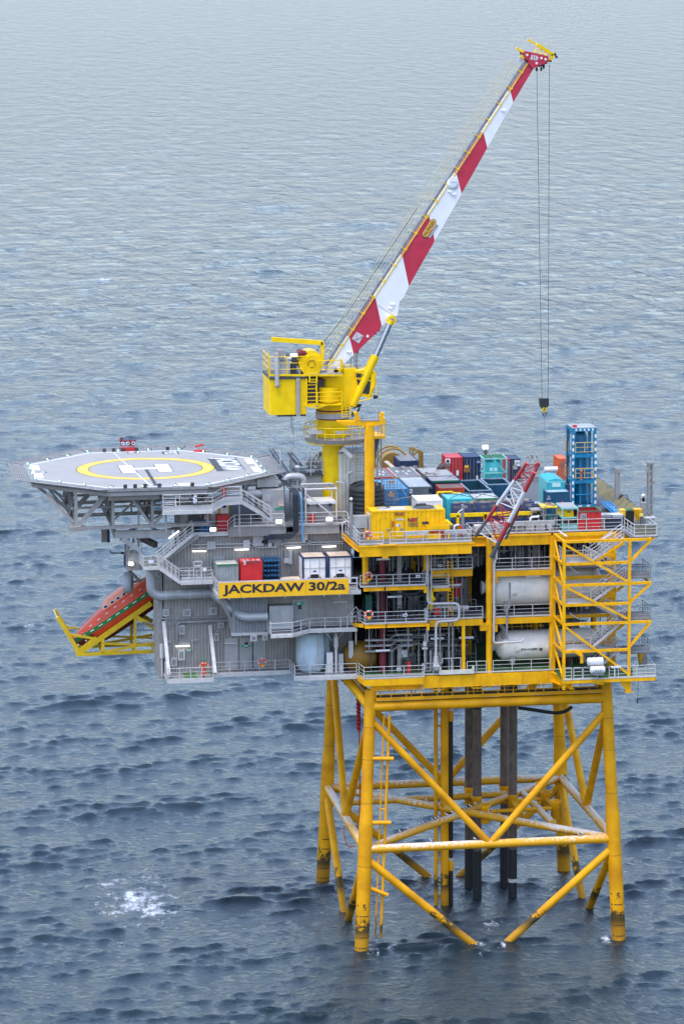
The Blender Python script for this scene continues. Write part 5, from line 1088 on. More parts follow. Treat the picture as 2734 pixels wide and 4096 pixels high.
# cable risers
cr = thing('cable_riser', 'thick dark cable bundle dropping over the roof edge and turning left', 'cable bundle', (-5.71, 3.7, 38.9))
for k in range(7):
    o_ = 0.075*(k-3)
    MB().pipe([(-5.71+o_-0.8, 9.5, 43.24+0.7), (-5.71+o_, 3.6, 43.04+0.1), (-5.71+o_, 3.6, 39.17+o_), (-8.59+o_, 3.6, 39.12+o_), (-8.59+o_, 3.9, 38.52)], 0.04, 6, bend=0.35).build('cable', mat('dark blue cable', (0.022, 0.03, 0.042), 0.5), cr)
cb = thing('cable_riser', 'slim bright blue cable bundle dropping beside the dark one', 'cable bundle', (-5.16, 3.6, 38.5))
for k in range(3): MB().pipe([(-5.31+0.05*k, 4.2, 43.09+0.1), (-5.21+0.05*k, 3.6, 42.62), (-5.14+0.05*k, 3.6, 38.68)], 0.028, 6, bend=0.2).build('cable', sky_blue if k != 1 else mat('cable blue', (0.05, 0.22, 0.45), 0.5), cb)
# galvanised frame over the roof edge
fr = thing('service_gantry', 'galvanised pipe frame with a diagonal brace on the roof edge', 'frame', (-3.32, 4.6, RZ))
b = MB(); xl, xr, zt_ = -4.64, -1.77, 43.28
for x in (xl, xr): b.tube((x, 4.6, RZ), (x, 4.6, zt_), 0.09, 8); b.tube((x, 7.5, RZ), (x, 7.5, zt_), 0.09, 8); b.tube((x, 4.6, zt_), (x, 7.5, zt_), 0.09, 8)
b.tube((xl, 4.6, zt_), (xr, 4.6, zt_), 0.09, 8); b.tube((xl, 7.5, zt_), (xr, 7.5, zt_), 0.09, 8); b.beam((xl, 4.5, zt_-0.4), (xl+2.9, 4.5, RZ+0.4), 0.12, 0.12); b.build('frame', galv, fr)
b = MB(); 
for k in range(5): b.beam((xl-1.6, 5.0+0.35*k, zt_+0.12), (xr, 5.0+0.35*k, zt_+0.12), 0.06, 0.06)
for k in range(12): b.beam((xl-1.5+0.45*k, 4.9, zt_+0.16), (xl-1.5+0.45*k, 6.5, zt_+0.16), 0.05, 0.03)
b.build('cable_tray', galv_dark, fr)
wt = thing('wash_unit', 'white topped grey wash unit under the pipe frame', 'cabinet', (-2.98, 6, RZ))
MB().box(-4.25, 6, RZ, -1.77, 8.5, 41.62).build('body', grey_mid, wt); MB().box(-4.31, 5.9, 41.64, -1.63, 8.6, 41.86).build('top', white, wt)
for x in (-4.31, -3.31, -2.20): MB().box(x-0.14, 5.75, 41.46, x+0.14, 5.9, 41.69).build('lamp', dark_void, wt)
MB().box(-4.26, 5, RZ, -3.70, 5.5, RZ+0.75).build('red_locker', red, wt)
# cable ladders that run up to the helideck level
for i, (p, q, lab) in enumerate((((-5.65, 5.00, 43.01), (-6.33, 19.00, 44.86), 'twin dark cable ladder sloping back over the roof, nearer the helideck net'), ((-4.95, 9.00, 44.76), (-4.67, 18.00, 44.62), 'short grey cable ladder with a white cap sloping back over the roof'))):
    t = thing('cable_ladder', lab, 'cable ladder', tuple(Vector(p)), 'cable ladders on the roof'); p, q = Vector(p), Vector(q); b = MB(); s_ = Vector((0.35, 0, 0)); n = 26
    for o_ in (0, 1, 2): b.beam(p + s_*o_, q + s_*o_, 0.06, 0.12)
    for k in range(n): c = p.lerp(q, k/n); b.beam(c, c + s_*2, 0.04, 0.04)
    b.build('ladder', galv_dark, t); b = MB()
    for o_ in (0.15, 0.3, 0.5, 0.62): b.tube(p + Vector((o_, 0, 0.08)), q + Vector((o_, 0, 0.08)), 0.035, 5)
    b.build('cable', mat('dark blue cable', (0.022, 0.03, 0.042), 0.5), t); b = MB()
    for k in range(5): c = p.lerp(q, (k+0.5)/5); b.beam((c.x+0.35, c.y, RZ), (c.x+0.35, c.y, c.z), 0.1, 0.1)
    b.build('support', galv_dark, t)
    if i: MB().box(p.x-0.05, p.y-0.15, p.z-0.1, p.x+0.3, p.y-0.02, p.z+0.1).build('end_cap', white, t)
ap = thing('roof_mast', 'slim white aerial pole on the roof left of the crane', 'mast', (-5.84, 13, RZ)); MB().tube((-5.84, 13, RZ), (-5.83, 13, 45.77), 0.05, 8).build('pole', white, ap); MB().tube((-5.98, 13.00, 45.80), (-5.64, 13.00, 45.69), 0.04, 6).build('crossarm', grey_mid, ap)
# floodlights clamped on the roof rail
for i, (p, lab) in enumerate((((-13.29, 4.10, 39.92), 'lit twin floodlight on the roof edge by the red locker'), ((-7.21, 4.00, 40.48), 'lit twin floodlight on the roof rail left of the dark cables'), ((-2.54, 4.00, 40.57), 'lit twin floodlight on the roof rail below the pipe frame'))):
    t = thing('floodlight', lab, 'floodlight', (p[0], p[1], p[2]-0.3), 'floodlights on the roof edge')
    for s_ in (-0.14, 0.14): MB().box(p[0]+s_-0.115, p[1]-0.06, p[2]-0.13, p[0]+s_+0.115, p[1]+0.02, p[2]+0.13).build('lens', lamp_warm, t)
    MB().box(p[0]-0.3, p[1]+0.03, p[2]-0.18, p[0]+0.3, p[1]+0.12, p[2]+0.16).box(p[0]-0.35, p[1]-0.02, p[2]-0.3, p[0]+0.35, p[1]+0.1, p[2]-0.22).build('housing', grey_light, t)
rl = thing('fire_locker', 'bright red upright locker on the roof by the head of the stairs', 'locker', (-12.23, 5, 39.5)); MB().box(-12.82, 5, 39.5, -11.62, 6.2, 41.00).build('body', red, rl); MB().box(-12.75, 4.97, 39.6, -12.25, 4.995, 40.89).box(-12.21, 4.97, 39.6, -11.69, 4.995, 40.89).build('door', red, rl)
for i, x in enumerate((-14.20, -13.67)):
    dr = thing('drum', ('blue drum at the head of the roof stairs, left one', 'blue drum beside the red locker, right one')[i], 'drum', (x, 5.2, 39.5), 'blue drums by the red locker'); MB().lathe((x, 5.2, 39.5), [(0.3, 0), (0.31, 0.3), (0.33, 0.32), (0.31, 0.34), (0.31, 0.7), (0.33, 0.72), (0.31, 0.74), (0.31, 1.1), (0.29, 1.12)], 18).build('shell', mat('drum blue', (0.02, 0.12, 0.36), 0.45), dr)
    MB().tube((x+0.1, 5.1, 40.62), (x+0.1, 5.1, 40.66), 0.05, 8).build('bung', white, dr)
ex = thing('fire_extinguisher', 'dark red wheeled extinguisher with white marks behind the blue drums', 'fire extinguisher', (-13.79, 6.2, 39.5)); MB().lathe((-13.79, 6.2, 39.5), [(0.3, 0.2), (0.34, 0.3), (0.34, 1.35), (0.2, 1.65), (0.08, 1.75), (0.08, 1.95)], 16).build('bottle', maroon, ex); MB().box(-13.89, 5.7, 40.63, -13.75, 5.75, 40.84).build('label', white, ex)
for i, x0 in enumerate((-13.13, -12.24)):
    lk = thing('equipment_cabinet', ('white door cabinet with yellow edges under the helideck stairs, left one', 'white door cabinet with yellow edges under the helideck stairs, right one')[i], 'cabinet', (x0+0.4, 7.4, 39.5), 'cabinets under the helideck stairs')
    MB().box(x0, 7, 39.5, x0+0.7, 8, 43.0-0.75).build('body', white, lk); MB().box(x0-0.09, 6.95, 39.5, x0-0.005, 7.05, 42.3).box(x0+0.705, 6.95, 39.5, x0+0.8, 7.05, 42.3).build('edge', yellow, lk); MB().box(x0+0.2, 6.96, 41.4, x0+0.5, 6.995, 42.0).build('gauge', dark_void, lk)
# cream exhaust enclosure right of the crane pedestal
cz = 45.77
ce = thing('exhaust_enclosure', 'tall cream ribbed exhaust enclosure with a caged ladder behind the boom rest', 'plant housing', (1.0, 11, RZ))
cx0, cx1 = -1.04, 1.67
MB().corr((cx0, 14), (cx0+0.2, 9), Z3, cz+0.4, 0.3, 0.06).corr((cx0+0.2, 9), (cx1, 9), Z3, cz, 0.3, 0.06).box(cx0+0.25, 9.1, Z3, cx1, 14, cz).build('casing', cream, ce)
MB().box(cx0, 8.9, cz, cx1, 14, cz+0.12).build('roof', grey_light, ce)
b = MB(); lx = 1.02
for x in (lx-0.35, lx+0.35): b.beam((x, 8.7, Z3+1), (x, 8.7, cz+1.1), 0.05, 0.05)
for z in np.arange(Z3+1.2, cz+1, 0.3): b.beam((lx-0.35, 8.7, z), (lx+0.35, 8.7, z), 0.03, 0.03)
for z in np.arange(Z3+2.2, cz+1.1, 0.55): b.pipe([(lx-0.35, 8.7, z), (lx-0.38, 8.2, z), (lx, 8.0, z), (lx+0.38, 8.2, z), (lx+0.35, 8.7, z)], 0.02, 5)
b.build('cage_ladder', grey_mid, ce)
MB().pipe([(-0.11, 8.50, 41.99), (-0.20, 8.50, 44.03), (0.24, 8.50, 44.15)], 0.14, 10, bend=0.3).pipe([(-0.05, 8.60, 44.01), (-0.04, 8.60, 45.22), (0.30, 8.60, 45.32)], 0.1, 8, bend=0.25).pipe([(-1.32, 8.00, 43.33), (-0.58, 8.00, 43.24), (-0.56, 8.00, 41.75)], 0.08, 8, bend=0.2).build('pipe', galv, ce)
b = MB(); b.rail([(cx0+0.3, 13.5, cz+0.12), (cx0+0.3, 9.1, cz+0.12), (cx1, 9.1, cz+0.12)], sp=1.2, h=1.2, toe=False); b.build('railing', galv_dark, ce)
MB().beam((-0.73, 8.00, 46.48), (0.17, 8.00, 45.65), 0.3, 0.35).beam((-1.04, 8.00, 46.24), (-0.63, 8.00, 46.24), 0.15, 0.15).build('vent_arm', white, ce)
rr2 = random.Random(9); b = MB()
for i in range(9): x = -1.42 + rr2.uniform(0, 1.3); b.beam((x, 10+rr2.uniform(0, 1), RZ), (x, 10+rr2.uniform(0, 1), RZ+rr2.uniform(3.5, 6)), 0.07, 0.07)
for z in (41.5, 42.7, 44, 45.2): b.beam((-1.42, 10, z), (-1.42+1.3, 10, z), 0.07, 0.07)
b.build('pipe_stand', galv_dark, ce)
pc = thing('light_pole', 'perforated grey lamp pole in front of the black tank', 'lamp pole', (-1.15, 0.5, Z3)); p = (-1.06, 0.50, 42.98)
MB().box(p[0]-0.13, 0.4, Z3, p[0]+0.13, 0.62, p[2]-0.3).build('pole', galv_dark, pc); MB().sphere((p[0], 0.4, p[2]), 0.16, 10).build('lamp', plastic_white, pc); MB().box(p[0]+0.25, 0.4, Z3+0.9, p[0]+1.5, 1.3, Z3+2.0).build('control_box', grey_warm, pc)
b = MB().pipe([(-1.25, 1.50, 40.72), (-1.71, 1.50, 40.70), (-1.73, 1.50, 39.21), (-1.49, 1.50, 39.15)], 0.07, 8, bend=0.25); bp('vent_pipe', b, galv)
# ------------------------------------------------------------------ helideck
HX, HY, HZ, AP = -18.55, 13.1, 44.3, 10.7
heli = thing('helideck', 'octagonal pale grey helideck with a yellow ring and white H on a grey truss', 'helideck', (HX, HY, 39.5))
def hp(name, b, m, parent=None): return b.build(name, m, parent or heli)
oct_ = [(HX + AP/math.cos(PI/8)*math.cos(PI/8 + PI/4*i), HY + AP/math.cos(PI/8)*math.sin(PI/8 + PI/4*i)) for i in range(8)]
def octs(s): return [(HX + (x-HX)*s, HY + (y-HY)*s) for x, y in oct_]
deck = hp('pad', MB().prism([(x, y, HZ) for x, y in oct_], (0, 0, -0.35)), helipad)
def octring(s0, s1, z0, z1, m, name):
    b = MB(); A, B = octs(s0), octs(s1)
    for i in range(8):
        j = (i+1) % 8; b.add([(*A[i], z1), (*A[j], z1), (*B[j], z1), (*B[i], z1), (*A[i], z0), (*A[j], z0), (*B[j], z0), (*B[i], z0)], [(0, 3, 2, 1), (4, 5, 6, 7), (0, 1, 5, 4), (3, 7, 6, 2)])
    return b.build(name, m, deck if 'line' in name else heli)
octring(0.985, 0.968, HZ+0.002, HZ+0.008, pad_white, 'edge_line')
octring(1.035, 1.002, HZ-0.28, HZ-0.02, galv_dark, 'gutter')
octring(1.02, 0.985, HZ-0.7, HZ-0.36, steel_blue, 'rim_girder')
def disc(r0, r1, z, m, name, n=72, a0=0, a1=2*PI):
    vs = []; k = n if a1-a0 > 6.2 else n
    for i in range(k+1):
        a = a0 + (a1-a0)*i/k; vs += [(HX + r0*math.cos(a), HY + r0*math.sin(a), z), (HX + r1*math.cos(a), HY + r1*math.sin(a), z)]
    return MB().add(vs, [(2*i, 2*i+1, 2*i+3, 2*i+2) for i in range(k)]).build(name, m, deck)
disc(5.28, 6.5, HZ+0.004, pad_black, 'ring_outline'); disc(5.36, 6.42, HZ+0.008, pad_yellow, 'touchdown_ring')
for i in range(16):
    a = 2*PI*(i+0.3)/16; disc(5.84, 5.96, HZ+0.012, mat('pale ring lights', (0.85, 0.72, 0.3), 0.6, emit=(1, 0.8, 0.3), estr=0.35), 'ring_light', 6, a, a+0.16)
def patch(x0, y0, x1, y1, z, m, name): return MB().add([(x0, y0, z), (x1, y0, z), (x1, y1, z), (x0, y1, z)], [(0, 1, 2, 3)]).build(name, m, deck)
hw = 1.5
for m_, g_, z, nm in ((pad_black, 0.09, HZ+0.004, 'letter_outline'), (pad_white, 0, HZ+0.008, 'letter_H')):
    b = MB()
    for x0, x1, y0, y1 in ((-2.35, -1.05, -2.2, 2.2), (1.05, 2.35, -2.2, 2.2), (-1.05, 1.05, -0.42, 0.42)):
        b.add([(HX+x0-g_, HY+y0-g_, z), (HX+x1+g_, HY+y0-g_, z), (HX+x1+g_, HY+y1+g_, z), (HX+x0-g_, HY+y1+g_, z)], [(0, 1, 2, 3)])
    b.build(nm, m_, deck)
MB().add([(HX-2.15, HY+10.2, HZ+0.013), (HX-2.05, HY+10.2, HZ+0.013), (HX-0.45, HY-9.9, HZ+0.013), (HX-0.57, HY-9.9, HZ+0.013)], [(3, 2, 1, 0)]).build('centre_line', mat('pale line paint', (0.72, 0.73, 0.74), 0.6), deck)
patch(HX-0.16, HY-10.0, HX+0.16, HY-0.6, HZ+0.018, pad_black, 'black_line')
JX, JY = HX+7.75, HY+1.2
patch(JX-1.35, JY-4.1, JX+1.35, JY+4.1, HZ+0.004, pad_black, 'name_panel')
text('JACKDAW', 2, pad_white, None, (JX, JY, HZ+0.010), rot=(0, 0, -PI/2), fit=(8.0, 2.55), name='deck_lettering', ext=0.0, bold=0.06).parent = deck
def plate(x, y, w, d, s, rz=0.0):
    patch(x-w/2, y-d/2, x+w/2, y+d/2, HZ+0.004, pad_black, 'number_panel')
    o = text(s, 1, pad_white, None, (x, y, HZ+0.010), rot=(0, 0, rz), fit=(w*0.8, d*0.8) if abs(math.sin(rz)) < 0.5 else (d*0.85, w*0.8), name='deck_number', ext=0.0, bold=0.02); o.parent = deck
plate(-15.25, 22.15, 1.6, 1.7, '126', PI/2); plate(-18.70, 23.10, 1.3, 0.9, '15', PI)
plate(-28.57, 12.61, 1.5, 0.7, '22', -PI/2); plate(-18.69, 3.60, 1.4, 0.7, '22', 0)
for s_ in (-1, 1):
    patch(HX-10.3, HY+s_*2.4-1.5, HX-9.75, HY+s_*2.4+1.5, HZ+0.016, pad_white, 'edge_panel'); patch(HX+9.75, HY+s_*2.4-1.5, HX+10.3, HY+s_*2.4+1.5, HZ+0.016, pad_white, 'edge_panel')
# perimeter net, lights and cable hoops
nt_ = octs(1.005); no = octs(1.165)
for i in range(8):
    j = (i+1) % 8; b = MB()
    if i in (5,): continue   # the stair side has no net
    A, B, C_, D_ = Vector((*nt_[i], HZ-0.1)), Vector((*nt_[j], HZ-0.1)), Vector((*no[j], HZ+0.12)), Vector((*no[i], HZ+0.12))
    b.tube(D_, C_, 0.05, 6)
    for k in range(7): b.beam(A.lerp(B, k/6), D_.lerp(C_, k/6), 0.06, 0.06)
    fr_ = b.build('net_frame', galv_dark, heli)
    n_ = MB()
    for k in range(40): n_.beam(A.lerp(B, k/39), D_.lerp(C_, k/39), 0.11, 0.015)
    for k in range(1, 8): n_.beam(A.lerp(D_, k/8), B.lerp(C_, k/8), 0.09, 0.015)
    n_.build('net', net_mat, fr_)
k = 0
for i in range(8):
    j = (i+1) % 8
    for s_ in (0.02, 0.35, 0.68):
        p = Vector((*octs(1.0)[i], HZ)).lerp(Vector((*octs(1.0)[j], HZ)), s_)
        l_ = hp('perimeter_light', MB().lathe((p.x, p.y, HZ), [(0.14, -0.02), (0.13, 0.05), (0.08, 0.07)], 10), galv_dark)
        MB().lathe((p.x, p.y, HZ+0.1), [(0.07, 0), (0.06, 0.08), (0.01, 0.1)], 10).build('lens', lamp_green, l_)
        MB().torus((p.x+0.1, p.y-0.1, HZ+0.02), 0.25, 0.02, 'x' if i % 4 in (3, 0) else 'y', 12, 4).build('cable_hoop', black, l_)
for x in (-2.9, -2.0, -1.1, 0.2, 3.2):
    hp('floodlight', MB().box(HX+x-0.16, HY-10.95, HZ, HX+x+0.16, HY-10.7, HZ+0.32), dark_void)
    hp('floodlight', MB().box(HX+x-0.16, HY+10.6, HZ, HX+x+0.16, HY+10.9, HZ+0.32), dark_void)
fm = thing('fire_monitor', 'red fire monitor station on the far edge of the helideck', 'fire monitor', (HX-0.6, HY+11.3, HZ))
MB().box(HX-1.3, HY+10.9, HZ-0.1, HX+0.1, HY+11.5, HZ+0.35).build('cabinet', red, fm); MB().tube((HX-1.2, HY+11.2, HZ+0.5), (HX-1.2, HY+11.2, HZ+1.3), 0.12, 8).tube((HX-1.4, HY+11.2, HZ+0.95), (HX+0.2, HY+11.2, HZ+0.95), 0.09, 8).box(HX-0.6, HY+11, HZ+0.5, HX, HY+11.4, HZ+1.0).build('monitor', maroon, fm)
for x in (-1.1, -0.6, -0.1): MB().torus((HX+x, HY+10.9, HZ+0.75), 0.14, 0.03, 'y', 12, 5).build('valve_wheel', white, fm)
fm2 = thing('fire_monitor', 'small red fire monitor on the far right edge of the helideck', 'fire monitor', (HX+6.1, HY+9.2, HZ)); MB().box(HX+5.6, HY+9.1, HZ-0.1, HX+6.7, HY+9.6, HZ+0.15).tube((HX+5.7, HY+9.3, HZ+0.5), (HX+6.5, HY+9.3, HZ+0.7), 0.1, 8).build('body', red, fm2)
# truss below: three front-to-back planes of chords, posts and diagonals
def tb(p, q, w=0.3): hp('truss_member', MB().beam(p, q, w*0.85, w*0.85), steel_blue)
for y, dxx in ((4.0, 0.0), (11.0, 0.3), (18.0, 0.3)):
    zb_ = 40.42; zt_ = HZ - 0.75
    xs = [-25.81, -22.45, -18.85, -13.8]
    tb((xs[0]-0.4, y, zb_), (xs[3], y, zb_+0.05), 0.36); tb((HX-9.2 if y > 5 else HX-6, y, zt_), (xs[3]+3, y, zt_), 0.36)
    for x in xs: tb((x, y, zb_), (x, y, zt_), 0.32)
    tb((xs[1]-0.45, y, zt_), (xs[0]+0.15, y, zb_+0.1), 0.28); tb((xs[1]+1.5, y, zt_-0.2), (xs[2]-0.2, y, zb_+0.2), 0.3); tb((xs[2]+1.7, y, zt_-1.2), (xs[2]+0.2, y, zb_+0.2), 0.28)
    tb((-28.62 - (0.6 if y > 5 else 0), y, zt_), (xs[0]-0.2, y, zb_+0.6), 0.3)
    tb((xs[0], y, zb_+0.2), (xs[0]+2.6, y, zt_), 0.22)
    tb((xs[1], y+2.5, zb_), (xs[2], y+2.5, zt_), 0.2); tb((xs[2], y+2.5, zb_), (xs[3], y+2.5, zt_), 0.2); tb((xs[0]-2.5, y+1.5, zt_), (xs[0], y+1.5, zb_), 0.2); tb((xs[0]-.4, y+1.6, zb_+1.6), (xs[3], y+1.6, zb_+1.7), 0.24); tb((xs[2]-1.2, y+.8, zb_), (xs[2]-1.2, y+.8, zt_), 0.16)
for x in xs: tb((x, 4, zb_), (x, 18, zb_), 0.3); tb((x, 4, zt_), (x, 20, zt_), 0.3); tb((x, 4, zb_), (x, 11, zt_), 0.22); tb((x, 11, zb_), (x, 4, zt_), 0.22); tb((x, 11, zt_), (x, 18, zb_), 0.22)
for k in range(6): tb((HX-9+3.6*k, HY-9.6 + (0 if 0 < k < 5 else 4), HZ-0.55), (HX-9+3.6*k, HY+9.6 - (0 if 0 < k < 5 else 4), HZ-0.55), 0.28)
for k in range(5): hp('deck_beam', MB().girder((HX-9.5+(0 if k in (1, 2, 3) else 4), HY-8.5+4.2*k, HZ-0.5), (HX+9.5-(0 if k in (1, 2, 3) else 4), HY-8.5+4.2*k, HZ-0.5), 0.2, 0.4), steel_blue)
hp('front_girder', MB().girder((-22.97, 2.9, 43.41), (-18.29, 2.9, 43.41), 0.3, 0.62), grey_mid)
hp('node_plate', MB().box(xs[0]-0.7, 3.6, zb_-0.2, xs[0]+0.8, 4.5, zb_+0.2).prism([(xs[0]-0.6, 3.95, zb_+0.2), (xs[0]+0.4, 3.95, zb_+0.2), (xs[0], 3.95, zb_+0.8)], (0, 0.1, 0)), grey_mid)
hp('support_girder', MB().girder((-22.21, 5.00, 39.57), (-17.00, 5.00, 39.51), 0.35, 0.72), grey_light)
hp('support_girder', MB().beam((-22.21, 5.00, 39.50), (-22.21+0.5, 18, 39.50), 0.3, 0.6), steel_blue)
hp('support_brace', MB().beam((-21.63, 5.00, 39.18), (-19.92, 5.40, 37.94), 0.45, 0.45), grey_light); hp('support_brace', MB().beam((-19.81, 8.00, 38.81), (-18.39, 6.00, 38.30), 0.5, 0.5), mat('dark brown steel', (0.1, 0.09, 0.085), 0.6))  # second brace has one even dark brown colour
hp('support_leg', MB().tube((-15.74, 6, 37), (-15.74, 6, HZ-0.7), 0.42, 18), grey_mid)
hp('support_leg', MB().tube((-13, 17, 37), (-13, 17, HZ-0.7), 0.42, 18), grey_mid)
for p, q in (((-21.96, 7.00, 39.06), (-18.92, 14.00, 38.72)), ((-19.27, 9.00, 38.70), (-15.99, 9.00, 39.34)), ((-17.78, 12.00, 38.12), (-15.67, 12.00, 38.96)), ((-16.80, 7.00, 38.82), (-19.00, 7.00, 39.94)), ((-20.36, 7.00, 37.89), (-20.34, 7.00, 39.38)), ((-19.97, 6.00, 38.20), (-19.96, 6.00, 39.25)), ((-20.95, 5.50, 37.58), (-20.92, 5.50, 39.07))): tb(p, q, 0.24)
hp('brown_panel', MB().box(-23.11, 9, 38.15, -22.60, 9.3, 39.34), mat('weathered tan panel', (0.24, 0.21, 0.18), 0.7)); hp('dark_panel', MB().box(-22.58, 8.9, 38.13, -22.34, 9.4, 39.33), navy)
# access platform and stair down to the roof
PZ = 42.12
ax0, ax1, ax2 = -18.09, -13.60, -10.88
acc = thing('access_platform', 'pale grey helideck access platform with steps, hose cabinet and rails', 'platform', ((ax0+ax1)/2, 2, PZ))
def acp(name, b, m): return b.build(name, m, acc)
acp('floor', MB().box(ax0, 1.6, PZ-0.1, ax1, 3.4, PZ), galv_dark); acp('edge_beam', MB().beam((ax0-0.1, 1.55, PZ-0.1), (ax1, 1.55, PZ-0.1), 0.1, 0.34), galv)
acp('kick_panel', MB().box(ax0+0.05, 1.6, PZ+0.02, ax1, 1.63, PZ+0.45), grey_light)
acp('railing', MB().rail([(ax0, 3.3, PZ), (ax0, 1.62, PZ), (ax1, 1.62, PZ)], sp=1.6, h=1.55, mids=(1.2, 0.85, 0.5), r=0.045), galv)
for k in range(6): acp('step', MB().box(ax0+0.05, 1.9+0.3*k, PZ+0.3*k+0.22, -16.99, 2.2+0.3*k, PZ+0.3*k+0.30), grey_light)
acp('stair_string', MB().beam((-16.90, 1.9, PZ+0.2), (-16.90, 3.6, PZ+2.0), 0.08, 0.4), galv)
acp('hose_cabinet', MB().box(-16.65, 2.6, PZ+1.1, -15.43, 3.4, 44.41), white)
for x in (-16.28, -16.06, -15.84, -15.62): acp('valve', MB().box(x-0.08, 2.45, PZ+0.8, x+0.08, 2.6, PZ+1.5).lathe((x, 2.45, PZ+1.35), [(0.09, -0.06), (0.09, 0.0)], 10, 'y'), galv_dark)
acp('junction_box', MB().box(-15.34, 1.45, 42.87, -15.02, 1.6, 43.51), plastic_white); 
acp('cable_loop', MB().torus((-15.38, 1.45, 43.10), 0.38, 0.02, 'y', 18, 5).torus((-14.78, 1.45, 43.12), 0.42, 0.02, 'y', 18, 5), black)
UZ = 42.71
acp('ramp', MB().prism([(ax1, 1.7, PZ), (-12.52, 1.8, 42.67), (ax2, 1.9, UZ), (ax2, 1.9, UZ-0.16), (-12.52, 1.8, 42.67-0.16), (ax1, 1.7, PZ-0.2)], (0, 1.5, 0)), galv)
acp('kick_panel', MB().prism([(ax1, 1.68, PZ+0.1), (-12.52, 1.78, 42.67+0.1), (ax2, 1.88, UZ+0.1), (ax2, 1.88, UZ+0.55), (-12.52, 1.78, 42.67+0.6), (ax1, 1.68, PZ+0.6)], (0, 0.03, 0)), grey_light)
acp('railing', MB().rail([(ax1, 1.7, PZ), (-12.52, 1.8, 42.67), (ax2, 1.9, UZ)], sp=1.2, h=1.5, mids=(1.15, 0.8, 0.5), r=0.045), galv)
acp('railing', MB().rail([(ax1-1.5, 3.2, PZ+0.4), (-12.52, 3.2, 42.67), (ax2, 3.2, UZ)], sp=1.2, h=1.3), galv)
acp('foam_bottle', MB().lathe((-12.45, 2.4, UZ), [(0.18, 0.4), (0.2, 0.5), (0.2, 1.35), (0.08, 1.5), (0.08, 1.65)], 12), red)
p, q = Vector((ax2, 2.0, UZ)), Vector((-8.08, 2.60, 40.89)); b = MB(); t = MB(); h = MB(); d = q-p
for s_ in (0, 1.1): b.beam(p+Vector((0, s_, 0)), q+Vector((0, s_, 0)), 0.06, 0.3)
for i in range(12): c = p + d*((i+0.5)/12); t.box(c.x-0.13, c.y+0.04, c.z-0.02, c.x+0.13, c.y+1.06, c.z+0.02)
for s_ in (0, 1.1):
    for hh, r in ((1.1, 0.045), (0.75, 0.026), (0.4, 0.026)): h.tube(p+Vector((0, s_, hh)), q+Vector((0, s_, hh)), r, 6)
    for k in range(6): c = p + d*(k/5) + Vector((0, s_, 0)); h.beam(c, c+Vector((0, 0, 1.1)), 0.06, 0.05)
acp('stair_string', b, galv); acp('tread', t, grating); acp('handrail', h, galv)
acp('hose', MB().pipe([p+Vector((0.2, -0.1, 0.7)), p+Vector((0.9, -0.1, 0.1)), q+Vector((-0.2, -0.1, 0.3))], 0.05, 6), black)
acp('support_post', MB().beam((ax2-0.2, 2.2, RZ-0.5), (ax2-0.2, 2.2, UZ-0.1), 0.12, 0.12), galv_dark); acp('support_post', MB().beam((ax0+0.3, 2.4, 40), (ax0+0.3, 2.4, PZ-0.1), 0.2, 0.2), galv_dark)
# ------------------------------------------------------------------ lifeboat on its launching ramp
LBY = 12.0
bow = Vector((-25.78, 10.60, 28.30)); ang = math.radians(33.2)
U_ = Vector((math.cos(ang), 0, math.sin(ang))); Nn_ = Vector((-math.sin(ang), 0, math.cos(ang)))
def lp(s, w, n): return Vector((bow.x, LBY, bow.z)) + U_*s + Vector((0, 1, 0))*w + Nn_*n
boat = thing('lifeboat', 'orange enclosed free fall lifeboat with a green stripe tilted bow down on its ramp', 'lifeboat', tuple(lp(5, 0, -1.8)))
st = [(0.0, 0.10, 0.10, -0.25), (0.35, 0.5, 0.2, -0.7), (1.0, 0.85, 0.4, -1.25), (2.0, 1.15, 0.64, -1.65), (3.2, 1.35, 0.85, -1.85), (4.6, 1.45, 1.02, -1.9), (6.5, 1.45, 1.05, -1.9), (8.5, 1.4, 1.05, -1.88), (10.2, 1.3, 1.0, -1.8), (10.6, 1.1, 0.8, -1.6)]
rings = []
for s, w, t_, k in st:
    rings.append([lp(s, 0, k), lp(s, -w*0.55, k*0.9), lp(s, -w*0.92, k*0.45), lp(s, -w, -0.24), lp(s, -w*1.03, -0.2), lp(s, -w*1.03, 0.2), lp(s, -w*0.98, 0.24), lp(s, -w*0.82, t_*0.75), lp(s, -w*0.5, t_),
                  lp(s, w*0.5, t_), lp(s, w*0.82, t_*0.75), lp(s, w*0.98, 0.2), lp(s, w*1.03, 0.16), lp(s, w*1.03, -0.12), lp(s, w, -0.16), lp(s, w*0.92, k*0.45), lp(s, w*0.55, k*0.9)])
n_ = 17; hull = MB(); vs = [v for r in rings for v in r]
for i in range(len(st)-1):
    for j in range(n_):
        a, b_, c_, d_ = i*n_+j, i*n_+(j+1) % n_, (i+1)*n_+(j+1) % n_, (i+1)*n_+j
        m_ = 1 if j in (0, 1, 15, 16) else (2 if j in (4, 12) else (1 if j in (2, 14) and i < 3 else 0))
        hull.add([vs[a], vs[b_], vs[c_], vs[d_]], [(0, 1, 2, 3)], m_)
hull.add(rings[0], [tuple(range(n_))], 1); hull.add(rings[-1], [tuple(reversed(range(n_)))], 0)
hull.build('hull', [orange, redbrown, mat('fender green', (0.01, 0.20, 0.05), 0.6)], boat)
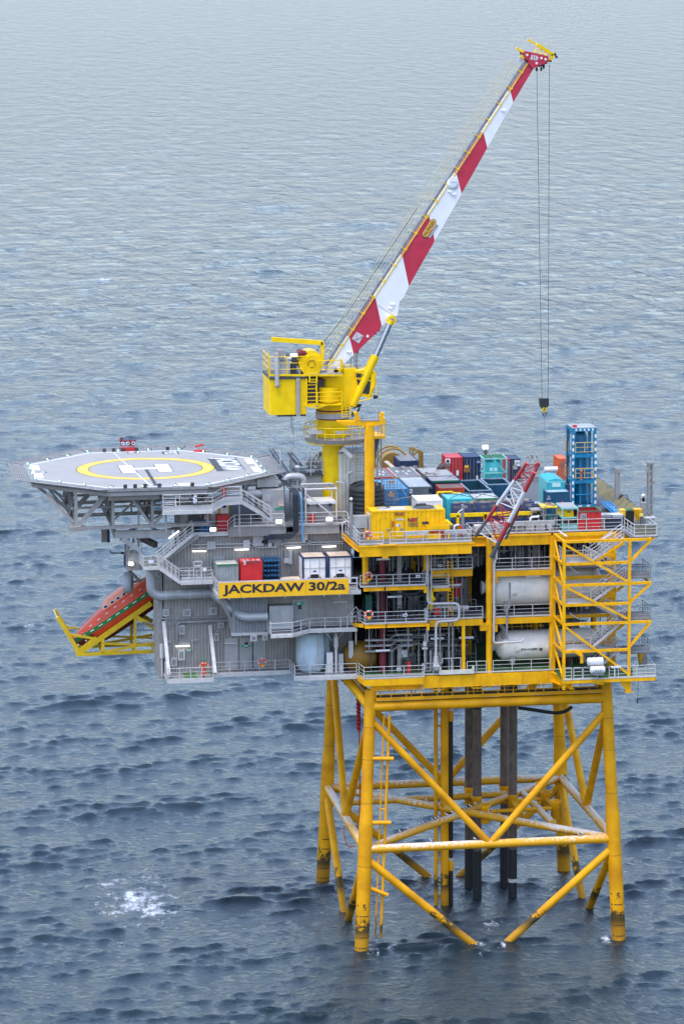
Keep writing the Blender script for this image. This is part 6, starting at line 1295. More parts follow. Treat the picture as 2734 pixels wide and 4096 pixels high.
for i in range(10):
    s = 1.0 + i*0.95; MB().prism([lp(s, -1.0*np.interp(s, [q[0] for q in st], [q[1] for q in st])*1.03 - 0.012, -0.02), lp(s+0.42, -1.0*np.interp(s+0.42, [q[0] for q in st], [q[1] for q in st])*1.03 - 0.012, -0.02), lp(s+0.42, -1.0*np.interp(s+0.42, [q[0] for q in st], [q[1] for q in st])*1.03 - 0.012, 0.07), lp(s, -1.0*np.interp(s, [q[0] for q in st], [q[1] for q in st])*1.03 - 0.012, 0.07)], (0, -0.01, 0)).build('white_dash', white, boat)
    MB().prism([lp(s+0.2, -0.90*np.interp(s, [q[0] for q in st], [q[1] for q in st]) - 0.03, 0.55*np.interp(s, [q[0] for q in st], [q[2] for q in st])+0.08), lp(s+0.5, -0.90*np.interp(s, [q[0] for q in st], [q[1] for q in st]) - 0.03, 0.55*np.interp(s, [q[0] for q in st], [q[2] for q in st])+0.08), lp(s+0.5, -0.89*np.interp(s, [q[0] for q in st], [q[1] for q in st]) - 0.03, 0.55*np.interp(s, [q[0] for q in st], [q[2] for q in st])+0.13), lp(s+0.2, -0.89*np.interp(s, [q[0] for q in st], [q[1] for q in st]) - 0.03, 0.55*np.interp(s, [q[0] for q in st], [q[2] for q in st])+0.13)], (0, -0.03, 0.0)).build('reflective_strip', white, boat)
cab = MB()
cs = [(4.1, 0.95, 0.98), (4.9, 1.0, 1.5), (6.7, 0.95, 1.55), (7.4, 0.9, 1.28), (8.6, 0.8, 1.22)]
cr_ = [[lp(s, -w, 0.9), lp(s, -w*0.75, t_), lp(s, w*0.75, t_), lp(s, w, 0.9)] for s, w, t_ in cs]
cab.add([v for r in cr_ for v in r], [(i*4+j, i*4+j+1, (i+1)*4+j+1, (i+1)*4+j) for i in range(4) for j in range(3)] + [(0, 3, 2, 1), (16, 17, 18, 19)], 0)
cab.build('canopy', orange_lt, boat)
for s in (4.45, 5.2, 5.85, 6.5):
    w_ = 0.36; nn = 12; rim = []; gl = []
    for i in range(nn):
        a = 2*PI*i/nn; rim.append(lp(s + w_*0.72*math.cos(a), -0.99 + 0.0, 1.14 + 0.17*math.sin(a))); gl.append(lp(s + w_*0.5*math.cos(a), -1.03, 1.14 + 0.11*math.sin(a)))
    wd = MB().prism(rim, (0, -0.03, 0)).build('window', plastic_white, boat); MB().prism(gl, (0, -0.02, 0)).build('pane', glass, wd)
b = MB()
for s in (1.0, 1.9, 3.1, 4.3, 7.6, 8.6): b.tube(lp(s, -0.5, np.interp(s, [q[0] for q in st], [q[2] for q in st])), lp(s, -0.5, np.interp(s, [q[0] for q in st], [q[2] for q in st])+0.25), 0.025, 5)
b.pipe([lp(1.0, -0.5, 0.75), lp(1.9, -0.5, 1.0), lp(3.1, -0.5, 1.2), lp(4.3, -0.5, 1.27)], 0.025, 5); b.pipe([lp(7.0, -0.5, 1.55), lp(7.6, -0.5, 1.5), lp(8.9, -0.5, 1.5)], 0.025, 5); b.build('grab_rail', mat('pale pink rail', (0.7, 0.45, 0.4), 0.5), boat)
MB().box(*lp(6.9, -0.3, 1.75)[:], *(lp(7.3, 0.3, 1.5))[:]).build('searchlight', plastic_white, boat)
for s, w in ((0.3, -0.5), (1.15, -0.9), (1.75, -1.2)): MB().sphere(lp(s, w-0.15, -0.5), 0.11, 8).build('fender_ball', cream, boat)
ramp = thing('launching_ramp', 'yellow braced launching ramp with an upturned end under the lifeboat', 'ramp', (-23, LBY, 28))
rj = [0]
def rp(p, q, w=0.3, h_=0.3):
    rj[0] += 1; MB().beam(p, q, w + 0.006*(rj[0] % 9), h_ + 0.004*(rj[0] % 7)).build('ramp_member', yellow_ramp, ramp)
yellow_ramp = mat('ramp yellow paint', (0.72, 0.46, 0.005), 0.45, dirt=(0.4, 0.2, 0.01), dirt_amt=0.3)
for y in (10.2, 13.8):
    dy_ = y - 10.2; sh = dy_*0.105
    def rq(p): return Vector(p) + Vector((sh*0, dy_, 0))
    rp(rq((-25.43, 10.20, 27.41)), rq((-18.46, 10.20, 32.03)), 0.3, 0.42); rp(rq((-25.52, 10.20, 27.39)), rq((-18.03, 10.20, 27.43)), 0.3, 0.3)
    rp(rq((-23.06, 10.20, 28.83)), rq((-23.08, 10.20, 27.50))); rp(rq((-20.00, 10.20, 30.86)), rq((-20.05, 10.20, 27.48)), 0.22, 0.22); rp(rq((-20.00, 10.20, 30.86)), rq((-18.05, 10.20, 29.56)), 0.36, 0.36)
    rp(rq((-22.91, 10.20, 28.36)), rq((-18.07, 10.20, 27.96)), 0.16, 0.16); rp(rq((-23.01, 10.20, 27.55)), rq((-18.07, 10.20, 28.28)), 0.22, 0.22); rp(rq((-23.62, 10.20, 28.76)), rq((-18.73, 10.20, 31.99)), 0.14, 0.14)
    rp(rq((-25.34, 10.20, 27.68)), rq((-27.24, 10.20, 31.02)), 0.3, 0.36); rp(rq((-25.34, 10.20, 27.68)), rq((-23.88, 10.20, 28.86)), 0.24, 0.24) if y < 11 else None
    rp(rq((-26.20, 10.20, 29.35)), rq((-23.84, 10.20, 28.85)), 0.2, 0.2)
    rp(rq((-23.84, 10.20, 28.95)), rq((-23.62, 10.20, 28.57)), 0.22, 0.3)
a_, b_ = Vector((-27.26, 10.20, 31.02)), Vector((-26.91, 10.20, 30.24))
MB().prism([a_, b_, b_ + Vector((0, 3.6, 0)), a_ + Vector((0, 3.6, 0))], (-0.1, 0, 0)).build('end_plate', mat('sunlit cream end plate', (0.75, 0.65, 0.42), 0.5), ramp)  # one even cream colour over the whole plate
for p in ((-25.43, 10.20, 27.41), (-23.09, 10.20, 27.46), (-20.06, 10.20, 27.46), (-18.17, 10.20, 27.41)): rp(p, Vector(p)+Vector((0, 3.6, 0)), 0.22, 0.22)
for p in ((-24.40, 10.60, 28.11), (-23.95, 10.60, 28.41)): MB().sphere(p, 0.12, 8).build('guide_roller', cream, ramp)
MB().beam((-19.38, 9.80, 30.28), (-18.08, 9.80, 29.96), 0.12, 0.12).beam((-19.38, 9.80, 30.28), (-19.30, 9.80, 29.54), 0.12, 0.12).beam((-19.30, 9.80, 29.54), (-18.09, 9.80, 29.55), 0.12, 0.12).build('boarding_frame', grey_mid, ramp)

# ------------------------------------------------------------------ crane pedestal, crane, boom rest, hook
PX, PY = -1.29, 10.0
ped = thing('crane_pedestal', 'yellow flared crane pedestal with a round grey service platform', 'pedestal', (PX, PY, RZ))
zr_, zf = 49.03, 46.88
MB().tube((PX, PY, RZ-1), (PX, PY, zf), 1.02, 28).build('lower_shaft', yellow_crane, ped)
MB().lathe((PX, PY, 0), [(1.3, zf), (1.42, zf+0.25), (1.45, zf+1.2), (1.45, zr_)], 36).build('flared_shaft', yellow_crane, ped)
pr = (0.25 - -4.82)/2 * 1.28; pz = 47.37; pcx = PX + 0.45
rg = MB(); n = 40
for i in range(n):
    a0, a1 = 2*PI*i/n, 2*PI*(i+1)/n
    c0, s0, c1, s1 = math.cos(a0), math.sin(a0), math.cos(a1), math.sin(a1)
    P = lambda r, c, s_, z: (PX + 0.5*(r > 2) + r*c, PY + r*s_*0.95, z)
    rg.add([P(1.5, c0, s0, pz), P(pr, c0, s0, pz), P(pr, c1, s1, pz), P(1.5, c1, s1, pz), P(1.5, c0, s0, pz-0.45), P(pr-0.15, c0, s0, pz-0.4), P(pr-0.15, c1, s1, pz-0.4), P(1.5, c1, s1, pz-0.45)], [(0, 1, 2, 3), (7, 6, 5, 4), (1, 5, 6, 2)])
rg.build('service_platform', grey_mid, ped)
MB().lathe((PX+0.25, PY, 0), [(pr-0.5, pz-0.55), (pr-0.45, pz-0.42)], 40, caps=False).build('platform_edge', yellow_crane, ped)
MB().rail([(PX+0.5+pr*math.cos(a), PY+pr*math.sin(a)*0.95, pz) for a in np.linspace(0, 2*PI, 25)], h=1.1, sp=2, toe=False, r=0.05, mids=(0.55,)).build('railing', yellow_crane, ped)
for p, w in (((-4.17, 7.00, 47.85), .25),): MB().box(p[0]-w, p[1], p[2]-0.12, p[0]+w, p[1]+0.15, p[2]+0.12).build('lamp', grey_light, ped)
for c in ((-3.30, 7.20, 48.16), (-0.80, 7.20, 48.08)): MB().box(c[0]-0.65, 7.2, c[2]-0.13, c[0]+0.65, 7.3, c[2]+0.13).build('junction_box', grey_light, ped)
MB().prism([(-3.30, 9.00, 48.94), (-2.86, 9.00, 48.93), (-2.87, 9.00, 48.34)], (0, 0.3, 0)).build('gusset', yellow_crane, ped)
MB().tube((-5.52, 8.00, 49.73), (-5.48, 8.00, 48.56), 0.02, 4).tube((-5.37, 8.00, 49.72), (-5.36, 8.00, 47.98), 0.02, 4).tube((-5.25, 8.00, 49.72), (-5.26, 8.00, 46.42), 0.012, 4).build('hanging_cable', rope, ped)
# slewing crane
crane = thing('pedestal_crane', 'yellow pedestal crane with a long red and white box boom raised to the right', 'crane', (PX, PY, zr_))
def cp_(name, b, m, parent=None): return b.build(name, m, parent or crane)
zs = 49.91
cp_('slew_ring', MB().lathe((PX, PY, 0), [(1.55, zr_), (1.55, zr_+0.12)], 36), maroon)
cp_('slew_ring', MB().lathe((PX, PY, 0), [(1.6, zr_+0.12), (1.6, zr_+0.62)], 36), grey_light)
cp_('slew_ring', MB().lathe((PX, PY, 0), [(1.52, zr_+0.62), (1.52, zr_+0.76)], 36), yellow_crane)
cp_('slew_ring', MB().lathe((PX, PY, 0), [(1.56, zr_+0.76), (1.56, zr_+0.9)], 36), maroon)
ztop = 53.12
cp_('turret', MB().lathe((PX, PY, 0), [(1.5, zr_+0.9), (1.5, zs+0.5), (1.62, zs+0.6), (1.62, ztop)], 36), yellow_crane)
kx0, kx1 = -0.46, 1.15
cp_('king_post', MB().box(kx0-0.9, 8.6, zs+0.3, kx1-0.4, 11.4, 53.86), yellow_crane)
cp_('turret_boss', MB().lathe((-1.89, 8.35, 0), [(0.9, 50.86), (0.95, 52.22)], 24), yellow_crane)
# machinery house
mx0, mx1, mz0, mz1 = -7.48, -4.12, 49.84, 53.15
cp_('machinery_house', MB().box(mx0+0.12, 7.5, mz0, mx1, 12.5, mz1).prism([(mx0+0.12, 7.5, mz0), (mx0-0.05, 8.0, mz0), (mx0-0.05, 12.0, mz0), (mx0+0.12, 12.5, mz0)], (0, 0, mz1-mz0)), yellow_crane)
sx0, sx1 = -5.07, -4.69
cp_('cable_trunk', MB().box(sx0, 7.38, mz0-0.15, sx1, 7.49, mz1+0.15), grey_dark)
for k in (0.2, 0.5, 0.8): cp_('conduit', MB().tube((sx0+(sx1-sx0)*k, 7.34, mz0-0.12), (sx0+(sx1-sx0)*k, 7.34, mz1+0.1), 0.045, 6), galv)
cp_('drip_tray', MB().box(mx0+0.7, 7.7, mz0-0.2, mx1, 12, mz0-0.02), grey_dark)
cp_('roof_deck', MB().box(mx0-0.05, 7.4, mz1+0.02, mx1+0.1, 12.6, mz1+0.2), grey_dark)
cp_('roof_edge', MB().beam((mx0-0.05, 7.35, mz1+0.45), (-0.76, 7.35, 53.39), 0.1, 0.18), yellow_crane)
cp_('upper_deck', MB().box(mx1, 7.4, mz1+0.3, -0.76, 12, mz1+0.38), grey_mid)
cp_('railing', MB().rail([(mx0, 12.3, mz1+0.4), (mx0, 7.4, mz1+0.4), (-4.33, 7.4, mz1+0.4)], h=1.7, sp=1.5, toe=False, r=0.045, mids=(1.1, 0.55)), yellow_crane)
cp_('railing', MB().rail([(-3.03, 7.4, mz1+0.4), (-0.76, 7.4, mz1+0.4), (-0.76, 10.5, mz1+0.4)], h=1.25, sp=1.1, toe=False, r=0.045, mids=(0.8, 0.4)), yellow_crane)
cp_('pole', MB().tube((mx0-0.05, 7.6, mz1), (mx0-0.1, 7.6, 55.72), 0.05, 6), yellow_crane)
# engine, silencer and exhaust on the machinery roof
ez = mz1+0.3
cp_('engine', MB().box(-6.60, 8, ez, -5.53, 11, ez+1.35), grey_light); cp_('engine', MB().box(-5.53, 8.2, ez, -4.86, 11, ez+1.6), dark_void)
for z_, r in ((54.62, 0.14), (54.96, 0.14)): cp_('silencer', MB().tube((-6.69, 8.2, z_), (-5.38, 8.2, z_), r, 12), galv)
for k in range(4): cp_('cooler_pipe', MB().tube((-6.69, 7.7, ez+0.05+0.16*k), (-5.58, 7.7, ez+0.05+0.16*k), 0.06, 8), galv)
cp_('exhaust', MB().tube((-6.83, 7.30, 52.61), (-6.84, 7.30, 55.36), 0.2, 14), grey_light); cp_('exhaust', MB().sphere((-6.83, 7.25, 52.62), 0.22, 10), grey_mid)
cp_('exhaust', MB().box(-6.71, 7.6, 54.97, -6.13, 8.4, 55.84).tube((-7.07, 7.60, 55.44), (-6.68, 7.60, 55.46), 0.2, 10), grey_mid)
cp_('deck_lamp', MB().box(-5.36, 8.4, 55.16, -4.78, 9, 55.31), lamp_on)
cp_('horn', MB().lathe((-4.54, 8.50, 55.39), [(0.38, -0.25), (0.42, 0.0), (0.3, 0.3), (0.2, 0.7)], 16, 'x'), maroon); cp_('horn_post', MB().beam((-4.58, 8.5, ez), (-4.58, 8.50, 55.34), 0.12, 0.12), galv)
# winch
wx, wz = -3.53, 54.51
wpl = [(-4.14, 8.00, 53.46), (-4.08, 8.00, 54.52), (-3.98, 8.00, 55.10), (-3.59, 8.00, 55.28), (-3.06, 8.00, 55.25), (-2.79, 8.00, 54.97), (-2.80, 8.00, 53.43)]
for oy in (0, 2): cp_('winch_cheek', MB().prism([(x, y+oy, z) for x, y, z in wpl], (0, 0.35, 0)), yellow_crane)
cp_('winch_drum', MB().tube((wx, 8.3, wz), (wx, 10.1, wz), 1.15, 24), yellow_crane); cp_('winch_hub', MB().torus((wx, 7.98, wz), 0.34, 0.08, 'y', 20, 6), mat('ochre hub', (0.5, 0.3, 0.01), 0.5))
# knuckle beam
cp_('service_jib', MB().beam((-7.11, 9.00, 56.71), (-2.33, 9.00, 56.26), 0.3, 0.42, up=(0, 0, 1)).beam((-2.36, 9.00, 56.33), (-2.37, 9.00, 54.54), 0.3, 0.3).prism([(-2.83, 8.90, 56.26), (-2.37, 8.90, 56.25), (-2.37, 8.90, 55.72)], (0, 0.2, 0)), yellow_crane)
# side ladders and galleries
b = MB(); lx = -3.58
for x in (-3.88, -3.21): b.beam((x, 6.9, 52.87), (x, 6.9, 54.46), 0.12, 0.1)
for k in range(10): z = 52.87 + k*0.3; b.beam((-3.88, 6.9, z), (-3.21, 6.9, z), 0.05, 0.05)
cp_('cage_ladder', b, yellow_crane); b = MB()
for x in (-4.15, -3.23): b.beam((x, 7, 50.78), (x, 7, 53.20), 0.12, 0.1)
for k in range(7): z = 50.83 + k*0.36; b.beam((-4.15, 7, z), (-3.23, 7, z), 0.05, 0.06)
cp_('ladder_landing', b, yellow_crane); cp_('shadow_recess', MB().box(mx1+0.05, 8.2, 50.74, PX-1.0, 12, 52.96), mat('recess shade paint', (0.06, 0.05, 0.04), 0.7))  # dark box filling the gap, its shade put into the colour
gz0 = 50.76
cp_('gallery', MB().box(-4.25, 7, gz0-0.1, -0.82, 9, gz0), yellow_crane); cp_('gallery_strut', MB().beam((-3.14, 7.00, 50.48), (-2.12, 7.00, 50.79), 0.14, 0.14).beam((-4.20, 7.00, 50.70), (-3.14, 7.00, 50.46), 0.14, 0.14), yellow_crane)
cp_('railing', MB().rail([(-3.14, 7, gz0), (-0.87, 7, gz0)], h=1.15, sp=1.0, toe=False, r=0.04, mids=(0.75, 0.38)), yellow_crane)
b = MB()
for x in (-0.90, -0.12): b.beam((x, 6.8, 49.57), (x, 6.8, 51.84), 0.08, 0.08)
for k in range(10): z = 49.62 + k*0.24; b.beam((-0.90, 6.8, z), (-0.12, 6.8, z), 0.05, 0.05)
b.beam((-0.55, 6.5, 49.71), (-0.55, 6.5, 51.83), 0.06, 0.06); cp_('cage_ladder', b, yellow_crane)
cp_('railing_tower', MB().rail([(-0.20, 10, 53.82), (1.07, 10, 53.82), (1.07, 12, 53.82)], h=2.0, sp=0.8, toe=False, mids=(1.4, 0.9, 0.45)).box(-0.20, 10, 53.82-0.1, 1.07, 12, 53.82), grey_mid)
# operator cab
kb = [(0.57, 8.20, 53.60), (1.71, 8.20, 53.82), (2.54, 8.20, 53.50), (2.53, 8.20, 52.39), (1.99, 8.20, 51.05), (0.73, 8.20, 51.37)]
cab_ = cp_('cab', MB().prism(kb, (0, 2.2, 0)), yellow_crane)
for wq in ([(0.65, 8.15, 53.46), (1.17, 8.15, 53.40), (1.10, 8.15, 53.03), (0.65, 8.15, 53.08)], [(1.27, 8.15, 53.38), (1.97, 8.15, 53.23), (1.97, 8.15, 52.80), (1.20, 8.15, 52.99)], [(0.68, 8.15, 52.88), (1.99, 8.15, 52.65), (1.89, 8.15, 51.44), (1.26, 8.15, 51.56), (0.82, 8.15, 52.34)]):
    w_ = MB().prism(wq, (0, 0.03, 0)).build('window', glass, cab_)
MB().prism([(2.08, 8.10, 53.29), (2.45, 8.10, 53.37), (2.37, 8.10, 52.41), (2.03, 8.10, 51.35), (1.96, 8.10, 51.35)], (0, 0.04, 0)).build('door', yellow_crane, cab_)
cp_('cab_rail', MB().pipe([(1.75, 7.90, 51.00), (2.00, 7.90, 52.11), (2.48, 7.90, 52.19), (2.48, 7.90, 51.37)], 0.04, 6).pipe([(0.83, 7.90, 50.83), (1.99, 7.90, 51.09)], 0.05, 6).pipe([(1.75, 7.90, 51.48), (2.48, 7.90, 51.51)], 0.03, 6), yellow_crane); cp_('cab_lamp', MB().lathe((2.35, 8.00, 51.21), [(0.2, -0.1), (0.12, 0.3)], 10, 'x'), black)
for k in range(5):
    cp_('hydraulic_hose', MB().pipe([(0.38, 8.50, 50.08), (0.48+0.2+0.1*k, 8.3, 50.36), (0.87+0.1*k, 8.2, 50.65), (1.06-0.12*k, 8.3, 50.06-0.1*k), (0.67-0.12*k, 8.5, 49.63-0.12*k), (0.34, 8.60, 49.77)], 0.035, 6, bend=0.5), black)
# boom: red and white plates of one box, each stripe a piece of it
BY, BW = 8.7, 1.7
up = [(-1.88, 8.70, 53.89), (0.12, 8.70, 56.74), (2.56, 8.70, 60.44), (5.12, 8.70, 64.21), (7.61, 8.70, 67.90), (10.20, 8.70, 71.68), (12.73, 8.70, 75.40), (15.25, 8.70, 79.17), (16.92, 8.70, 81.75)]
lo = [(-1.27, 8.70, 53.44), (0.53, 8.70, 55.14), (3.15, 8.70, 57.75), (5.71, 8.70, 61.37), (8.15, 8.70, 65.53), (10.67, 8.70, 69.85), (13.08, 8.70, 74.04), (15.50, 8.70, 78.19), (17.37, 8.70, 81.22)]
extra = {2: [(4.61, 8.70, 58.67), (4.83, 8.70, 59.95), (5.22, 8.70, 60.35)], 1: [(0.97, 8.70, 55.51), (2.97, 8.70, 57.40)]}
boom_white = mat('white boom paint', (0.80, 0.80, 0.79), 0.45, var=0.04)
for i in range(8):
    lowpts = [lo[i]] + extra.get(i, []) + [lo[i+1]]
    if i == 2: lowpts = [lo[2]] + extra[2] + [lo[3]]
    poly = [up[i]] + lowpts + [up[i+1]]
    s_ = cp_('boom_section', MB().prism(poly, (0, BW, 0)), boom_white if i % 2 == 0 else crimson)
d_ = (Vector(up[7]) - Vector(up[1])).normalized(); nrm = Vector((-d_.z, 0, d_.x))
cp_('boom_edge', MB().beam(Vector(up[0])+nrm*0.06+Vector((0, -0.03, 0)), Vector(up[8])+nrm*0.06+Vector((0, -0.03, 0)), 0.08, 0.09, up=tuple(nrm)), yellow_crane)
cp_('boom_pipe', MB().tube(Vector(up[0])+nrm*0.42+Vector((0, 0.15, 0)), Vector(up[8])+nrm*0.4+Vector((0, 0.15, 0)), 0.13, 8).tube(Vector(up[0])+nrm*0.25+Vector((0, 0.05, 0)), Vector(up[8])+nrm*0.25+Vector((0, 0.05, 0)), 0.06, 8), galv_dark)
L_ = (Vector(up[8]) - Vector(up[0])).length
for k in range(19): c = Vector(up[0]) + d_*L_*(k+0.4)/19; cp_('pipe_clip', MB().box(c.x-0.1, BY-0.08, c.z-0.02, c.x+0.1, BY-0.02, c.z+0.16).beam(c + nrm*0.1, c + nrm*0.55, 0.08, 0.08), yellow_crane)
# walkway along the upper side of the boom
rm = mat('pale yellow boom rail', (0.62, 0.52, 0.26), 0.55)
b = MB(); A0, A1 = Vector(up[0]) + d_*1.0, Vector(up[8]) - d_*0.8
for yy_ in (BY+0.25, BY+BW):
    for h_ in (0.8, 1.35): 
        p, q = A0 + nrm*h_, A1 + nrm*h_; b.tube((p.x, yy_, p.z), (q.x, yy_, q.z), 0.021, 5)
    for k in range(12): c = A0.lerp(A1, k/11); b.beam((c.x, yy_, c.z), (c.x+nrm.x*1.35, yy_, c.z+nrm.z*1.35), 0.03, 0.03)
cp_('boom_railing', b, rm); b = MB()
for k in range(60): c = A0.lerp(A1, k/59) + nrm*0.2; b.beam((c.x, BY+0.4, c.z), (c.x, BY+BW-0.1, c.z), 0.04, 0.1)
cp_('boom_walkway', b, galv_dark); b = MB()
for k in range(7): c = A0 + d_*(0.6*k) + nrm*0.6; b.beam((c.x, BY+0.3, c.z), (c.x, BY+BW, c.z), 0.08, 0.06); b.beam(c, c + nrm*0.6, 0.05, 0.05)
cp_('access_step', b, rm)
# things bolted on the boom side
p = [(0.78, 8.66, 57.26), (1.43, 8.66, 56.86), (1.00, 8.66, 56.16), (0.34, 8.66, 56.58)]
ang_ = cp_('angle_plate', MB().prism(p, (0, 0.03, 0)), mat('angle plate grey', (0.55, 0.5, 0.5), 0.5)); MB().beam((0.80, 8.64, 57.17), (0.82, 8.64, 56.52), 0.01, 0.05).pipe([(0.43, 8.64, 56.53), (0.71, 8.64, 56.52), (1.02, 8.64, 56.63), (1.33, 8.64, 56.82)], 0.02, 4).build('dial', lettering, ang_)
cp_('label', MB().prism([(1.78, 8.66, 56.97), (1.97, 8.66, 56.85), (1.87, 8.66, 56.66), (1.67, 8.66, 56.78)], (0, 0.03, 0)), white)
ba = math.atan2(d_.z, d_.x)
n0 = (7.61, 8.60, 66.71); pill = []
for k in range(24):
    a = 2*PI*k/24; u, v = (0.66 if math.cos(a) > 0 else -0.66) + 0.31*math.cos(a), 0.31*math.sin(a)
    e = math.radians(57.0); pill.append((n0[0] + u*math.cos(e) - v*math.sin(e), 8.66, n0[2] + u*math.sin(e) + v*math.cos(e)))
e = math.radians(57.0)
b = MB().prism(pill, (0, 0.03, 0)); mk = cp_('maker_plate', b, pad_black)
pill2 = [(n0[0] + (x-n0[0])*0.93, 8.65, n0[2] + (z-n0[2])*0.93) for x, y, z in pill]; MB().prism(pill2, (0, 0.005, 0)).build('plate_face', mat('plate yellow', (0.8, 0.42, 0.06), 0.5), mk)
text('PALFINGER', 0.6, lettering, crane, (n0[0], 8.635, n0[2]), rot=(PI/2, -e, 0), fit=(1.55, 0.34), name='plate_lettering', ext=0.003)
n1 = (8.00, 8.60, 66.43); c_, s_ = math.cos(e), math.sin(e)
mk2 = cp_('maker_plate', MB().prism([(n1[0]+u*c_-v*s_, 8.66, n1[2]+u*s_+v*c_) for u, v in ((-0.7, -0.12), (0.7, -0.12), (0.7, 0.12), (-0.7, 0.12))], (0, 0.03, 0)), grey_mid)
b = MB()
for k in range(7): u = -0.62+0.18*k; b.prism([(n1[0]+a*c_-v*s_, 8.655, n1[2]+a*s_+v*c_) for a, v in ((u, -0.06), (u+0.1, -0.06), (u+0.1, 0.06), (u, 0.06))], (0, 0.003, 0))
b.build('plate_lettering', grey_light, mk2)
cp_('sheave_cover', MB().lathe((9.82, 8.70, 70.80), [(0.55, 0), (0.55, -0.08), (0.3, -0.14), (0.01, -0.14)], 20, 'y').box(9.52, 8.5, 70.99, 10.18, 8.69, 71.34), boom_white)
for p in ((9.58, 8.70, 70.04), (9.90, 8.70, 69.77), (4.17, 8.70, 59.69), (3.97, 8.70, 59.34), (0.05, 8.70, 55.37), (14.58, 8.70, 77.42)): cp_('lifting_lug', MB().prism([(p[0]-0.2, 8.7, p[2]+0.05), (p[0]+0.22, 8.7, p[2]+0.08), (p[0]+0.1, 8.7, p[2]-0.1)], (0, -0.12, 0)), boom_white)
for p in ((0.92, 8.70, 55.42), (2.63, 8.70, 57.12), (2.93, 8.70, 57.40)): cp_('lifting_lug', MB().prism([(p[0]-0.2, 9, p[2]+0.12), (p[0]+0.15, 9, p[2]+0.3), (p[0]+0.08, 9, p[2]-0.25), (p[0]-0.06, 9, p[2]-0.2)], (0, 0.3, 0)), crimson)
cp_('weld_line', MB().beam((2.80, 8.69, 59.72), (4.47, 8.69, 58.55), 0.02, 0.05, up=(0, 1, 0)), grey_light)
# boom head
hd = [(16.43, 8.50, 82.75), (16.70, 8.50, 82.85), (18.73, 8.50, 82.40), (18.77, 8.50, 81.85), (18.38, 8.50, 81.70), (17.69, 8.50, 81.46), (17.33, 8.50, 81.22), (16.88, 8.50, 81.76), (16.93, 8.50, 81.93), (16.55, 8.50, 82.21)]
head = cp_('boom_head', MB().prism(hd, (0, 0.25, 0)), crimson); cp_('boom_head', MB().prism([(x, 10.3, z) for x, y, z in hd], (0, 0.25, 0)), crimson)
MB().prism([(x, 8.76, z) for x, y, z in (hd[0], hd[2], hd[4], hd[7])], (0, 1.5, 0)).build('sheave_housing', mat('dark red housing', (0.25, 0.015, 0.025), 0.6), head)
MB().prism([(17.17, 8.48, 82.55), (17.65, 8.48, 82.45), (17.80, 8.48, 82.28), (17.74, 8.48, 82.07), (17.53, 8.48, 82.02), (17.04, 8.48, 82.11)], (0, 0.018, 0)).build('logo_panel', mat('pale logo panel', (0.62, 0.62, 0.62), 0.5), head)
for x in (17.31, 17.53): MB().box(x-0.03, 8.45, 82.07, x+0.03, 8.47, 82.52).build('logo_bar', crimson, head)
for p in ((16.75, 8.50, 82.52), (18.48, 8.50, 82.09), (18.09, 8.50, 82.21), (17.64, 8.50, 81.75)): MB().lathe(p, [(0.12, 0), (0.1, -0.08)], 10, 'y').build('pin', white, head)
for p in ((17.75, 9.00, 81.35), (18.18, 9.00, 81.37), (18.41, 9.00, 81.57)): MB().tube(p, (p[0], p[1], p[2]-0.35), 0.1, 8).tube((p[0]-0.3, p[1], p[2]+0.12), (p[0]+0.3, p[1], p[2]+0.2), 0.12, 8).build('rope_guide', dark_void, head)
cp_('head_frame', MB().beam((17.79, 9.20, 83.47), (19.33, 9.20, 82.48), 0.3, 0.3).beam((19.31, 9.20, 82.51), (19.00, 9.20, 81.93), 0.3, 0.3), yellow_crane)
cp_('head_bar', MB().beam((17.18, 10.50, 83.86), (17.97, 10.50, 83.41), 0.18, 0.18), yellow_crane)
cp_('head_bar', MB().beam((15.83, 9.00, 83.18), (16.56, 9.00, 82.71), 0.2, 0.2), yellow_crane)
cp_('head_bar', MB().beam((16.26, 9.00, 82.45), (16.62, 9.00, 82.21), 0.25, 0.25), yellow_crane)
b = MB()
for p, q in (((17.85, 9.20, 83.29), (17.52, 9.00, 82.69)), ((18.27, 9.20, 83.02), (17.52, 9.00, 82.69)), ((18.27, 9.20, 83.02), (18.00, 9.00, 82.51)), ((18.69, 9.20, 82.76), (18.03, 9.00, 82.51)), ((18.69, 9.20, 82.76), (18.50, 9.00, 82.42)), ((19.03, 9.20, 82.46), (18.53, 9.00, 82.42))): b.tube(p, q, 0.045, 5)
cp_('head_lacing', b, yellow_crane); cp_('head_lamp', MB().box(16.18, 9.4, 81.78, 16.54, 9.7, 82.31), plastic_white)
cp_('anemometer', MB().tube((19.35, 9.30, 82.45), (19.65, 9.30, 82.33), 0.06, 6).sphere((19.53, 9.30, 82.51), 0.14, 8).sphere((19.67, 9.30, 82.27), 0.13, 8), dark_void)
cp_('sheave_block', MB().box(18.93, 9.0, 81.82, 19.15, 9.4, 81.99), dark_void)
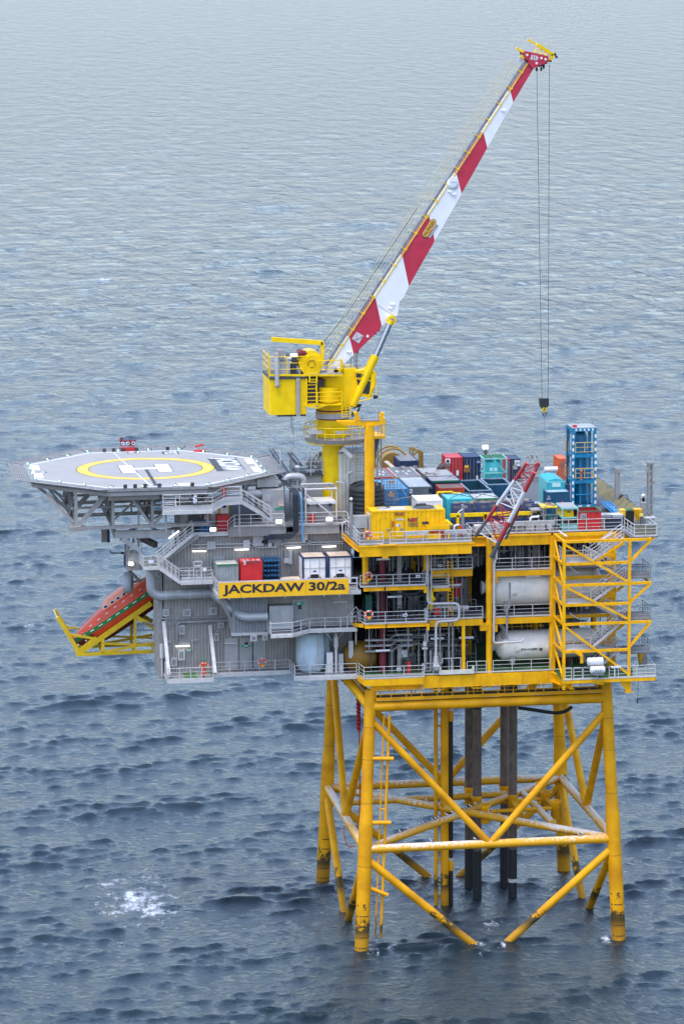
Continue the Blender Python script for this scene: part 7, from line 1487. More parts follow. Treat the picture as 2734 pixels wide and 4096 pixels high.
# luffing ram
r0, r1, r2 = (0.30, 8.30, 50.40), (2.53, 8.30, 55.04), (4.00, 8.30, 58.34)
cp_('luffing_cylinder', MB().tube(r0, r1, 0.36, 20), yellow_crane); cp_('luffing_rod', MB().tube(r1, r2, 0.26, 18), chrome); cp_('rod_eye', MB().lathe(r2, [(0.4, -0.25), (0.4, 0.35)], 18, 'y').tube(Vector(r1).lerp(Vector(r2), 0.88), r2, 0.34, 12), yellow_crane)
MB().lathe((r2[0], r2[1]-0.26, r2[2]), [(0.2, 0), (0.2, -0.04)], 14, 'y').build('pin', grey_mid, crane)
MB().tube(Vector(r0)+Vector((-0.35, 0, 0.2)), Vector(r1)+Vector((-0.38, 0, 0.1)), 0.06, 6).build('ram_pipe', yellow_crane, crane)
cp_('boom_foot', MB().prism([(-2.11, 8.60, 53.33), (-1.87, 8.60, 54.10), (-1.14, 8.60, 54.08), (-0.85, 8.60, 53.39), (-1.15, 8.60, 52.92)], (0, 1.9, 0)), mat('boom foot grey', (0.5, 0.5, 0.48), 0.5)); cp_('pin_bracket', MB().prism([(-0.73, 8.60, 53.39), (-0.73, 8.60, 54.50), (-0.52, 8.60, 54.55), (-0.46, 8.60, 53.38)], (0, 0.25, 0)), yellow_crane)
# ropes
cp_('hoist_rope', MB().tube((-3.23, 9.20, 55.10), (0.05, 9.20, 59.00), 0.03, 5).tube((0.05, 9.20, 59.00), Vector(up[4])+nrm*1.2+Vector((0, 0.5, 0)), 0.025, 5), rope)
hk = thing('crane_hook_block', 'black hook block with a yellow striped hook hanging on two long wire ropes', 'crane hook', (18.60, 9.20, 48.98))
t0, t1 = (17.80, 9.20, 81.19), (18.98, 9.20, 81.70); u0, u1 = (18.39, 9.20, 50.39), (18.97, 9.20, 50.38)
MB().tube(t0, u0, 0.022, 6).build('wire_rope', rope, hk); MB().tube(t1, u1, 0.022, 6).build('wire_rope', rope, hk)
MB().prism([(18.14, 9.00, 50.47), (19.01, 9.00, 50.48), (19.02, 9.00, 49.82), (18.73, 9.00, 49.38), (18.44, 9.00, 49.39), (18.18, 9.00, 49.81)], (0, 0.5, 0)).build('block', mat('hook block black', (0.02, 0.022, 0.02), 0.5), hk)
w0 = (18.58, 9.00, 49.51); 
for k, (dx, m_) in enumerate(((-0.28, yellow_crane), (-0.02, yellow_crane))): MB().prism([(w0[0]+dx, 8.97, w0[2]-0.12), (w0[0]+dx+0.14, 8.97, w0[2]-0.12), (w0[0]+dx+0.3, 8.97, w0[2]+0.14), (w0[0]+dx+0.16, 8.97, w0[2]+0.14)], (0, 0.02, 0)).build('hazard_stripe', m_, hk)
MB().tube((18.62, 9.20, 49.35), (18.62, 9.20, 49.15), 0.14, 10).build('shank', yellow_crane, hk); MB().torus((18.62, 9.20, 48.98), 0.17, 0.07, 'y', 14, 8).build('hook', mat('hook grey', (0.12, 0.13, 0.15), 0.4), hk)
MB().tube((18.62, 9.20, 48.82), (18.75, 9.20, 43.80), 0.008, 4).build('tag_line', rope, hk)
# boom rest
bx, by_ = 1.14, 3.6
br = thing('boom_rest', 'thick yellow boom rest post with a crossbeam and two horns behind the generator', 'boom rest', (bx, by_, Z3))
zt_ = 49.36
MB().tube((bx, by_, Z3), (bx, by_, zt_), 0.46, 24).build('post', yellow, br)
MB().prism([(-1.86, 3.30, 49.73), (2.56, 3.30, 49.65), (2.56, 3.30, 49.39), (1.59, 3.30, 49.17), (-1.29, 3.30, 49.33), (-1.86, 3.30, 49.65)], (0, 0.7, 0)).build('crossbeam', yellow, br)
for q in ([(-0.32, 3.30, 50.47), (0.01, 3.30, 50.52), (0.23, 3.30, 50.10), (0.23, 3.30, 49.72), (-0.15, 3.30, 49.73), (-0.15, 3.30, 50.08)], [(2.25, 3.30, 50.43), (2.56, 3.30, 50.35), (2.40, 3.30, 49.99), (2.40, 3.30, 49.66), (2.09, 3.30, 49.67), (2.10, 3.30, 50.02)]): MB().prism(q, (0, 0.7, 0)).build('horn', yellow, br)
MB().box(0.25, 3.25, 49.69, 2.08, 4.1, 49.76).build('rest_pad', galv_dark, br)
plz = 48.09
MB().box(bx+0.5, 4.0, plz-0.2, 2.74, 7, plz).build('platform', yellow, br); MB().rail([(bx+0.5, 4.05, plz), (2.70, 4.05, plz), (2.70, 7, plz)], h=1.6, sp=0.9, toe=False, mids=(1.1, 0.55)).build('railing', yellow_crane, br)
b = MB()
for dx in (0, 0.45): b.beam((2.14+dx, 5.5, 43), (2.31+dx*0.4, 5.5, plz+2.2), 0.1, 0.1)
for k in range(8): z = plz - 2.5 + 0.55*k; b.beam((2.14, 5.5, z), (2.14+0.5, 5.5, z), 0.05, 0.05)
b.build('ladder', grey_mid, br)
MB().prism([(1.91, 5.00, 47.78), (2.34, 5.00, 47.77), (2.07, 5.00, 46.67), (1.90, 5.00, 45.80)], (0, 0.5, 0)).build('platform_support', grey_dark, br)

# ------------------------------------------------------------------ cargo on the top deck
DZ = Z3

# generator container
gx0, gx1, gy0, gy1, gz1 = 0.62, 7.45, -0.55, 1.9, 41.94
gen = thing('generator_container', 'bright yellow generator container marked NOY with a roof fan at the deck edge', 'generator', ((gx0+gx1)/2, 0.6, DZ))
gm = mat('generator yellow', (0.88, 0.47, 0.0), 0.5, spec=0.3, dirt=(0.55, 0.28, 0.01), dirt_amt=0.3, dirt_scale=1.5, streak=True)
b = MB(); b.corr((gx0+0.1, gy0+0.06), (gx1-0.1, gy0+0.06), DZ+0.2, gz1-0.15, 0.42, 0.04); b.box(gx0+0.03, gy0+0.08, DZ+0.05, gx1-0.03, gy1, gz1-0.02); b.build('casing', gm, gen)
f = MB(); w = 0.14
for x in (gx0, gx1-w):
    for y in (gy0, gy1-w): f.box(x, y, DZ, x+w, y+w, gz1+0.03)
for z in (DZ, gz1-w): f.box(gx0+w, gy0+0.004, z+0.004, gx1-w, gy0+w, z+w-0.004)
for z in (DZ, gz1-w): f.box(gx0+0.004, gy0+w, z+0.004, gx0+w, gy1-w, z+w-0.004)
f.build('frame', gm, gen)
lv = MB()
for k in range(11): z = DZ+0.35+0.19*k; lv.prism([(gx0-0.02, gy0+0.25, z), (gx0-0.1, gy0+0.25, z-0.08), (gx0-0.08, gy0+0.25, z-0.1), (gx0, gy0+0.25, z-0.03)], (0, 1.8, 0))
lv.build('louvre', galv, gen)

for x0, x1, zt in ((1.47, 2.38, 41.21), (2.87, 3.60, 41.20)):
    d = MB().box(x0, gy0-0.03, DZ+0.15, x1, gy0+0.015, zt).build('door', gm, gen); MB().box(x1-0.35, gy0-0.08, 40.15, x1-0.05, gy0-0.035, 40.30).build('handle', galv_dark, d)
    f = MB(); f.box(x0-0.03, gy0-0.02, DZ+0.15, x0-0.004, gy0+0.014, zt+0.03); f.box(x1+0.004, gy0-0.02, DZ+0.15, x1+0.03, gy0+0.014, zt+0.03); f.box(x0, gy0-0.02, zt+0.004, x1, gy0+0.014, zt+0.03); f.build('seal', mat('dull ochre seal', (0.35, 0.2, 0.01), 0.6), d)
MB().box(2.77, gy0-0.02, 41.48, 3.67, gy0+0.01, 41.82).build('recess', mat('dull ochre seal', (0.35, 0.2, 0.01), 0.6), gen)
for x in (2.99, 3.42): MB().lathe((x, gy0-0.02, 41.65), [(0.09, 0), (0.09, -0.05)], 10, 'y').build('gauge', red, gen)
MB().box(2.54, gy0-0.06, 40.46, 2.66, gy0+0.0, 41.00).build('extinguisher_tube', red, gen)
MB().box(2.89, gy0-0.045, 41.05, 3.61, gy0-0.032, 41.20).build('number_strip', white, gen)
text('ZA20001', 0.2, lettering, gen, (3.24, gy0-0.05, 41.10), fit=(0.62, 0.11), name='strip_lettering', ext=0.002)
sgn = MB().box(2.93, gy0-0.045, 40.48, 3.33, gy0-0.032, 40.69).build('safety_label', white, gen); MB().lathe((3.21, gy0-0.046, 40.57), [(0.09, 0), (0.09, -0.006)], 14, 'y').build('symbol', mat('label blue', (0.03, 0.15, 0.5), 0.5), sgn)
nx, nz = 4.49, 41.04
logo = mat('logo charcoal', (0.035, 0.05, 0.06), 0.5)
text('N', 0.6, logo, gen, (4.19, gy0-0.03, nz), fit=(0.36, 0.42), name='logo_lettering', bold=0.03); text('Y', 0.6, logo, gen, (4.78, gy0-0.03, nz), fit=(0.38, 0.42), name='logo_lettering', bold=0.03)
MB().lathe((nx, gy0-0.02, nz), [(0.19, 0), (0.19, -0.02)], 24, 'y').build('logo_disc', red, gen)

for zz_, s_, wd in ((40.72, 'POWERED2POWER', 0.95), (40.59, 'TEL 00 000 000', 0.92), (40.46, 'NO 00 000 000', 0.95)): 
    b = MB(); r_ = random.Random(len(s_)); x = nx - 0.45
    while x < nx + 0.45: w_ = r_.uniform(0.03, 0.07); b.box(x, gy0-0.022, zz_-0.045, x+w_, gy0-0.018, zz_+0.045); x += w_ + r_.choice((0.02, 0.02, 0.05))
    b.build('small_lettering', logo, gen)
MB().box(5.32, gy0-0.03, 40.62, 5.91, gy0+0.02, 40.85).build('socket_recess', dark_void, gen)
MB().box(1.45, -0.2, gz1-0.01, 4.0, 1.4, gz1+0.03).build('roof_panel', galv, gen); MB().box(4.55, -0.25, gz1-0.01, 6.7, 1.6, gz1+0.03).build('fan_frame', grey_mid, gen)
MB().lathe((5.65, 0.65, gz1+0.03), [(0.95, 0), (0.95, 0.1), (0.85, 0.1), (0.85, 0.04), (0.01, 0.06)], 30).build('roof_fan', grey_dark, gen); MB().box(5.1, 1.2, gz1+0.04, 6.0, 1.7, gz1+0.22).build('exhaust_cap', dark_void, gen)
MB().pipe([(1.4, 1.0, gz1+0.05), (2.2, 0.6, gz1+0.06), (2.7, 1.0, gz1+0.07), (2.2, 1.5, gz1+0.06)], 0.03, 5, bend=0.3).build('sling', black, gen)
gt = thing('fuel_tray', 'yellow open fuel tray frame in front of the right end of the generator', 'tray', (6.9, -1.3, DZ))
tx0, tx1 = 5.59, 7.68; tz = 40.41
f = MB()
for y in (-1.4, 0.2 - 0.9): f.beam((tx0, y, tz), (tx1, y, tz), 0.1, 0.34)
for x in (tx0+0.05, tx1-0.05): f.beam((x, -1.4, tz), (x, -0.7, tz), 0.1, 0.34); f.beam((x, -1.4, DZ), (x, -1.4, tz), 0.14, 0.12); f.beam((x, -0.7, DZ), (x, -0.7, tz), 0.14, 0.12)
f.box(tx0, -1.45, DZ+0.02, tx0+1.3, -1.35, DZ+0.5); f.build('frame', gm, gt); MB().box(tx0+0.5, -1.3, DZ+0.1, tx1-0.3, -0.8, tz-0.2).build('pump', rust_red, gt)
# closed containers: small_box(name, label, category, x0, x1, y0, y1, z0, z1, wall, roof)
G_ = 'cargo containers on the top deck'
small_box('cargo_container', 'white painted container with rust spots directly behind the yellow generator', 'container', 5.65, 8.05, 4.1, 7.2, DZ, 42.0, white, mat('off white roof', (0.72, 0.71, 0.68), 0.6), G_)
t = small_box('cargo_container', 'grey ribbed container with a white P plate behind the white one', 'container', 6.1, 8.4, 11.8, 17.6, DZ, 42.0, mat('slate container paint', (0.13, 0.15, 0.16), 0.5), mat('pale grey roof', (0.46, 0.48, 0.48), 0.6, dirt=(0.3, 0.28, 0.25), dirt_amt=0.3), G_)
pp = (6.36, 11.75, 41.61); pl = MB().box(pp[0]-0.13, 11.74, pp[2]-0.2, pp[0]+0.13, 11.78, pp[2]+0.2).build('plate', white, t); text('P', 0.4, lettering, None, (pp[0], 11.735, pp[2]), fit=(0.14, 0.24), name='plate_lettering').parent = pl; pl.children[0].location = (0, 0, 0)
q = (8.22, 11.70, 41.63); MB().box(q[0]-0.14, 11.74, q[2]-0.2, q[0]+0.14, 11.78, q[2]+0.2).build('vent_window', glass, t)
text('6', 0.5, white, t, (7.0, 13.0, 42.0-0.012), rot=(0, 0, 0), fit=(0.3, 0.6), name='roof_lettering')
t = small_box('cargo_container', 'light blue container behind the scaffold tower and the black tank', 'container', 3.5, 5.98, 10.9, 16.7, DZ, 42.0, mat('medium blue paint', (0.03, 0.2, 0.42), 0.5), sky_blue, G_)
for i, (x0, x1, s_, lab) in enumerate(((3.4, 5.9, '0 2\n 5', 'dark roofed container with a red edge behind the light blue one'), (5.98, 8.42, '6 1 6\n 5', 'dark roofed container with white roof figures behind the grey ribbed one'))):
    t = small_box('cargo_container', lab, 'container', x0, x1, 18.0, 23.7, DZ, 42.0, (red, grey_mid)[i], dark_roof, G_, frame=(red, mat('rusted white frame', (0.55, 0.5, 0.46), 0.6, dirt=RUST, dirt_amt=0.7))[i])
    text(s_, 1, white, t, ((x0+x1)/2, 20.5, 42.0-0.012), rot=(0, 0, 0), fit=(1.5, 2.6), name='roof_lettering')
t = small_box('cargo_container', 'container with a rusted roof and green top rail left of the rusty red box', 'container', 8.8, 11.7, 14.9, 17.6, DZ, 42.0, navy, grey_roof, G_); MB().box(8.92, 14.87, 41.86, 11.58, 14.9, 42.0).build('top_rail', green, t)
small_box('cargo_container', 'worn container with a jumbled grey roof behind the rusted roof one', 'container', 8.8, 11.6, 17.8, 23.0, DZ, 42.0, grey_mid, grey_roof, G_)
small_box('cargo_container', 'small rusty red open topped box behind the yellow handrail frame', 'container', 8.9, 11.3, 10.6, 12.9, DZ, 42.01, rust_red, mat('rusted brown roof', (0.14, 0.09, 0.07), 0.7, dirt=(0.35, 0.2, 0.1), dirt_amt=0.5), G_)
yf = thing('handrail_frame', 'yellow bent handrail frame in front of the rusty red box', 'frame', (9.6, 9.8, DZ)); MB().pipe([(8.58, 9.50, 41.41), (8.45, 9.50, 41.79), (9.94, 9.50, 41.81), (9.98, 9.50, 41.52)], 0.1, 8, bend=0.15).tube((10.07, 10.00, 41.62), (10.83, 10.00, 41.54), 0.09, 8).beam((9.0, 9.5, DZ), (9.0, 9.5, 41.0), 0.1, 0.1).beam((10.6, 9.5, DZ), (10.6, 9.5, 41.0), 0.1, 0.1).build('rail', yellow_crane, yf)
# loose lashings and pipes on the container roofs
ls = thing('roof_lashing', 'brown tangle of slings and rusty bars lying over the middle container roofs', 'lashing', (9.8, 17, 42.05))
r_ = random.Random(3); b = MB()
for i in range(15):
    x, y = r_.uniform(6.2, 11.4), r_.uniform(15, 23); a = r_.uniform(0, PI); l_ = r_.uniform(0.6, 1.6); b.pipe([(x, y, 42.06), (x+l_*0.5*math.cos(a), y+l_*math.sin(a), 42.12+r_.uniform(0, 0.12)), (x+l_*math.cos(a), y+l_*0.6*math.sin(a), 42.06)], r_.choice((0.018, 0.025, 0.03)), 5)
b.build('sling', mat('rusty lashing', (0.12, 0.06, 0.04), 0.7, var=0.5), ls)
bd = thing('pipe_bundle', 'rusty pipe bundle on the roof in front of the red container', 'pipe bundle', (11.5, 22.6, 42.05)); b = MB()
for i in range(9): b.tube((10.6+0.13*i, 21.6, 42.12+0.1*(i % 3)), (11.2+0.12*i, 23.4, 42.15+0.15*(i % 2)), 0.08, 7)
b.build('pipe', mat('brown pipe steel', (0.10, 0.065, 0.05), 0.7), bd)
# blue half height with a grating roof, yellow reel and frame at the back left
t = small_box('basket_container', 'navy container with a grey grating roof standing at the far left of the cargo', 'container', 7.3, 9.25, 24.3, 29.4, DZ, 42.5, navy, dark_roof, G_)
for x in (7.75, 8.95): MB().box(x-0.3, 24.25, 41.6, x+0.15, 24.29, 42.0).build('panel', grey_light, t)
b = MB()
for k in range(9): b.beam((7.5, 24.7+0.55*k, 42.5), (9.1, 24.7+0.55*k, 42.5), 0.05, 0.05)
b.build('grating_bar', grey_light, t)
rl = thing('cable_reel', 'large dull yellow cable reel behind the navy container', 'cable reel', (6.9, 28.5, DZ)); q = (6.94, 28.00, 41.98)
for y in (27.6, 29.2): MB().torus((q[0]+0.3, y, q[2]-0.3), 1.55, 0.1, 'y', 36, 8).build('rim', mat('dull yellow', (0.32, 0.18, 0.03), 0.6), rl)
MB().tube((q[0]+0.3, 27.7, q[2]-0.3), (q[0]+0.3, 29.1, q[2]-0.3), 1.1, 24).build('drum', mat('dull yellow', (0.32, 0.18, 0.03), 0.6), rl); MB().beam((6.29, 26.00, 42.23), (6.68, 24.00, 41.94), 0.4, 0.1).build('skid', mat('pale wood', (0.5, 0.42, 0.32), 0.7), rl); MB().box(q[0]-0.8, 27.5, DZ, q[0]+1.4, 29.3, q[2]-1.9).build('stand', grey_dark, rl)
fr = thing('reel_frame', 'dull yellow braced lifting frame on the far deck edge', 'frame', (11.2, 30, DZ)); ym = mat('dull yellow', (0.32, 0.18, 0.03), 0.6)
f = MB(); P_ = [(9.18, 29.00, 43.11), (10.42, 29.00, 42.60), (10.14, 29.00, 42.72)]
f.beam((9.18, 29.00, 43.07), (10.42, 29.00, 42.56), 0.22, 0.22)
for q in ((9.18, 29.00, 43.07), (9.48, 29.00, 42.90), (10.12, 29.00, 42.68), (10.28, 29.00, 42.62), (10.42, 29.00, 42.56)): f.beam((q[0], q[1], DZ), q, 0.18, 0.18)
f.beam((9.58, 29.00, 42.34), (10.10, 29.00, 42.69), 0.15, 0.15); f.build('member', ym, fr)
# red and navy containers at the far edge, seen end on
def endc(label, x0, x1, y0, m, zt, logo_=None):
    t = small_box('cargo_container', label, 'container', x0, x1, y0, y0+2.6, zt-2.75, zt, m, m, G_)
    b = MB()
    for k in (0.2, 0.4, 0.6, 0.8): x = x0 + (x1-x0)*k; b.tube((x, y0-0.02, zt-2.5), (x, y0-0.02, zt-0.15), 0.025, 5)
    b.build('lock_rod', galv_dark, t)
    return t
t = endc('red container with white door plates at the far deck edge', 12.71, 14.35, 28.4, red, 42.04)
q = (12.85, 28.30, 41.70); MB().box(q[0]-0.25, 28.3, q[2]-0.25, q[0]+0.25, 28.36, q[2]+0.25).build('plate', white, t); MB().lathe((q[0], 28.3, q[2]), [(0.15, 0), (0.15, -0.02)], 12, 'y').build('emblem', lettering, t)
text('CLV\n2011', 0.3, mat('faded lettering', (0.6, 0.4, 0.36), 0.6), t, (q[0], 28.33, q[2]-0.62), fit=(0.5, 0.5), name='container_lettering'); q = (13.83, 28.30, 40.49); MB().box(q[0]-0.12, 28.3, q[2]-0.25, q[0]+0.12, 28.36, q[2]+0.25).build('plate', white, t)
t = endc('navy container with an orange label beside the red one at the far edge', 14.44, 16.16, 28.4, navy, 42.05)
q = (14.74, 28.30, 41.07); MB().box(q[0]-0.2, 28.3, q[2]-0.15, q[0]+0.2, 28.36, q[2]+0.15).build('plate', pad_yellow, t); q = (14.75, 28.30, 40.78); MB().box(q[0]-0.3, 28.3, q[2]-0.25, q[0]+0.3, 28.36, q[2]+0.2).build('label', mat('rust label', (0.3, 0.12, 0.03), 0.6), t)
q = (15.93, 28.30, 41.54); pl = MB().box(q[0]-0.22, 28.3, q[2]-0.25, q[0]+0.22, 28.36, q[2]+0.25).build('logo_plate', mat('logo plate blue', (0.03, 0.08, 0.2), 0.5), t)
o = text('OEG', 0.3, white, t, (q[0], 28.29, q[2]), fit=(0.38, 0.16), name='container_lettering'); q = (15.79, 28.30, 39.93); MB().box(q[0]-0.1, 28.3, q[2]-0.22, q[0]+0.1, 28.36, q[2]+0.22).build('plate', white, t)
endc('narrow red container behind the mint tank frame', 18.97, 19.27, 29.2, red, 41.56)
t = endc('navy container with a white logo plate right of the mint tank frame', 19.30, 20.34, 29.2, navy, 41.58)
q = (20.00, 29.10, 41.16); MB().box(q[0]-0.28, 29.1, q[2]-0.3, q[0]+0.28, 29.16, q[2]+0.3).build('logo_plate', white, t); text('OEG', 0.3, navy, t, (q[0], 29.09, q[2]), fit=(0.46, 0.18), name='container_lettering'); q = (19.78, 29.10, 40.75); MB().box(q[0]-0.2, 29.1, q[2]-0.2, q[0]+0.2, 29.16, q[2]+0.2).build('plate', grey_light, t)
t = endc('bright orange container at the far edge left of the blue tower', 23.94, 24.75, 28, orange_box, 41.67)
wc = thing('white_canister', 'long white canister lying at the far edge left of the orange container', 'canister', (23.16, 28, 40)); MB().tube((22.49, 28.00, 40.63), (23.81, 28.00, 40.64), 0.26, 16).build('body', plastic_white, wc); MB().box(22.56, 27.8, Z3, 23.73, 28.4, 40.56).build('cradle', grey_mid, wc)
gr = thing('davit_stand', 'grey welded stand with lamps at the far edge behind the lattice boom', 'stand', (21.19, 28, DZ)); f = MB()
for p, q in (((20.38, 28.00, 40.93), (20.62, 28.00, 41.64)), ((20.62, 28.00, 41.64), (21.91, 28.00, 41.68)), ((21.91, 28.00, 41.68), (21.99, 28.00, 40.84)), ((20.86, 28.00, 40.91), (21.10, 28.00, 41.59)), ((21.43, 28.00, 40.94), (21.67, 28.00, 41.61)), ((20.34, 28.00, 41.05), (22.07, 28.00, 41.00))): f.beam(p, q, 0.14, 0.14)
f.build('frame', grey_light, gr)
for xa_, xb_, zb_ in ((20.70, 21.02, 80), (21.18, 21.43, 60), (21.71, 21.87, 70)): MB().box(xa_, 28, 41.76, xb_, 28.3, 41.76+(110-zb_)*0.0075).build('lamp', grey_mid, gr)
# mint tank in its frame
q0, q1 = (15.90, 26.60, 42.08), (18.40, 26.60, 42.04)
mt = thing('framed_tank', 'mint green upright tank in an open frame with a green roof', 'framed tank', ((q0[0]+q1[0])/2, 27.7, DZ))
x0, x1, zt = q0[0]+0.25, q1[0], q0[2]; f = MB()
for x in (x0, x1):
    for y in (26.6, 28.8): f.beam((x, y, DZ), (x, y, zt), 0.14, 0.14)
for z in (zt, 40.66, DZ+0.3):
    for y in (26.6, 28.8): f.beam((x0, y, z), (x1, y, z), 0.12, 0.14)
    for x in (x0, x1): f.beam((x, 26.6, z), (x, 28.8, z), 0.12, 0.14)
f.beam((17.68, 26.50, 41.40), (18.36, 26.50, 40.63), 0.12, 0.12); f.build('frame', mint, mt)
MB().lathe(((x0+x1)/2-0.05, 27.7, 0), [(1.0, DZ+0.5), (1.0, zt-0.75), (0.93, zt-0.5), (0.7, zt-0.25), (0.05, zt-0.12)], 28).build('shell', mat('mint tank paint', (0.06, 0.47, 0.47), 0.45), mt)
q = (17.06, 26.60, 41.01); MB().box(q[0]-0.3, 26.68, q[2]-0.16, q[0]-0.02, 26.72, q[2]+0.16).box(q[0]+0.12, 26.68, q[2]-0.16, q[0]+0.45, 26.72, q[2]+0.16).build('label', mat('pale mint label', (0.5, 0.75, 0.72), 0.5), mt)
MB().box(x0+0.1, 26.7, zt+0.06, (x0+x1)/2-0.08, 28.7, zt+0.1).box((x0+x1)/2+0.08, 26.7, zt+0.06, x1-0.1, 28.7, zt+0.1).build('roof_mesh', mat('green roof mesh', (0.01, 0.12, 0.04), 0.8), mt)
lm = thing('light_mast', 'bright white flood lamp on a dark post at the far edge', 'lamp', (16.93, 30, DZ)); MB().box(16.69, 29.8, 42.57, 17.20, 30.2, 42.90).build('lamp', lamp_on, lm); MB().beam((16.98, 30, DZ), (16.98, 30, 42.57), 0.16, 0.16).box(16.73, 29.8, 42.16, 17.14, 30.1, 42.35).build('post', grey_dark, lm)
# open topped skips
def skip(name, label, cat, x0, x1, y0, y1, z1, m, mi, group=None, rim=None):
    t = thing(name, label, cat, ((x0+x1)/2, (y0+y1)/2, DZ), group); b = MB(); w = 0.07
    b.corr((x0, y0), (x1, y0), DZ+0.1, z1, 0.5, 0.04); b.corr((x1, y0), (x1, y1), DZ+0.1, z1, 0.5, 0.04); b.corr((x1, y1), (x0, y1), DZ+0.1, z1, 0.5, 0.04); b.corr((x0, y1), (x0, y0), DZ+0.1, z1, 0.5, 0.04); b.build('wall', m, t)
    b = MB(); b.box(x0+0.01, y0+0.01, DZ+0.05, x1-0.01, y1-0.01, DZ+0.12)
    for a in ((x0+0.005, y0+0.005, x1-0.005, y0+w), (x0+0.005, y1-w, x1-0.005, y1-0.005), (x0+0.005, y0+w, x0+w, y1-w), (x1-w, y0+w, x1-0.005, y1-w)): b.box(a[0], a[1], DZ+0.12, a[2], a[3], z1-0.01)
    b.build('inner_wall', mi, t); b = MB()
    for a in ((x0-0.06, y0-0.06, x1+0.06, y0+0.1), (x0-0.06, y1-0.1, x1+0.06, y1+0.06), (x0-0.06, y0+0.1, x0+0.1, y1-0.1), (x1-0.1, y0+0.1, x1+0.06, y1-0.1)): b.box(a[0], a[1], z1, a[2], a[3], z1+0.1)
    b.build('rim', rim or m, t); return t
skip('waste_skip', 'long dark petrol blue open skip left of the other open skip', 'skip', 12.35, 14.5, 14.2, 20.3, 41.0, teal_dk, mat('skip inside teal', (0.005, 0.06, 0.09), 0.6), 'petrol blue open skips', rim=mat('chipped pale rim', (0.25, 0.33, 0.4), 0.6, dirt=(0.02, 0.08, 0.14), dirt_amt=1.0))
t = skip('waste_skip', 'petrol blue open skip with white figures on its front below the mint tank', 'skip', 14.75, 17.0, 17.4, 20.9, 41.0, teal_dk, mat('skip inside teal', (0.005, 0.06, 0.09), 0.6), 'petrol blue open skips', rim=mat('chipped pale rim', (0.25, 0.33, 0.4), 0.6, dirt=(0.02, 0.08, 0.14), dirt_amt=1.0))
q = (15.01, 17.30, 40.56); text('85\n10/90', 0.3, white, t, (q[0], 17.32, q[2]), fit=(0.42, 0.36), name='skip_lettering')
t = skip('waste_skip', 'red open skip with a white notice beside the white water totes', 'skip', 20.05, 22.15, -0.3+0.6, 2.7, 41.1, red, mat('skip inside red', (0.4, 0.012, 0.015), 0.6), rim=mat('green grey rim', (0.08, 0.12, 0.06), 0.6))
q = (20.48, 0.25, 40.69); pl = MB().box(q[0]-0.28, 0.23, q[2]-0.28, q[0]+0.28, 0.27, q[2]+0.28).build('notice', grey_light, t)
for k in range(5): MB().box(q[0]-0.22, 0.222, q[2]-0.2+0.09*k, q[0]+0.22, 0.228, q[2]-0.16+0.09*k).build('notice_line', grey_dark, t)
# turquoise and grey roofed pair, baskets in front of them
small_box('cargo_container', 'turquoise container behind the stacked navy baskets', 'container', 8.5, 10.95, 4.4, 7.5, DZ, 42.0, turq, mat('pale turquoise roof', (0.12, 0.5, 0.56), 0.6, dirt=(0.4, 0.42, 0.4), dirt_amt=0.5), G_)
t = small_box('cargo_container', 'dark green railed container with a pale grey roof right of the turquoise one', 'container', 11.05, 13.35, 4.3, 7.3, DZ, 42.0, grey_mid, mat('pale grey roof', (0.46, 0.48, 0.48), 0.6, dirt=(0.3, 0.28, 0.25), dirt_amt=0.3), G_); MB().box(11.17, 4.27, 41.86, 13.23, 4.3, 42.0).build('top_rail', green, t)
for k, s_ in enumerate('148'): text(s_, 0.4, white, t, (11.7+0.45*k, 6.0, 41.988), rot=(0, 0, 0), fit=(0.25, 0.7), name='roof_lettering')
sl = thing('roof_lashing', 'black slings lying across the turquoise and grey roofs', 'lashing', (11, 6, 42.03)); b = MB()
for p, q, m_ in (((8.8, 4.6), (10.9, 6.9), 0.15), ((8.7, 7.2), (11.0, 4.7), 0.12), ((11.2, 4.6), (13.2, 6.9), 0.2), ((11.1, 7.0), (13.2, 4.6), 0.1)): b.pipe([(*p, 42.04), ((p[0]+q[0])/2, (p[1]+q[1])/2, 42.04+m_), (*q, 42.04)], 0.03, 5, bend=0.8)
b.build('sling', black, sl)
def basket(label, x0, x1, y0, y1, z0, z1, cover):
    t = thing('cargo_basket', label, 'basket', ((x0+x1)/2, (y0+y1)/2, z0), 'navy cargo baskets'); f = MB(); n = 3 if x1-x0 < 3 else 4
    for x in np.linspace(x0+0.07, x1-0.07, n+1):
        for y in (y0+0.06, y1-0.06): f.box(x-0.09, y-0.06, z0, x+0.09, y+0.06, z1)
    for z, h_ in ((z0, 0.2), ((z0+z1)/2-0.14, 0.2), (z1-0.16, 0.16)):
        for y in (y0+0.06, y1-0.06): f.box(x0+0.16, y-0.05, z, x1-0.16, y+0.05, z+h_)
        for x in (x0+0.07, x1-0.07): f.box(x-0.05, y0+0.12, z, x+0.05, y1-0.12, z+h_)
    f.build('frame', navy_lt, t)
    MB().box(x0+0.2, y0+0.3, z0+0.1, x1-0.2, y1-0.3, z1-0.1).build('load', mat('boxes inside baskets', (0.33, 0.31, 0.28), 0.8, var=0.6, scale=1.6, dirt=(0.05, 0.05, 0.05), dirt_amt=0.9, dirt_scale=2.2), t)
    if cover:
        b = MB(); r_ = random.Random(int(x0*10))
        for i in range(14): x, y = r_.uniform(x0, x1-0.5), r_.uniform(y0, y1-0.4); b.box(x, y, z1, x+r_.uniform(0.3, 0.7), y+r_.uniform(0.3, 0.6), z1+r_.uniform(0.04, 0.16))
        b.build('covering', cargo, t)
zb0, zb1, zb2 = DZ+0.02, 40.61, 41.61
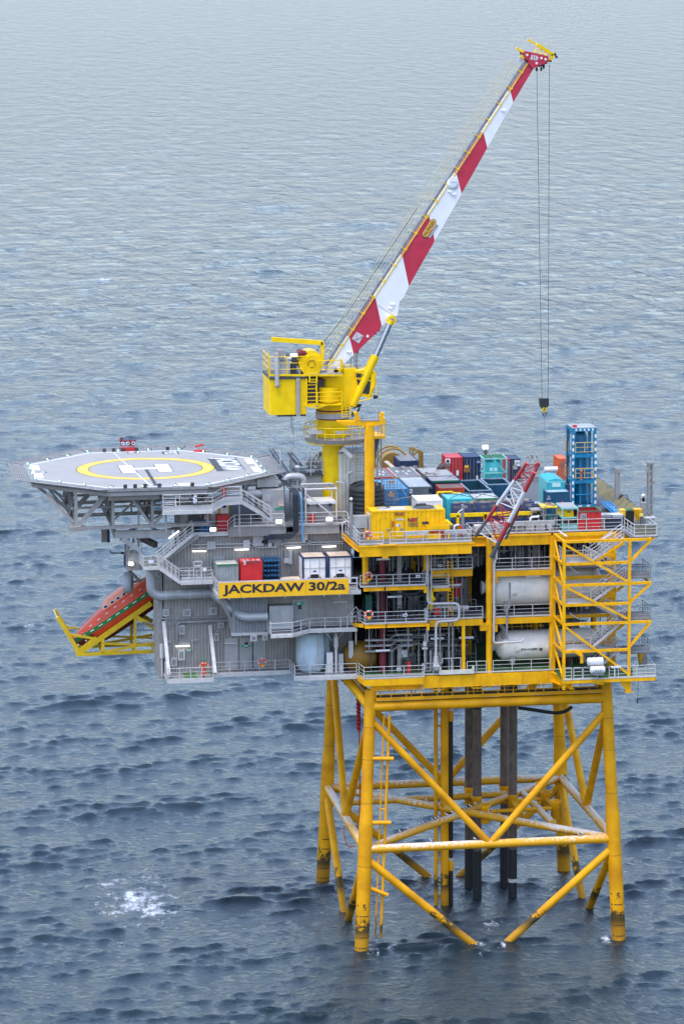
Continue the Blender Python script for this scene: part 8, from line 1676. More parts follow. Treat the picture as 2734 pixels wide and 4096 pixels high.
for k, (x0, x1) in enumerate(((8.85, 11.3), (11.4, 13.85), (13.95, 16.6))):
    nm = ('at the left end of the row', 'in the middle of the row', 'at the right end of the row')[k]
    basket('navy lower cargo basket '+nm+' by the deck rail', x0, x1, 3.9, 5.7, zb0, zb1-0.05, False); basket('navy upper cargo basket under sacking '+nm, x0, x1, 3.9, 5.7, zb1, zb2, True)
yb = thing('basket_cradle', 'yellow cradle beam with short legs across the front of the navy baskets', 'cradle', (12.6, 3.3, DZ)); f = MB(); zq = 40.69
f.beam((8.58, 3.2, zq), (16.68, 3.2, zq-0.02), 0.3, 0.32)
for x in (9.28, 11.87, 11.83, 16.46): f.beam((x, 3.2, DZ), (x, 3.2, zq), 0.25, 0.3)
f.beam((8.31, 4.00, 40.05), (8.64, 2.90, 39.74), 0.3, 0.3); f.build('beam', yellow_crane, yb)
# tarpaulin box, navy box, racks
tp_ = thing('covered_crate', 'turquoise tarpaulin covered crate with a bulging top left of the blue tower', 'crate', (20.5, 15, DZ)); x0, x1, y0, y1, zt = 19.75, 21.5, 13.3, 17.2, 42.0
MB().prism([(x0, y0, DZ), (x0+0.02, y0, zt-0.15), (x0+0.2, y0, zt), (x0+0.8, y0, zt+0.12), (x1-0.2, y0, zt), (x1, y0, zt-0.15), (x1, y0, DZ)], (0, y1-y0, 0)).build('tarpaulin', turq, tp_); b = MB()
for k in range(8): b.tube((x0-0.02, y0+0.25+0.48*k, DZ), (x0-0.02, y0+0.25+0.48*k, zt-0.1), 0.06, 6)
b.box(x0-0.03, y0-0.03, zt-0.25, x1+0.03, y0+0.1, zt-0.12); b.build('rib', mat('light turquoise', (0.2, 0.55, 0.55), 0.6), tp_); q = (20.60, 13.20, 41.53); MB().box(q[0]-0.35, 13.25, q[2]-0.2, q[0]+0.45, 13.29, q[2]+0.2).build('printed_panel', mat('pale mint label', (0.5, 0.75, 0.72), 0.5), tp_)
t = small_box('cargo_container', 'petrol blue box with white figures in front of the turquoise crate', 'container', 18.65, 20.9, 8.2, 9.8, DZ, 41.7, teal_dk, mat('pale petrol roof', (0.18, 0.33, 0.42), 0.6, dirt=(0.5, 0.55, 0.58), dirt_amt=0.8), G_, pitch=0.8)
q = (18.86, 8.10, 41.20); text('53\n3506', 0.3, white, t, (q[0], 8.16, q[2]), fit=(0.38, 0.36), name='container_lettering'); MB().sphere((20.1, 8.0, 40.77), 0.1, 8).build('red_valve', red, t)
rk = thing('open_rack', 'grey and yellow open rack with a littered top next to the compressor frame', 'rack', (17.3, 2, DZ)); x0, x1, zt = 16.98, 18.25, 41.40; f = MB()
for x in (x0, x1):
    for y in (1.5, 3.3): f.beam((x, y, DZ), (x, y, zt), 0.1, 0.1)
for z in (DZ+0.7, DZ+1.4): f.beam((x0, 1.5, z), (x1, 1.5, z), 0.08, 0.08); f.beam((x0, 1.5, z), (x0, 3.3, z), 0.08, 0.08)
f.build('frame', galv_dark, rk); MB().box(x0-0.1, 1.4, zt, x1+0.05, 3.4, zt+0.1).build('top_frame', yellow_crane, rk); b = MB(); r_ = random.Random(2)
for i in range(18): x, y = r_.uniform(x0, x1-0.3), r_.uniform(1.5, 3.2); b.box(x, y, zt+0.1, x+r_.uniform(0.1, 0.3), y+0.2, zt+0.1+r_.uniform(0.03, 0.15))
b.build('litter', cargo, rk); MB().box(x0+0.6, 2.2, DZ+0.3, x1-0.4, 3, DZ+1.2).build('crate', mat('teal crate', (0.02, 0.25, 0.2), 0.6), rk); MB().box(x0+0.4, 1.7, DZ+0.05, x1-0.4, 2.4, DZ+0.5).build('pump', plastic_white, rk)
cm = thing('compressor', 'yellow topped black compressor inside a mint lifting frame', 'compressor', (19, 1.6, DZ)); x0, x1, zt = 18.56, 20.00, 41.44; f = MB()
for x in (x0, x1):
    for y in (0.5, 3.4): f.beam((x, y, DZ), (x, y, zt), 0.11, 0.11)
for z in (zt, 40.59, DZ+0.3):
    for y in (0.5, 3.4): f.beam((x0, y, z), (x1, y, z), 0.1, 0.12)
    for x in (x0, x1): f.beam((x, 0.5, z), (x, 3.4, z), 0.1, 0.12)
f.box(x0+0.06, 0.48, DZ, x1-0.06, 0.52, DZ+0.6); f.build('frame', mint, cm); MB().box(x0+0.05, 0.55, zt+0.06, x1-0.05, 3.35, zt+0.1).build('roof_mesh', grey_roof, cm)
zc = 40.58; zd = 41.21; MB().prism([(x0+0.02, 0.9, zc), (x0+0.12, 0.9, zd-0.12), (x0+0.35, 0.9, zd), (x1-0.55, 0.9, zd), (x1-0.32, 0.9, zd-0.2), (x1-0.26, 0.9, zc)], (0, 2.2, 0)).build('hood', yellow_crane, cm); MB().box(x0+0.05, 0.9, DZ+0.2, x1-0.15, 3.1, zc-0.1).build('chassis', dark_void, cm); MB().box(x0+0.5, 0.88, zd-0.2, x0+0.85, 0.9, zd-0.08).build('vent', dark_void, cm)
for x in (x0+0.35, x1-0.5): MB().box(x-0.12, 0.86, zc-0.35, x+0.12, 0.9, zc-0.2).build('tail_lamp', red, cm)
# totes, tubs, hopper at the right end
def tote(label, x0, y0, m):
    t = thing('water_tote', label, 'tote', (x0+0.55, y0+0.55, DZ), 'caged water totes', local=True); MB().box(-0.5, -0.5, 0.15, 0.5, 0.5, 1.15).lathe((0, 0, 1.15), [(0.18, 0), (0.18, 0.06)], 12).build('bottle', m, t); f = MB()
    for k in range(5):
        a = -0.54 + 0.27*k
        for s_ in (-0.54, 0.54): f.beam((a, s_, 0.12), (a, s_, 1.16), 0.025, 0.025); f.beam((s_, a, 0.12), (s_, a, 1.16), 0.025, 0.025)
    for z in (0.15, 0.5, 0.85, 1.16):
        for s_ in (-0.54, 0.54): f.beam((-0.54, s_, z), (0.54, s_, z), 0.03, 0.03); f.beam((s_, -0.54, z), (s_, 0.54, z), 0.03, 0.03)
    f.box(-0.56, -0.56, 0, 0.56, 0.56, 0.12); f.build('cage', galv, t); return t
tote('grey translucent caged water tote next to the red skip', 22.45, 1.8, mat('grey tote plastic', (0.42, 0.44, 0.46), 0.5)); tote('whiter caged water tote between the grey tote and the yellow tub', 23.5, 1.7, plastic_white)
for i, (x0, x1, y0, zt, m, nm, lab, cat) in enumerate(((24.40, 24.89, 2.2, 40.85, pad_yellow, 'plastic_tub', 'pale yellow plastic tub right of the white totes', 'tub'), (24.88, 25.64, 2.0, 40.77, mat('black sack', (0.015, 0.017, 0.016), 0.5), 'waste_bin', 'black waste bin with a green rubbish load by the yellow hopper', 'bin'), (22.82, 24.62, 1.2, 40.31, mat('dark navy crate', (0.012, 0.025, 0.055), 0.5), 'crate', 'dark navy low crate behind the rail below the totes', 'crate'))):
    t = thing(nm, lab, cat, ((x0+x1)/2, y0+0.5, DZ)); MB().prism([(x0, y0, zt), (x1, y0, zt), (x1-0.06, y0, DZ), (x0+0.06, y0, DZ)], (0, 0.9, 0)).build('body', m, t)
    if i == 1: 
        b = MB(); r_ = random.Random(8)
        for k in range(9): b.sphere((r_.uniform(x0+0.1, x1-0.1), y0+r_.uniform(0.1, 0.8), zt+0.02), 0.16, 6)
        b.build('load', mat('green rubbish', (0.08, 0.2, 0.08), 0.7), t)
    MB().box(x0-0.03, y0-0.03, zt-0.08, x1+0.03, y0+0.0, zt).build('rim', m, t)
hp_ = thing('hopper', 'tapered yellow hopper with a small yellow plate at the right deck corner', 'hopper', (25.77, 1.2, DZ)); q0, q1, q2 = (25.40, 0.80, 41.10), (26.14, 0.80, 41.08), (25.85, 0.80, 40.08)
MB().add([(q0[0], 0.8, q0[2]), (q1[0], 0.8, q0[2]), (q1[0], 1.8, q0[2]), (q0[0], 1.8, q0[2]), (q2[0]-0.12, 1.2, q2[2]), (q2[0]+0.1, 1.2, q2[2]), (q2[0]+0.1, 1.45, q2[2]), (q2[0]-0.12, 1.45, q2[2])], [(3, 2, 1, 0), (4, 5, 6, 7), (0, 1, 5, 4), (1, 2, 6, 5), (2, 3, 7, 6), (3, 0, 4, 7)]).build('cone', yellow, hp_); MB().box(q1[0]-0.3, 0.72, 40.46, q1[0]+0.05, 0.78, 40.75).build('plate', mat('lemon plate', (0.8, 0.65, 0.08), 0.5), hp_); MB().beam((q2[0], 1.3, DZ), (q2[0], 1.3, q2[2]), 0.12, 0.12).box(q1[0]+0.05, 1.5, DZ, q1[0]+0.55, 2.0, q0[2]+0.5).build('stand', galv_dark, hp_)
# blue tower skid
bt = thing('process_tower', 'tall blue framed process tower with white dashed edges and yellow rails', 'tower', (23.2, 14, DZ)); x0, x1, y0, y1 = 22.15, 24.25, 12.8, 15.2; zt = 46.86; f = MB()
for x in (x0, x1):
    for y in (y0, y1): f.box(x-0.14, y-0.14, DZ, x+0.14, y+0.14, zt+0.14)
lv_ = [DZ+0.12, 41.85, 44.34, zt]
for z in lv_:
    for y in (y0, y1): f.box(x0+0.14, y-0.12, z-0.15, x1-0.14, y+0.12, z+0.14)
    for x in (x0, x1): f.box(x-0.12, y0+0.14, z-0.15, x+0.12, y1-0.14, z+0.14)
f.build('frame', blue_tower, bt)
MB().lathe(((x0+x1)/2-0.1, 14, 0), [(0.62, DZ+0.3), (0.66, DZ+1.2), (0.66, zt-1.0), (0.6, zt-0.6), (0.4, zt-0.35), (0.05, zt-0.3)], 26).build('column_shell', mat('deep tower blue', (0.002, 0.13, 0.25), 0.4), bt)
for z in lv_[1:3]: MB().lathe(((x0+x1)/2-0.1, 14, z), [(0.84, -0.12), (0.84, 0.12)], 26).build('flange', blue_tower, bt)
for z0, z1 in ((lv_[0]+0.2, lv_[1]-0.2), (lv_[1]+0.2, lv_[2]-0.2)): MB().tube((x0+0.75, 13.0, z0), (x0+0.75, 13.0, z1), 0.09, 8).tube((x0+1.5, 13.0, z0), (x0+1.5, 13.0, z1), 0.07, 8).tube((x0+0.3, 12.95, z0+0.9), (x1-0.2, 12.95, z0+0.9), 0.07, 8).build('pipe', blue_tower, bt)
b = MB(); n_ = 11
for k in range(n_): z = DZ+0.35+(zt-DZ-0.5)*k/n_; b.box(x0-0.10, y0-0.155, z, x0+0.06, y0-0.145, z+0.32); b.box(x1-0.04, y0-0.155, z, x1+0.14, y0-0.145, z+0.32)
for k in range(5): b.box(x0+0.2+0.4*k, y0-0.135, zt-0.1, x0+0.36+0.4*k, y0-0.125, zt+0.1)
b.box(x0+0.5, y0-0.135, DZ+0.02, x0+0.85, y0-0.125, DZ+0.24); b.box(x0+1.3, y0-0.135, DZ+0.02, x0+1.65, y0-0.125, DZ+0.24); b.build('white_dash', white, bt)
for zr in (lv_[1]+0.35, lv_[2]+0.35): MB().rail([(x0-0.35, y1-0.4, zr), (x0-0.35, y0+0.6, zr)], h=1.0, sp=0.6, toe=False, mids=(0.55, 0.1)).rail([(x0+0.2, y0-0.2, zr), (x1-0.15, y0-0.2, zr)], h=0.95, sp=1.0, toe=False, r=0.04, mids=(0.5, 0.05)).build('railing', mat('tower rail yellow', (0.62, 0.42, 0.12), 0.5), bt)
q = (22.88, 12.40, 42.95); MB().sphere(q, 0.17, 8).tube(q, (q[0], q[1], q[2]-0.9), 0.09, 6).build('valve_handle', mat('faded orange valve', (0.45, 0.15, 0.06), 0.6), bt)
b = MB().pipe([(x0-0.5, 13.2, lv_[1]), (x0-0.5, 13.2, zt-1.0), (x0-0.2, 13.2, zt-0.2), (x0+0.2, 13.4, zt-0.1)], 0.07, 8, bend=0.5); b.box(x0-0.6, 13, DZ, x0-0.25, 14.8, DZ+2.2); b.tube((x0-0.45, 13.0, lv_[2]-0.6), (x0-0.45, 13.0, lv_[2]+0.1), 0.16, 8); b.build('hose', mat('dark blue hose', (0.01, 0.04, 0.08), 0.5), bt)
MB().box(x0-0.1, y0-0.1, zt+0.15, x1+0.1, y1+0.1, zt+0.2).build('roof_grating', mat('pale roof grating', (0.35, 0.38, 0.36), 0.7), bt); MB().box(x0+0.05, y0+0.2, zt+0.2, x0+0.4, y0+0.6, zt+0.4).build('roof_box', red, bt)
br_ = thing('pipe_rack', 'rack of blue pipes with yellow collars lying along the right deck edge', 'pipe rack', (25.4, 8, DZ)); b = MB(); c = MB()
for k in range(6): x = 24.5+0.16*k; b.tube((x+0.2, 2.9, DZ+0.3+0.08*(k % 3)), (x+0.3, 12.5, DZ+0.5+0.12*(k % 2)), 0.07, 7)
for k in range(6):
    for j in range(2): c.tube((25.2+0.25*j, 3.5+1.5*k, DZ+0.42), (25.2+0.25*j, 3.9+1.5*k, DZ+0.43), 0.11, 7)
b.build('pipe', mat('rack pipe blue', (0.02, 0.22, 0.5), 0.5), br_); c.build('collar', pad_yellow, br_); MB().box(24.4, 4, DZ, 26, 4.2, DZ+0.25).box(24.4, 10, DZ, 26, 10.2, DZ+0.3).build('bearer', grey_dark, br_)
gu = thing('deck_gutter', 'olive coloured sloping edge panel along the right side of the top deck', 'edge panel', (26.6, 16, DZ)); MB().prism([(26.2, 2.5, DZ+0.02), (27.1, 2.5, DZ+0.9), (27.1, 2.5, DZ+0.02)], (0, 28, 0)).build('panel', olive, gu)
part('railing', MB().rail([(27.1, 1.2, Z3), (27.1, 30.5, Z3)], sp=1.7, r=0.05), galv_dark)
part('railing', MB().rail([(-0.5, 30.6, Z3), (27.1, 30.6, Z3)], sp=1.8), galv_dark)
part('railing', MB().rail([(26.4, 0.3, Z3), (27.1, 0.4, Z3), (27.1, 1.2, Z3)], sp=0.7), galv)
for (x, y, zt, w, lab) in ((26.73, 14.0, 42.86, 0.42, 'plain grey square mast halfway along the right deck edge'),):
    t = thing('mast', lab, 'mast', (x, y, DZ), 'masts on the right deck edge'); MB().box(x-w/2, y-w/2, DZ, x+w/2, y+w/2, zt).build('pole', grey_mid, t); MB().box(x-0.05, y-0.4, zt-0.4, x+0.4, y-0.25, zt-0.05).build('lamp', grey_mid, t); MB().torus((x+0.5, y-0.6, DZ+0.6), 0.4, 0.09, 'y', 16, 6).build('cable_coil', black, t)
am = thing('mast', 'tall twin lattice aerial mast with whip aerials at the right corner', 'mast', (27.44, 3, DZ), 'masts on the right deck edge'); xa, xb, zt = 27.22, 27.59, 44.92; f = MB()
for x in (xa, xb):
    for y in (3.0, 3.5): f.beam((x, y, DZ), (x, y, zt), 0.12, 0.12)
for k in range(9): z = DZ+0.5+(zt-DZ-0.5)*k/8; f.beam((xa, 3, z), (xb, 3, z), 0.08, 0.08); f.beam((xa, 3, z), (xb, 3.5, min(zt, z+0.6)), 0.06, 0.06); f.beam((xa, 3, z), (xa, 3.5, z), 0.08, 0.08)
f.build('lattice', grey_mid, am); MB().tube((27.12, 3.00, 45.13), (27.10, 3.00, 47.41), 0.04, 5).tube((27.64, 3.00, 44.84), (27.66, 3.00, 47.20), 0.03, 5).build('whip_aerial', grey_light, am); MB().box(xa-0.15, 2.9, zt, xb+0.15, 3.6, zt+0.2).box(xa-0.25, 2.9, zt-0.8, xa-0.05, 3.2, zt-0.3).box(xb+0.05, 2.9, 43.16, xb+0.25, 3.2, 43.37).build('aerial_box', grey_mid, am)
wl = thing('work_lamp', 'grey work lamp with a white dome on a short post near the right corner', 'lamp', (27.15, 5, DZ)); q = (27.18, 5.00, 41.66); MB().sphere(q, 0.2, 8).build('dome', plastic_white, wl); MB().box(q[0]-0.3, 4.9, q[2]-0.9, q[0]+0.15, 5.2, q[2]-0.2).beam((q[0], 5, DZ), (q[0], 5, q[2]), 0.2, 0.2).build('post', grey_mid, wl); 
cb_ = thing('corner_cabinet', 'grey corner cabinet with a table top outside the right deck rail', 'cabinet', (26.60, 0.2, DZ)); q = (26.69, -0.20, 40.42); MB().box(q[0]-0.5, -0.2, q[2]-0.05, q[0]+0.55, 0.6, q[2]+0.05).box(q[0]-0.3, 0, DZ, q[0]+0.3, 0.5, q[2]-0.05).build('body', grey_light, cb_)
# black tank, scaffold
btk = thing('water_tank', 'big black ribbed plastic tank behind the yellow boom rest', 'tank', (1.28, 6.5, DZ)); xx = 1.31; zt = 43.13; prof = [(1.62, DZ)]
for k in range(9): z = DZ + 0.15 + (zt-DZ-0.3)*k/8.5; prof += [(1.62, z), (1.67, z+0.06), (1.62, z+0.12)]
prof += [(1.6, zt-0.05), (1.5, zt+0.08), (0.9, zt+0.3), (0.4, zt+0.42), (0.05, zt+0.44)]; MB().lathe((xx, 6.5, 0), prof, 40).build('shell', tank_black, btk); MB().lathe((xx-0.5, 6.3, zt+0.25), [(0.4, 0), (0.42, 0.1), (0.3, 0.18), (0.05, 0.2)], 20).build('lid', tank_black, btk); b = MB()
for a in range(8): a = a*PI/4; b.prism([(xx+0.5*math.cos(a)-0.05, 6.5+0.5*math.sin(a), zt+0.42), (xx+1.5*math.cos(a)-0.05, 6.5+1.5*math.sin(a), zt+0.1), (xx+1.5*math.cos(a)+0.05, 6.5+1.5*math.sin(a), zt+0.1), (xx+0.5*math.cos(a)+0.05, 6.5+0.5*math.sin(a), zt+0.42)], (0, 0, 0.06))
b.build('rib', tank_black, btk)
sc = thing('scaffold_tower', 'tube scaffold tower with wooden boards beside the black tank', 'scaffold', (4.0, 8, DZ)); f = MB(); x0, x1 = 3.02, 4.26; zt = 43.71
for x in (x0, x0+0.55, x1-0.4, x1):
    for y in (7, 8.6): f.tube((x, y, DZ), (x, y, zt-0.1*(x > x0)), 0.032, 6)
for z in np.linspace(DZ+0.5, zt-0.3, 7):
    for y in (7, 8.6): f.tube((x0-0.1, y, z), (x1+0.2, y, z), 0.028, 6)
    f.tube((x0, 7, z), (x0, 8.6, z), 0.028, 6)
f.tube((2.86, 6.90, 41.94), (3.27, 6.90, 41.10), 0.04, 6).tube((4.25, 6.90, 43.25), (5.52, 6.90, 41.41), 0.035, 6).tube((4.49, 7.00, 43.30), (5.31, 7.00, 41.62), 0.035, 6).tube((3.85, 6.80, 41.70), (5.50, 6.80, 41.91), 0.04, 6).tube((3.14, 6.80, 41.76), (4.38, 6.80, 41.61), 0.035, 6); f.build('tube', galv_dark, sc)
for z0, z1 in ((41.98, 42.28), (43.21, 43.46)): MB().box(3.01 if z0 < 41.6 else 3.41, 6.93, z0, 3.98, 6.97, z1).build('board', wood, sc)
for p in ((3.82, 7.00, 43.79), (4.06, 7.00, 43.67), (3.68, 7.00, 42.36)): MB().sphere(p, 0.07, 6).build('clamp_cap', pad_yellow, sc)
# small deck furniture along the front rail
gc = thing('bent_pipe_stand', 'white bent pipe stand with a red bottle right of the generator', 'pipe stand', (9.6, -0.8, DZ)); MB().pipe([(8.22, -0.90, 40.01), (8.22, -0.90, 40.45), (8.66, -0.90, 40.51)], 0.09, 8, bend=0.2).build('pipe', plastic_white, gc); MB().lathe((8.86, -0.6, DZ), [(0.12, 0.1), (0.14, 0.2), (0.14, 0.95), (0.05, 1.1)], 10).build('red_bottle', red, gc)
gq = (9.12, -0.20, 42.26); gp = thing('lamp_post', 'perforated grey lamp post in front of the navy baskets', 'lamp pole', (gq[0], -0.2, DZ)); MB().box(gq[0]-0.13, -0.3, DZ, gq[0]+0.13, -0.05, gq[2]).build('pole', galv_dark, gp); q = (8.82, -0.40, 41.71); MB().pipe([(gq[0], -0.3, q[2]+0.1), q, (q[0]-0.2, q[1], q[2]-0.25)], 0.05, 6).build('lamp', plastic_white, gp)
wp = thing('bent_pipe_stand', 'white bent vent pipe on the deck in front of the grey rack', 'pipe stand', (15.68, 1.0, DZ)); MB().pipe([(15.64, 1.00, 40.32), (15.64, 1.00, 40.65), (16.39, 1.00, 40.70)], 0.08, 8, bend=0.2).lathe((16.39, 1.00, 40.70), [(0.12, -0.06), (0.12, 0.06)], 10, 'x').build('pipe', plastic_white, wp)
# small pale steel racks and pipes lying between the lattice boom and the navy box
for i, (p, q, zt_, m_, lab) in enumerate((((16.48, 6.50, 41.76), (17.84, 6.50, 41.80), 40.9, navy_lt, 'low navy frame with a grey mesh lid behind the lattice boom'), ((16.07, 2.60, 41.52), (17.42, 2.60, 41.56), 41.0, grey_mid, 'grey green open box with pale bars right of the baskets'))):
    t = thing('equipment_crib', lab, 'frame', ((p[0]+q[0])/2, p[1]+0.7, DZ)); f = MB()
    for x in (p[0], q[0]):
        for y in (p[1], p[1]+1.4): f.beam((x, y, DZ), (x, y, zt_), 0.12, 0.12)
    for z in (DZ+0.2, zt_-0.5, zt_): f.beam((p[0], p[1], z), (q[0], p[1], z), 0.1, 0.12); f.beam((p[0], p[1]+1.4, z), (q[0], p[1]+1.4, z), 0.1, 0.12)
    f.build('frame', m_, t); MB().box(p[0], p[1], zt_, q[0], p[1]+1.4, zt_+0.05).build('lid', mat('pale mesh lid', (0.35, 0.34, 0.32), 0.7, dirt=(0.1, 0.09, 0.08), dirt_amt=0.7, dirt_scale=3), t); MB().box(p[0]+0.2, p[1]+0.3, DZ+0.1, q[0]-0.2, p[1]+1.1, zt_-0.3).build('load', dark_void, t)
b = thing('white_plinth_row', 'row of low white painted plinth boxes behind the lattice boom', 'plinth', (14, 1.6, DZ)); r_ = random.Random(4)
for k in range(7): x = 10.6+0.95*k; MB().box(x, 1.2+r_.uniform(0, .8), DZ, x+0.8, 2.4, DZ+r_.uniform(0.5, 1.3)).build('plinth', grey_light if k % 2 else mat('pinkish white plinth', (0.62, 0.56, 0.53), 0.6), b)
# ------------------------------------------------------------------ red and white lattice boom leaning out over the deck edge
lb_ = thing('lattice_boom', 'red and white tubular lattice boom leaning out over the front deck edge', 'lattice boom', (12.6, -2, 38))
T = [Vector((14.42, -3.40, 46.42)), Vector((15.68, -2.60, 46.30)), Vector((14.91, -4.40, 45.71))]; B = [Vector((10.13, -1.00, 39.40)), Vector((12.96, -0.90, 39.10)), Vector((11.43, -2.00, 37.58))]
grey_foot = mat('dark grey boom foot', (0.10, 0.10, 0.105), 0.5); boom_w2 = mat('dulled white boom tube', (0.55, 0.57, 0.58), 0.45); boom_r2 = mat('dulled red boom tube', (0.36, 0.03, 0.035), 0.45)
cuts = {0: (0.0, 0.22, 0.43, 0.77, 1.0), 1: (0.0, 0.25, 0.46, 0.76, 1.0), 2: (0.0, 0.20, 0.42, 0.78, 1.0)}
for k in range(3):
    for a, c, m_ in zip(cuts[k], cuts[k][1:], (grey_foot, boom_r2, boom_w2, boom_r2)):
        MB().tube(B[k].lerp(T[k], a), B[k].lerp(T[k], c), 0.165 if k < 2 else 0.2, 14, 0).build('chord', m_, lb_)
    MB().tube(T[k], T[k] + (T[k]-B[k]).normalized()*0.03, 0.175 if k < 2 else 0.21, 14).build('end_cap', mat('bright red cap', (0.6, 0.07, 0.06), 0.5), lb_)
n = 9
for a, c in ((0, 1), (0, 2), (1, 2)):
    for i in range(n):
        s0, s1 = 0.06+0.92*i/n, 0.06+0.92*(i+1)/n; m_ = boom_r2 if (0.21 < (s0+s1)/2 < 0.44 or (s0+s1)/2 > 0.78) else boom_w2
        p, q = (B[a].lerp(T[a], s0), B[c].lerp(T[c], s1)) if i % 2 == 0 else (B[c].lerp(T[c], s0), B[a].lerp(T[a], s1))
        MB().tube(p, q, 0.055, 7).build('lacing', m_, lb_)
        MB().tube(B[a].lerp(T[a], s1), B[c].lerp(T[c], s1), 0.045, 7).build('lacing', m_, lb_)
MB().tube((12.0, -0.9, 37.2), B[2].lerp(T[2], 0.12), 0.06, 6).tube((11.7, -0.4, 38.4), B[0].lerp(T[0], 0.2), 0.06, 6).build('stay', galv, lb_)

# ------------------------------------------------------------------ hoses below the deck
h1 = thing('red_hose', 'red spiral bound hose hanging beside the front left leg', 'hose', (0.70, 8.00, 22.77))
b = MB(); z0, z1 = 19.56, 22.83; x_ = 0.68
b.pipe([(x_ + 0.09*math.sin(k*0.9), 8+0.09*math.cos(k*0.9), z1 + (z1-z0)*-k/60.0) for k in range(61)], 0.16, 8); b.build('bound_hose', mat('red hose', (0.38, 0.012, 0.02), 0.55), h1)
MB().tube((x_, 8, z1), (x_, 8, 26.4), 0.05, 6).pipe([(x_+0.05, 8, z0), (x_+0.1, 8, z0-6), (x_, 8, z0-9), (x_-0.1, 8, 8.62+2)], 0.06, 6).build('lower_line', mat('red hose', (0.38, 0.012, 0.02), 0.55), h1)
h2 = thing('orange_line', 'thin orange line hanging in a loop below the side brace', 'rope', (-0.77, 8.00, 10.26))
MB().pipe([(-0.77, 8.00, 10.38), (-0.75, 8.00, 9.46), (-0.53, 8.00, 8.54), (-0.14, 8.00, 8.24), (0.29, 8.00, 8.45)], 0.05, 6, bend=0.8).build('line', mat('orange line', (0.6, 0.08, 0.02), 0.55), h2)
h3 = thing('black_hose', 'black hose sagging below the top brace near the right legs', 'hose', (19.18, 10.00, 20.35))
MB().pipe([(16.34, 10.00, 20.69), (18.04, 10.00, 20.40), (19.98, 10.00, 19.98), (21.00, 10.00, 20.17), (21.57, 10.00, 20.60)], 0.17, 8, bend=1.5).build('hose', black, h3)
h4 = thing('black_hose', 'thin black cable looping between the grey walkway and the front left leg', 'cable', (-0.35, 1.00, 25.79))
MB().pipe([(-0.84, 1.00, 26.24), (-0.46, 1.00, 25.84), (0.14, 1.00, 25.63)], 0.06, 6, bend=0.5).build('cable', black, h4)
h5 = thing('hanging_line', 'thin dark line with a weight hanging from the lowest right landing', 'rope', (24.93, -3.00, 26.12))
MB().tube((24.99, -3.00, 26.12), (24.95, -3.00, 24.14), 0.025, 5).tube((24.95, -3.00, 24.14), (24.94, -3.00, 23.70), 0.08, 8).build('line', grey_dark, h5)
# ------------------------------------------------------------------ the man at the lower left walkway
px, py, pz = -14.52, 1.62, 26.5
man = thing('person', 'person in orange coveralls and green helmet leaning on the lower left rail', 'person', (px, py+0.35, pz), local=True)
def skinned(name, joints, edges, m, parent, root=0, sub=2):
    me = bpy.data.meshes.new(name); me.from_pydata([j[:3] for j in joints], edges, []); o = bpy.data.objects.new(name, me); COL.objects.link(o)
    sk = o.modifiers.new('skin', 'SKIN')
    for i, j in enumerate(joints): me.skin_vertices[0].data[i].radius = (j[3], j[4] if len(j) > 4 else j[3]); me.skin_vertices[0].data[i].use_root = (i == root)
    o.modifiers.new('sub', 'SUBSURF').levels = sub; o.modifiers['sub'].render_levels = sub
    dg = bpy.context.evaluated_depsgraph_get(); m2 = bpy.data.meshes.new_from_object(o.evaluated_get(dg)); bpy.data.objects.remove(o)
    m2.name = name; m2.materials.clear(); m2.materials.append(m); o2 = bpy.data.objects.new(name, m2); COL.objects.link(o2); m2.polygons.foreach_set('use_smooth', [True]*len(m2.polygons))
    o2.parent = parent; return o2
J = [(0, 0.02, 0.95, .15, .12), (0, 0.0, 1.12, .155, .11), (0, -0.05, 1.32, .18, .12), (0, -0.07, 1.45, .12, .09), (0, -0.09, 1.53, .062, .062),      # pelvis..neck
     (-0.11, 0.03, 0.86, .10), (-0.10, 0.02, 0.50, .068), (-0.07, 0.10, 0.09, .05), (0.11, 0.02, 0.86, .10), (0.09, -0.06, 0.50, .068), (0.0, 0.0, 0.09, .05),
     (-0.22, -0.07, 1.42, .075), (-0.36, -0.10, 1.20, .055), (-0.42, -0.30, 1.06, .04), (0.22, -0.07, 1.42, .075), (0.36, -0.10, 1.20, .055), (0.42, -0.30, 1.06, .04)]
E_ = [(0, 1), (1, 2), (2, 3), (3, 4), (0, 5), (5, 6), (6, 7), (0, 8), (8, 9), (9, 10), (3, 11), (11, 12), (12, 13), (3, 14), (14, 15), (15, 16)]
body = skinned('body', J, E_, coverall, man)
hd_ = MB(); hd_.sphere((0, -0.13, 1.64), 0.098, 14, 0, (0.85, 1.0, 1.2)); hd_.lathe((0, -0.235, 1.63), [(0.018, -0.02), (0.012, 0.03)], 6, 'y'); hd_.sphere((-0.085, -0.12, 1.64), 0.03, 6, 0, (0.4, 1, 1)); hd_.sphere((0.085, -0.12, 1.64), 0.03, 6, 0, (0.4, 1, 1)); head_ = hd_.build('head', skin, man)
MB().sphere((-0.035, -0.212, 1.665), 0.014, 6).sphere((0.035, -0.212, 1.665), 0.014, 6).box(-0.03, -0.226, 1.578, 0.03, -0.215, 1.588).build('eyes_and_mouth', mat('dark brown', (0.06, 0.03, 0.02), 0.6), head_)
MB().lathe((0, -0.12, 1.70), [(0.135, -0.03), (0.14, 0.0), (0.125, 0.06), (0.08, 0.115), (0.01, 0.135)], 18).box(-0.08, -0.31, 1.675, 0.08, -0.22, 1.69).build('helmet', mat('helmet green', (0.01, 0.17, 0.11), 0.4), man)
MB().sphere((-0.1, -0.11, 1.64), 0.05, 8, 0, (0.7, 1, 1)).sphere((0.1, -0.11, 1.64), 0.05, 8, 0, (0.7, 1, 1)).build('ear_defender', black, man)
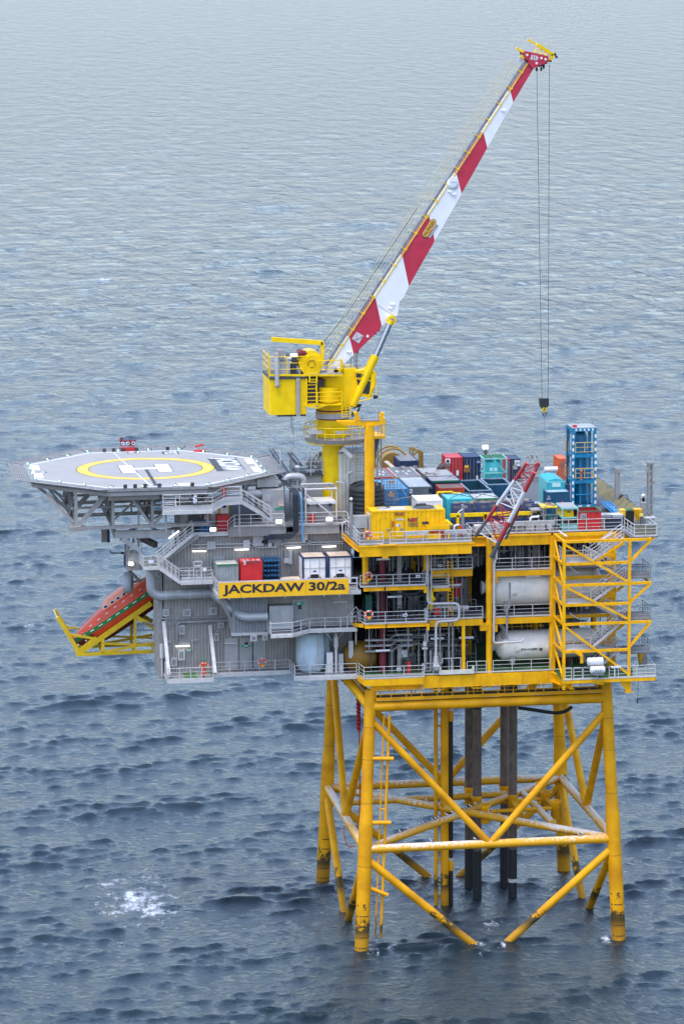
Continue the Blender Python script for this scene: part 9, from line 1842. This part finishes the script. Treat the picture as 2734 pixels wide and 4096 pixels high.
for s_ in (-1, 1):
    b = [(0.42*s_, -0.30, 1.06, .034), (0.425*s_, -0.37, 1.075, .036, .02)]; E2 = [(0, 1)]
    for f in range(4):
        i0 = len(b); x = 0.425*s_ + (f-1.5)*0.021; L_ = (0.026, 0.031, 0.029, 0.022)[f]
        b += [(x, -0.395, 1.088, .0095), (x, -0.395-L_, 1.092, .009), (x, -0.41-L_, 1.065, .008)]; E2 += [(1, i0), (i0, i0+1), (i0+1, i0+2)]
    i0 = len(b); b += [(0.425*s_ - 0.035*s_, -0.365, 1.065, .011), (0.425*s_ - 0.045*s_, -0.39, 1.045, .009)]; E2 += [(0, i0), (i0, i0+1)]
    skinned('hand', b, E2, mat('work glove', (0.05, 0.05, 0.05), 0.8), man, 0, 1)
    MB().prism([(0.13*s_-0.035, -0.17, 1.37), (0.13*s_+0.035, -0.17, 1.37), (0.15*s_+0.035, -0.15, 1.47), (0.15*s_-0.035, -0.15, 1.47)], (0, 0.02, 0)).build('reflective_strip', white, man)
    p, q = Vector((0.335*s_, -0.095, 1.24)), Vector((0.36*s_, -0.10, 1.20)); MB().tube(p, q, 0.066, 12).build('reflective_strip', white, man)
    x, y = ((-0.07, 0.10), (0.0, 0.0))[s_ > 0]; MB().box(x-0.05, y-0.2, 0.0, x+0.05, y+0.1, 0.09).build('boot', black, man); MB().tube((x, y, 0.24), (x, y, 0.29), 0.075, 12).build('reflective_strip', white, man)
MB().prism([(-0.04, -0.165, 1.46), (0.04, -0.165, 1.46), (0.0, -0.175, 1.36)], (0, 0.01, 0)).build('collar', white, man)
# ------------------------------------------------------------------ seabirds resting on the braces
def gull(label, loc, rz):
    g = thing('seabird', label, 'bird', loc, 'seabirds resting on the braces', local=True); g.rotation_euler = (0, 0, rz)
    b = MB(); prof = [(0.004, -0.22), (0.035, -0.17), (0.07, -0.08), (0.085, 0.0), (0.075, 0.08), (0.045, 0.13)]
    ax = (Vector((0, 1, 0)), Vector((-0.35, 0, 0.94)), Vector((0.94, 0, 0.35)))
    b.lathe((0, 0, 0.17), prof, 12, ax, 0, True); b.sphere((0.135, 0, 0.265), 0.05, 10, 0); b.tube((0.11, 0, 0.2), (0.135, 0, 0.26), 0.04, 8)
    body = b.build('body', mat('gull white', (0.8, 0.8, 0.8), 0.7), g)
    for s_ in (-1, 1): MB().prism([(0.08, 0.07*s_, 0.24), (-0.02, 0.085*s_, 0.22), (-0.24, 0.05*s_, 0.10), (-0.26, 0.02*s_, 0.13), (-0.05, 0.03*s_, 0.255), (0.07, 0.03*s_, 0.27)], (0, 0.015*s_, 0.012)).build('wing', mat('gull dark wing', (0.03, 0.032, 0.04), 0.7), g); MB().tube((0.0, 0.03*s_, 0.0), (0.0, 0.03*s_, 0.12), 0.008, 5).build('leg', mat('gull leg', (0.1, 0.08, 0.05), 0.6), g)
    MB().tube((0.175, 0, 0.262), (0.225, 0, 0.25), 0.014, 6, 0, 0.004).build('bill', mat('gull bill', (0.6, 0.45, 0.05), 0.6), g)
    return g
r_ = random.Random(21); g0 = None
ORD = ('first', 'second', 'third', 'fourth', 'fifth', 'sixth', 'seventh', 'eighth', 'ninth', 'tenth', 'eleventh', 'twelfth', 'thirteenth')
def perch(A, B, ts, R, lab_):
    global g0
    for i_, t in enumerate(ts):
        lab = lab_ if len(ts) == 1 else ORD[i_] + ' ' + lab_
        p = Vector(A).lerp(Vector(B), t) + Vector((0, 0, R)); rz = r_.uniform(2.2, 4.0)
        if g0 is None: g0 = gull(lab, p, rz); g0['group'] = 'seabirds resting on the braces'
        else: copy_tree(g0, p, lab, rz)
FLh, FRh, BLh, BRh = leg('FL', JH), leg('FR', JH), leg('BL', JH), leg('BR', JH)
perch(FLh, BRh, (0.17, 0.21, 0.27, 0.285, 0.33, 0.345, 0.36, 0.40, 0.43, 0.47, 0.50, 0.52, 0.55), 0.36, 'white and black seabird from the front left leg along the slanting brace')
perch(FLh, FRh, (0.265, 0.44, 0.86), 0.40, 'white and black seabird from the left on the front white streaked brace')
perch(BRh, FRh, (0.06, 0.075, 0.10, 0.13, 0.15), 0.40, 'white and black seabird from the rear on the right side brace')
perch(BLh, FRh, (0.36, 0.58), 0.36, 'white and black seabird from the left on the brace towards the front right leg')
perch(BLh, FLh, (0.35,), 0.40, 'small dark seabird on the left side brace')
perch((17.49, 14.00, 11.41), (19.47, 9.00, 9.55), (0.2, 0.35, 0.5, 0.62, 0.8, 0.95), 0.33, 'white and black seabird from the rear on the short brace among yellow guides')
perch(BLh, BRh, (0.62, 0.74, 0.8), 0.40, 'small dark seabird from the left on the far horizontal brace')
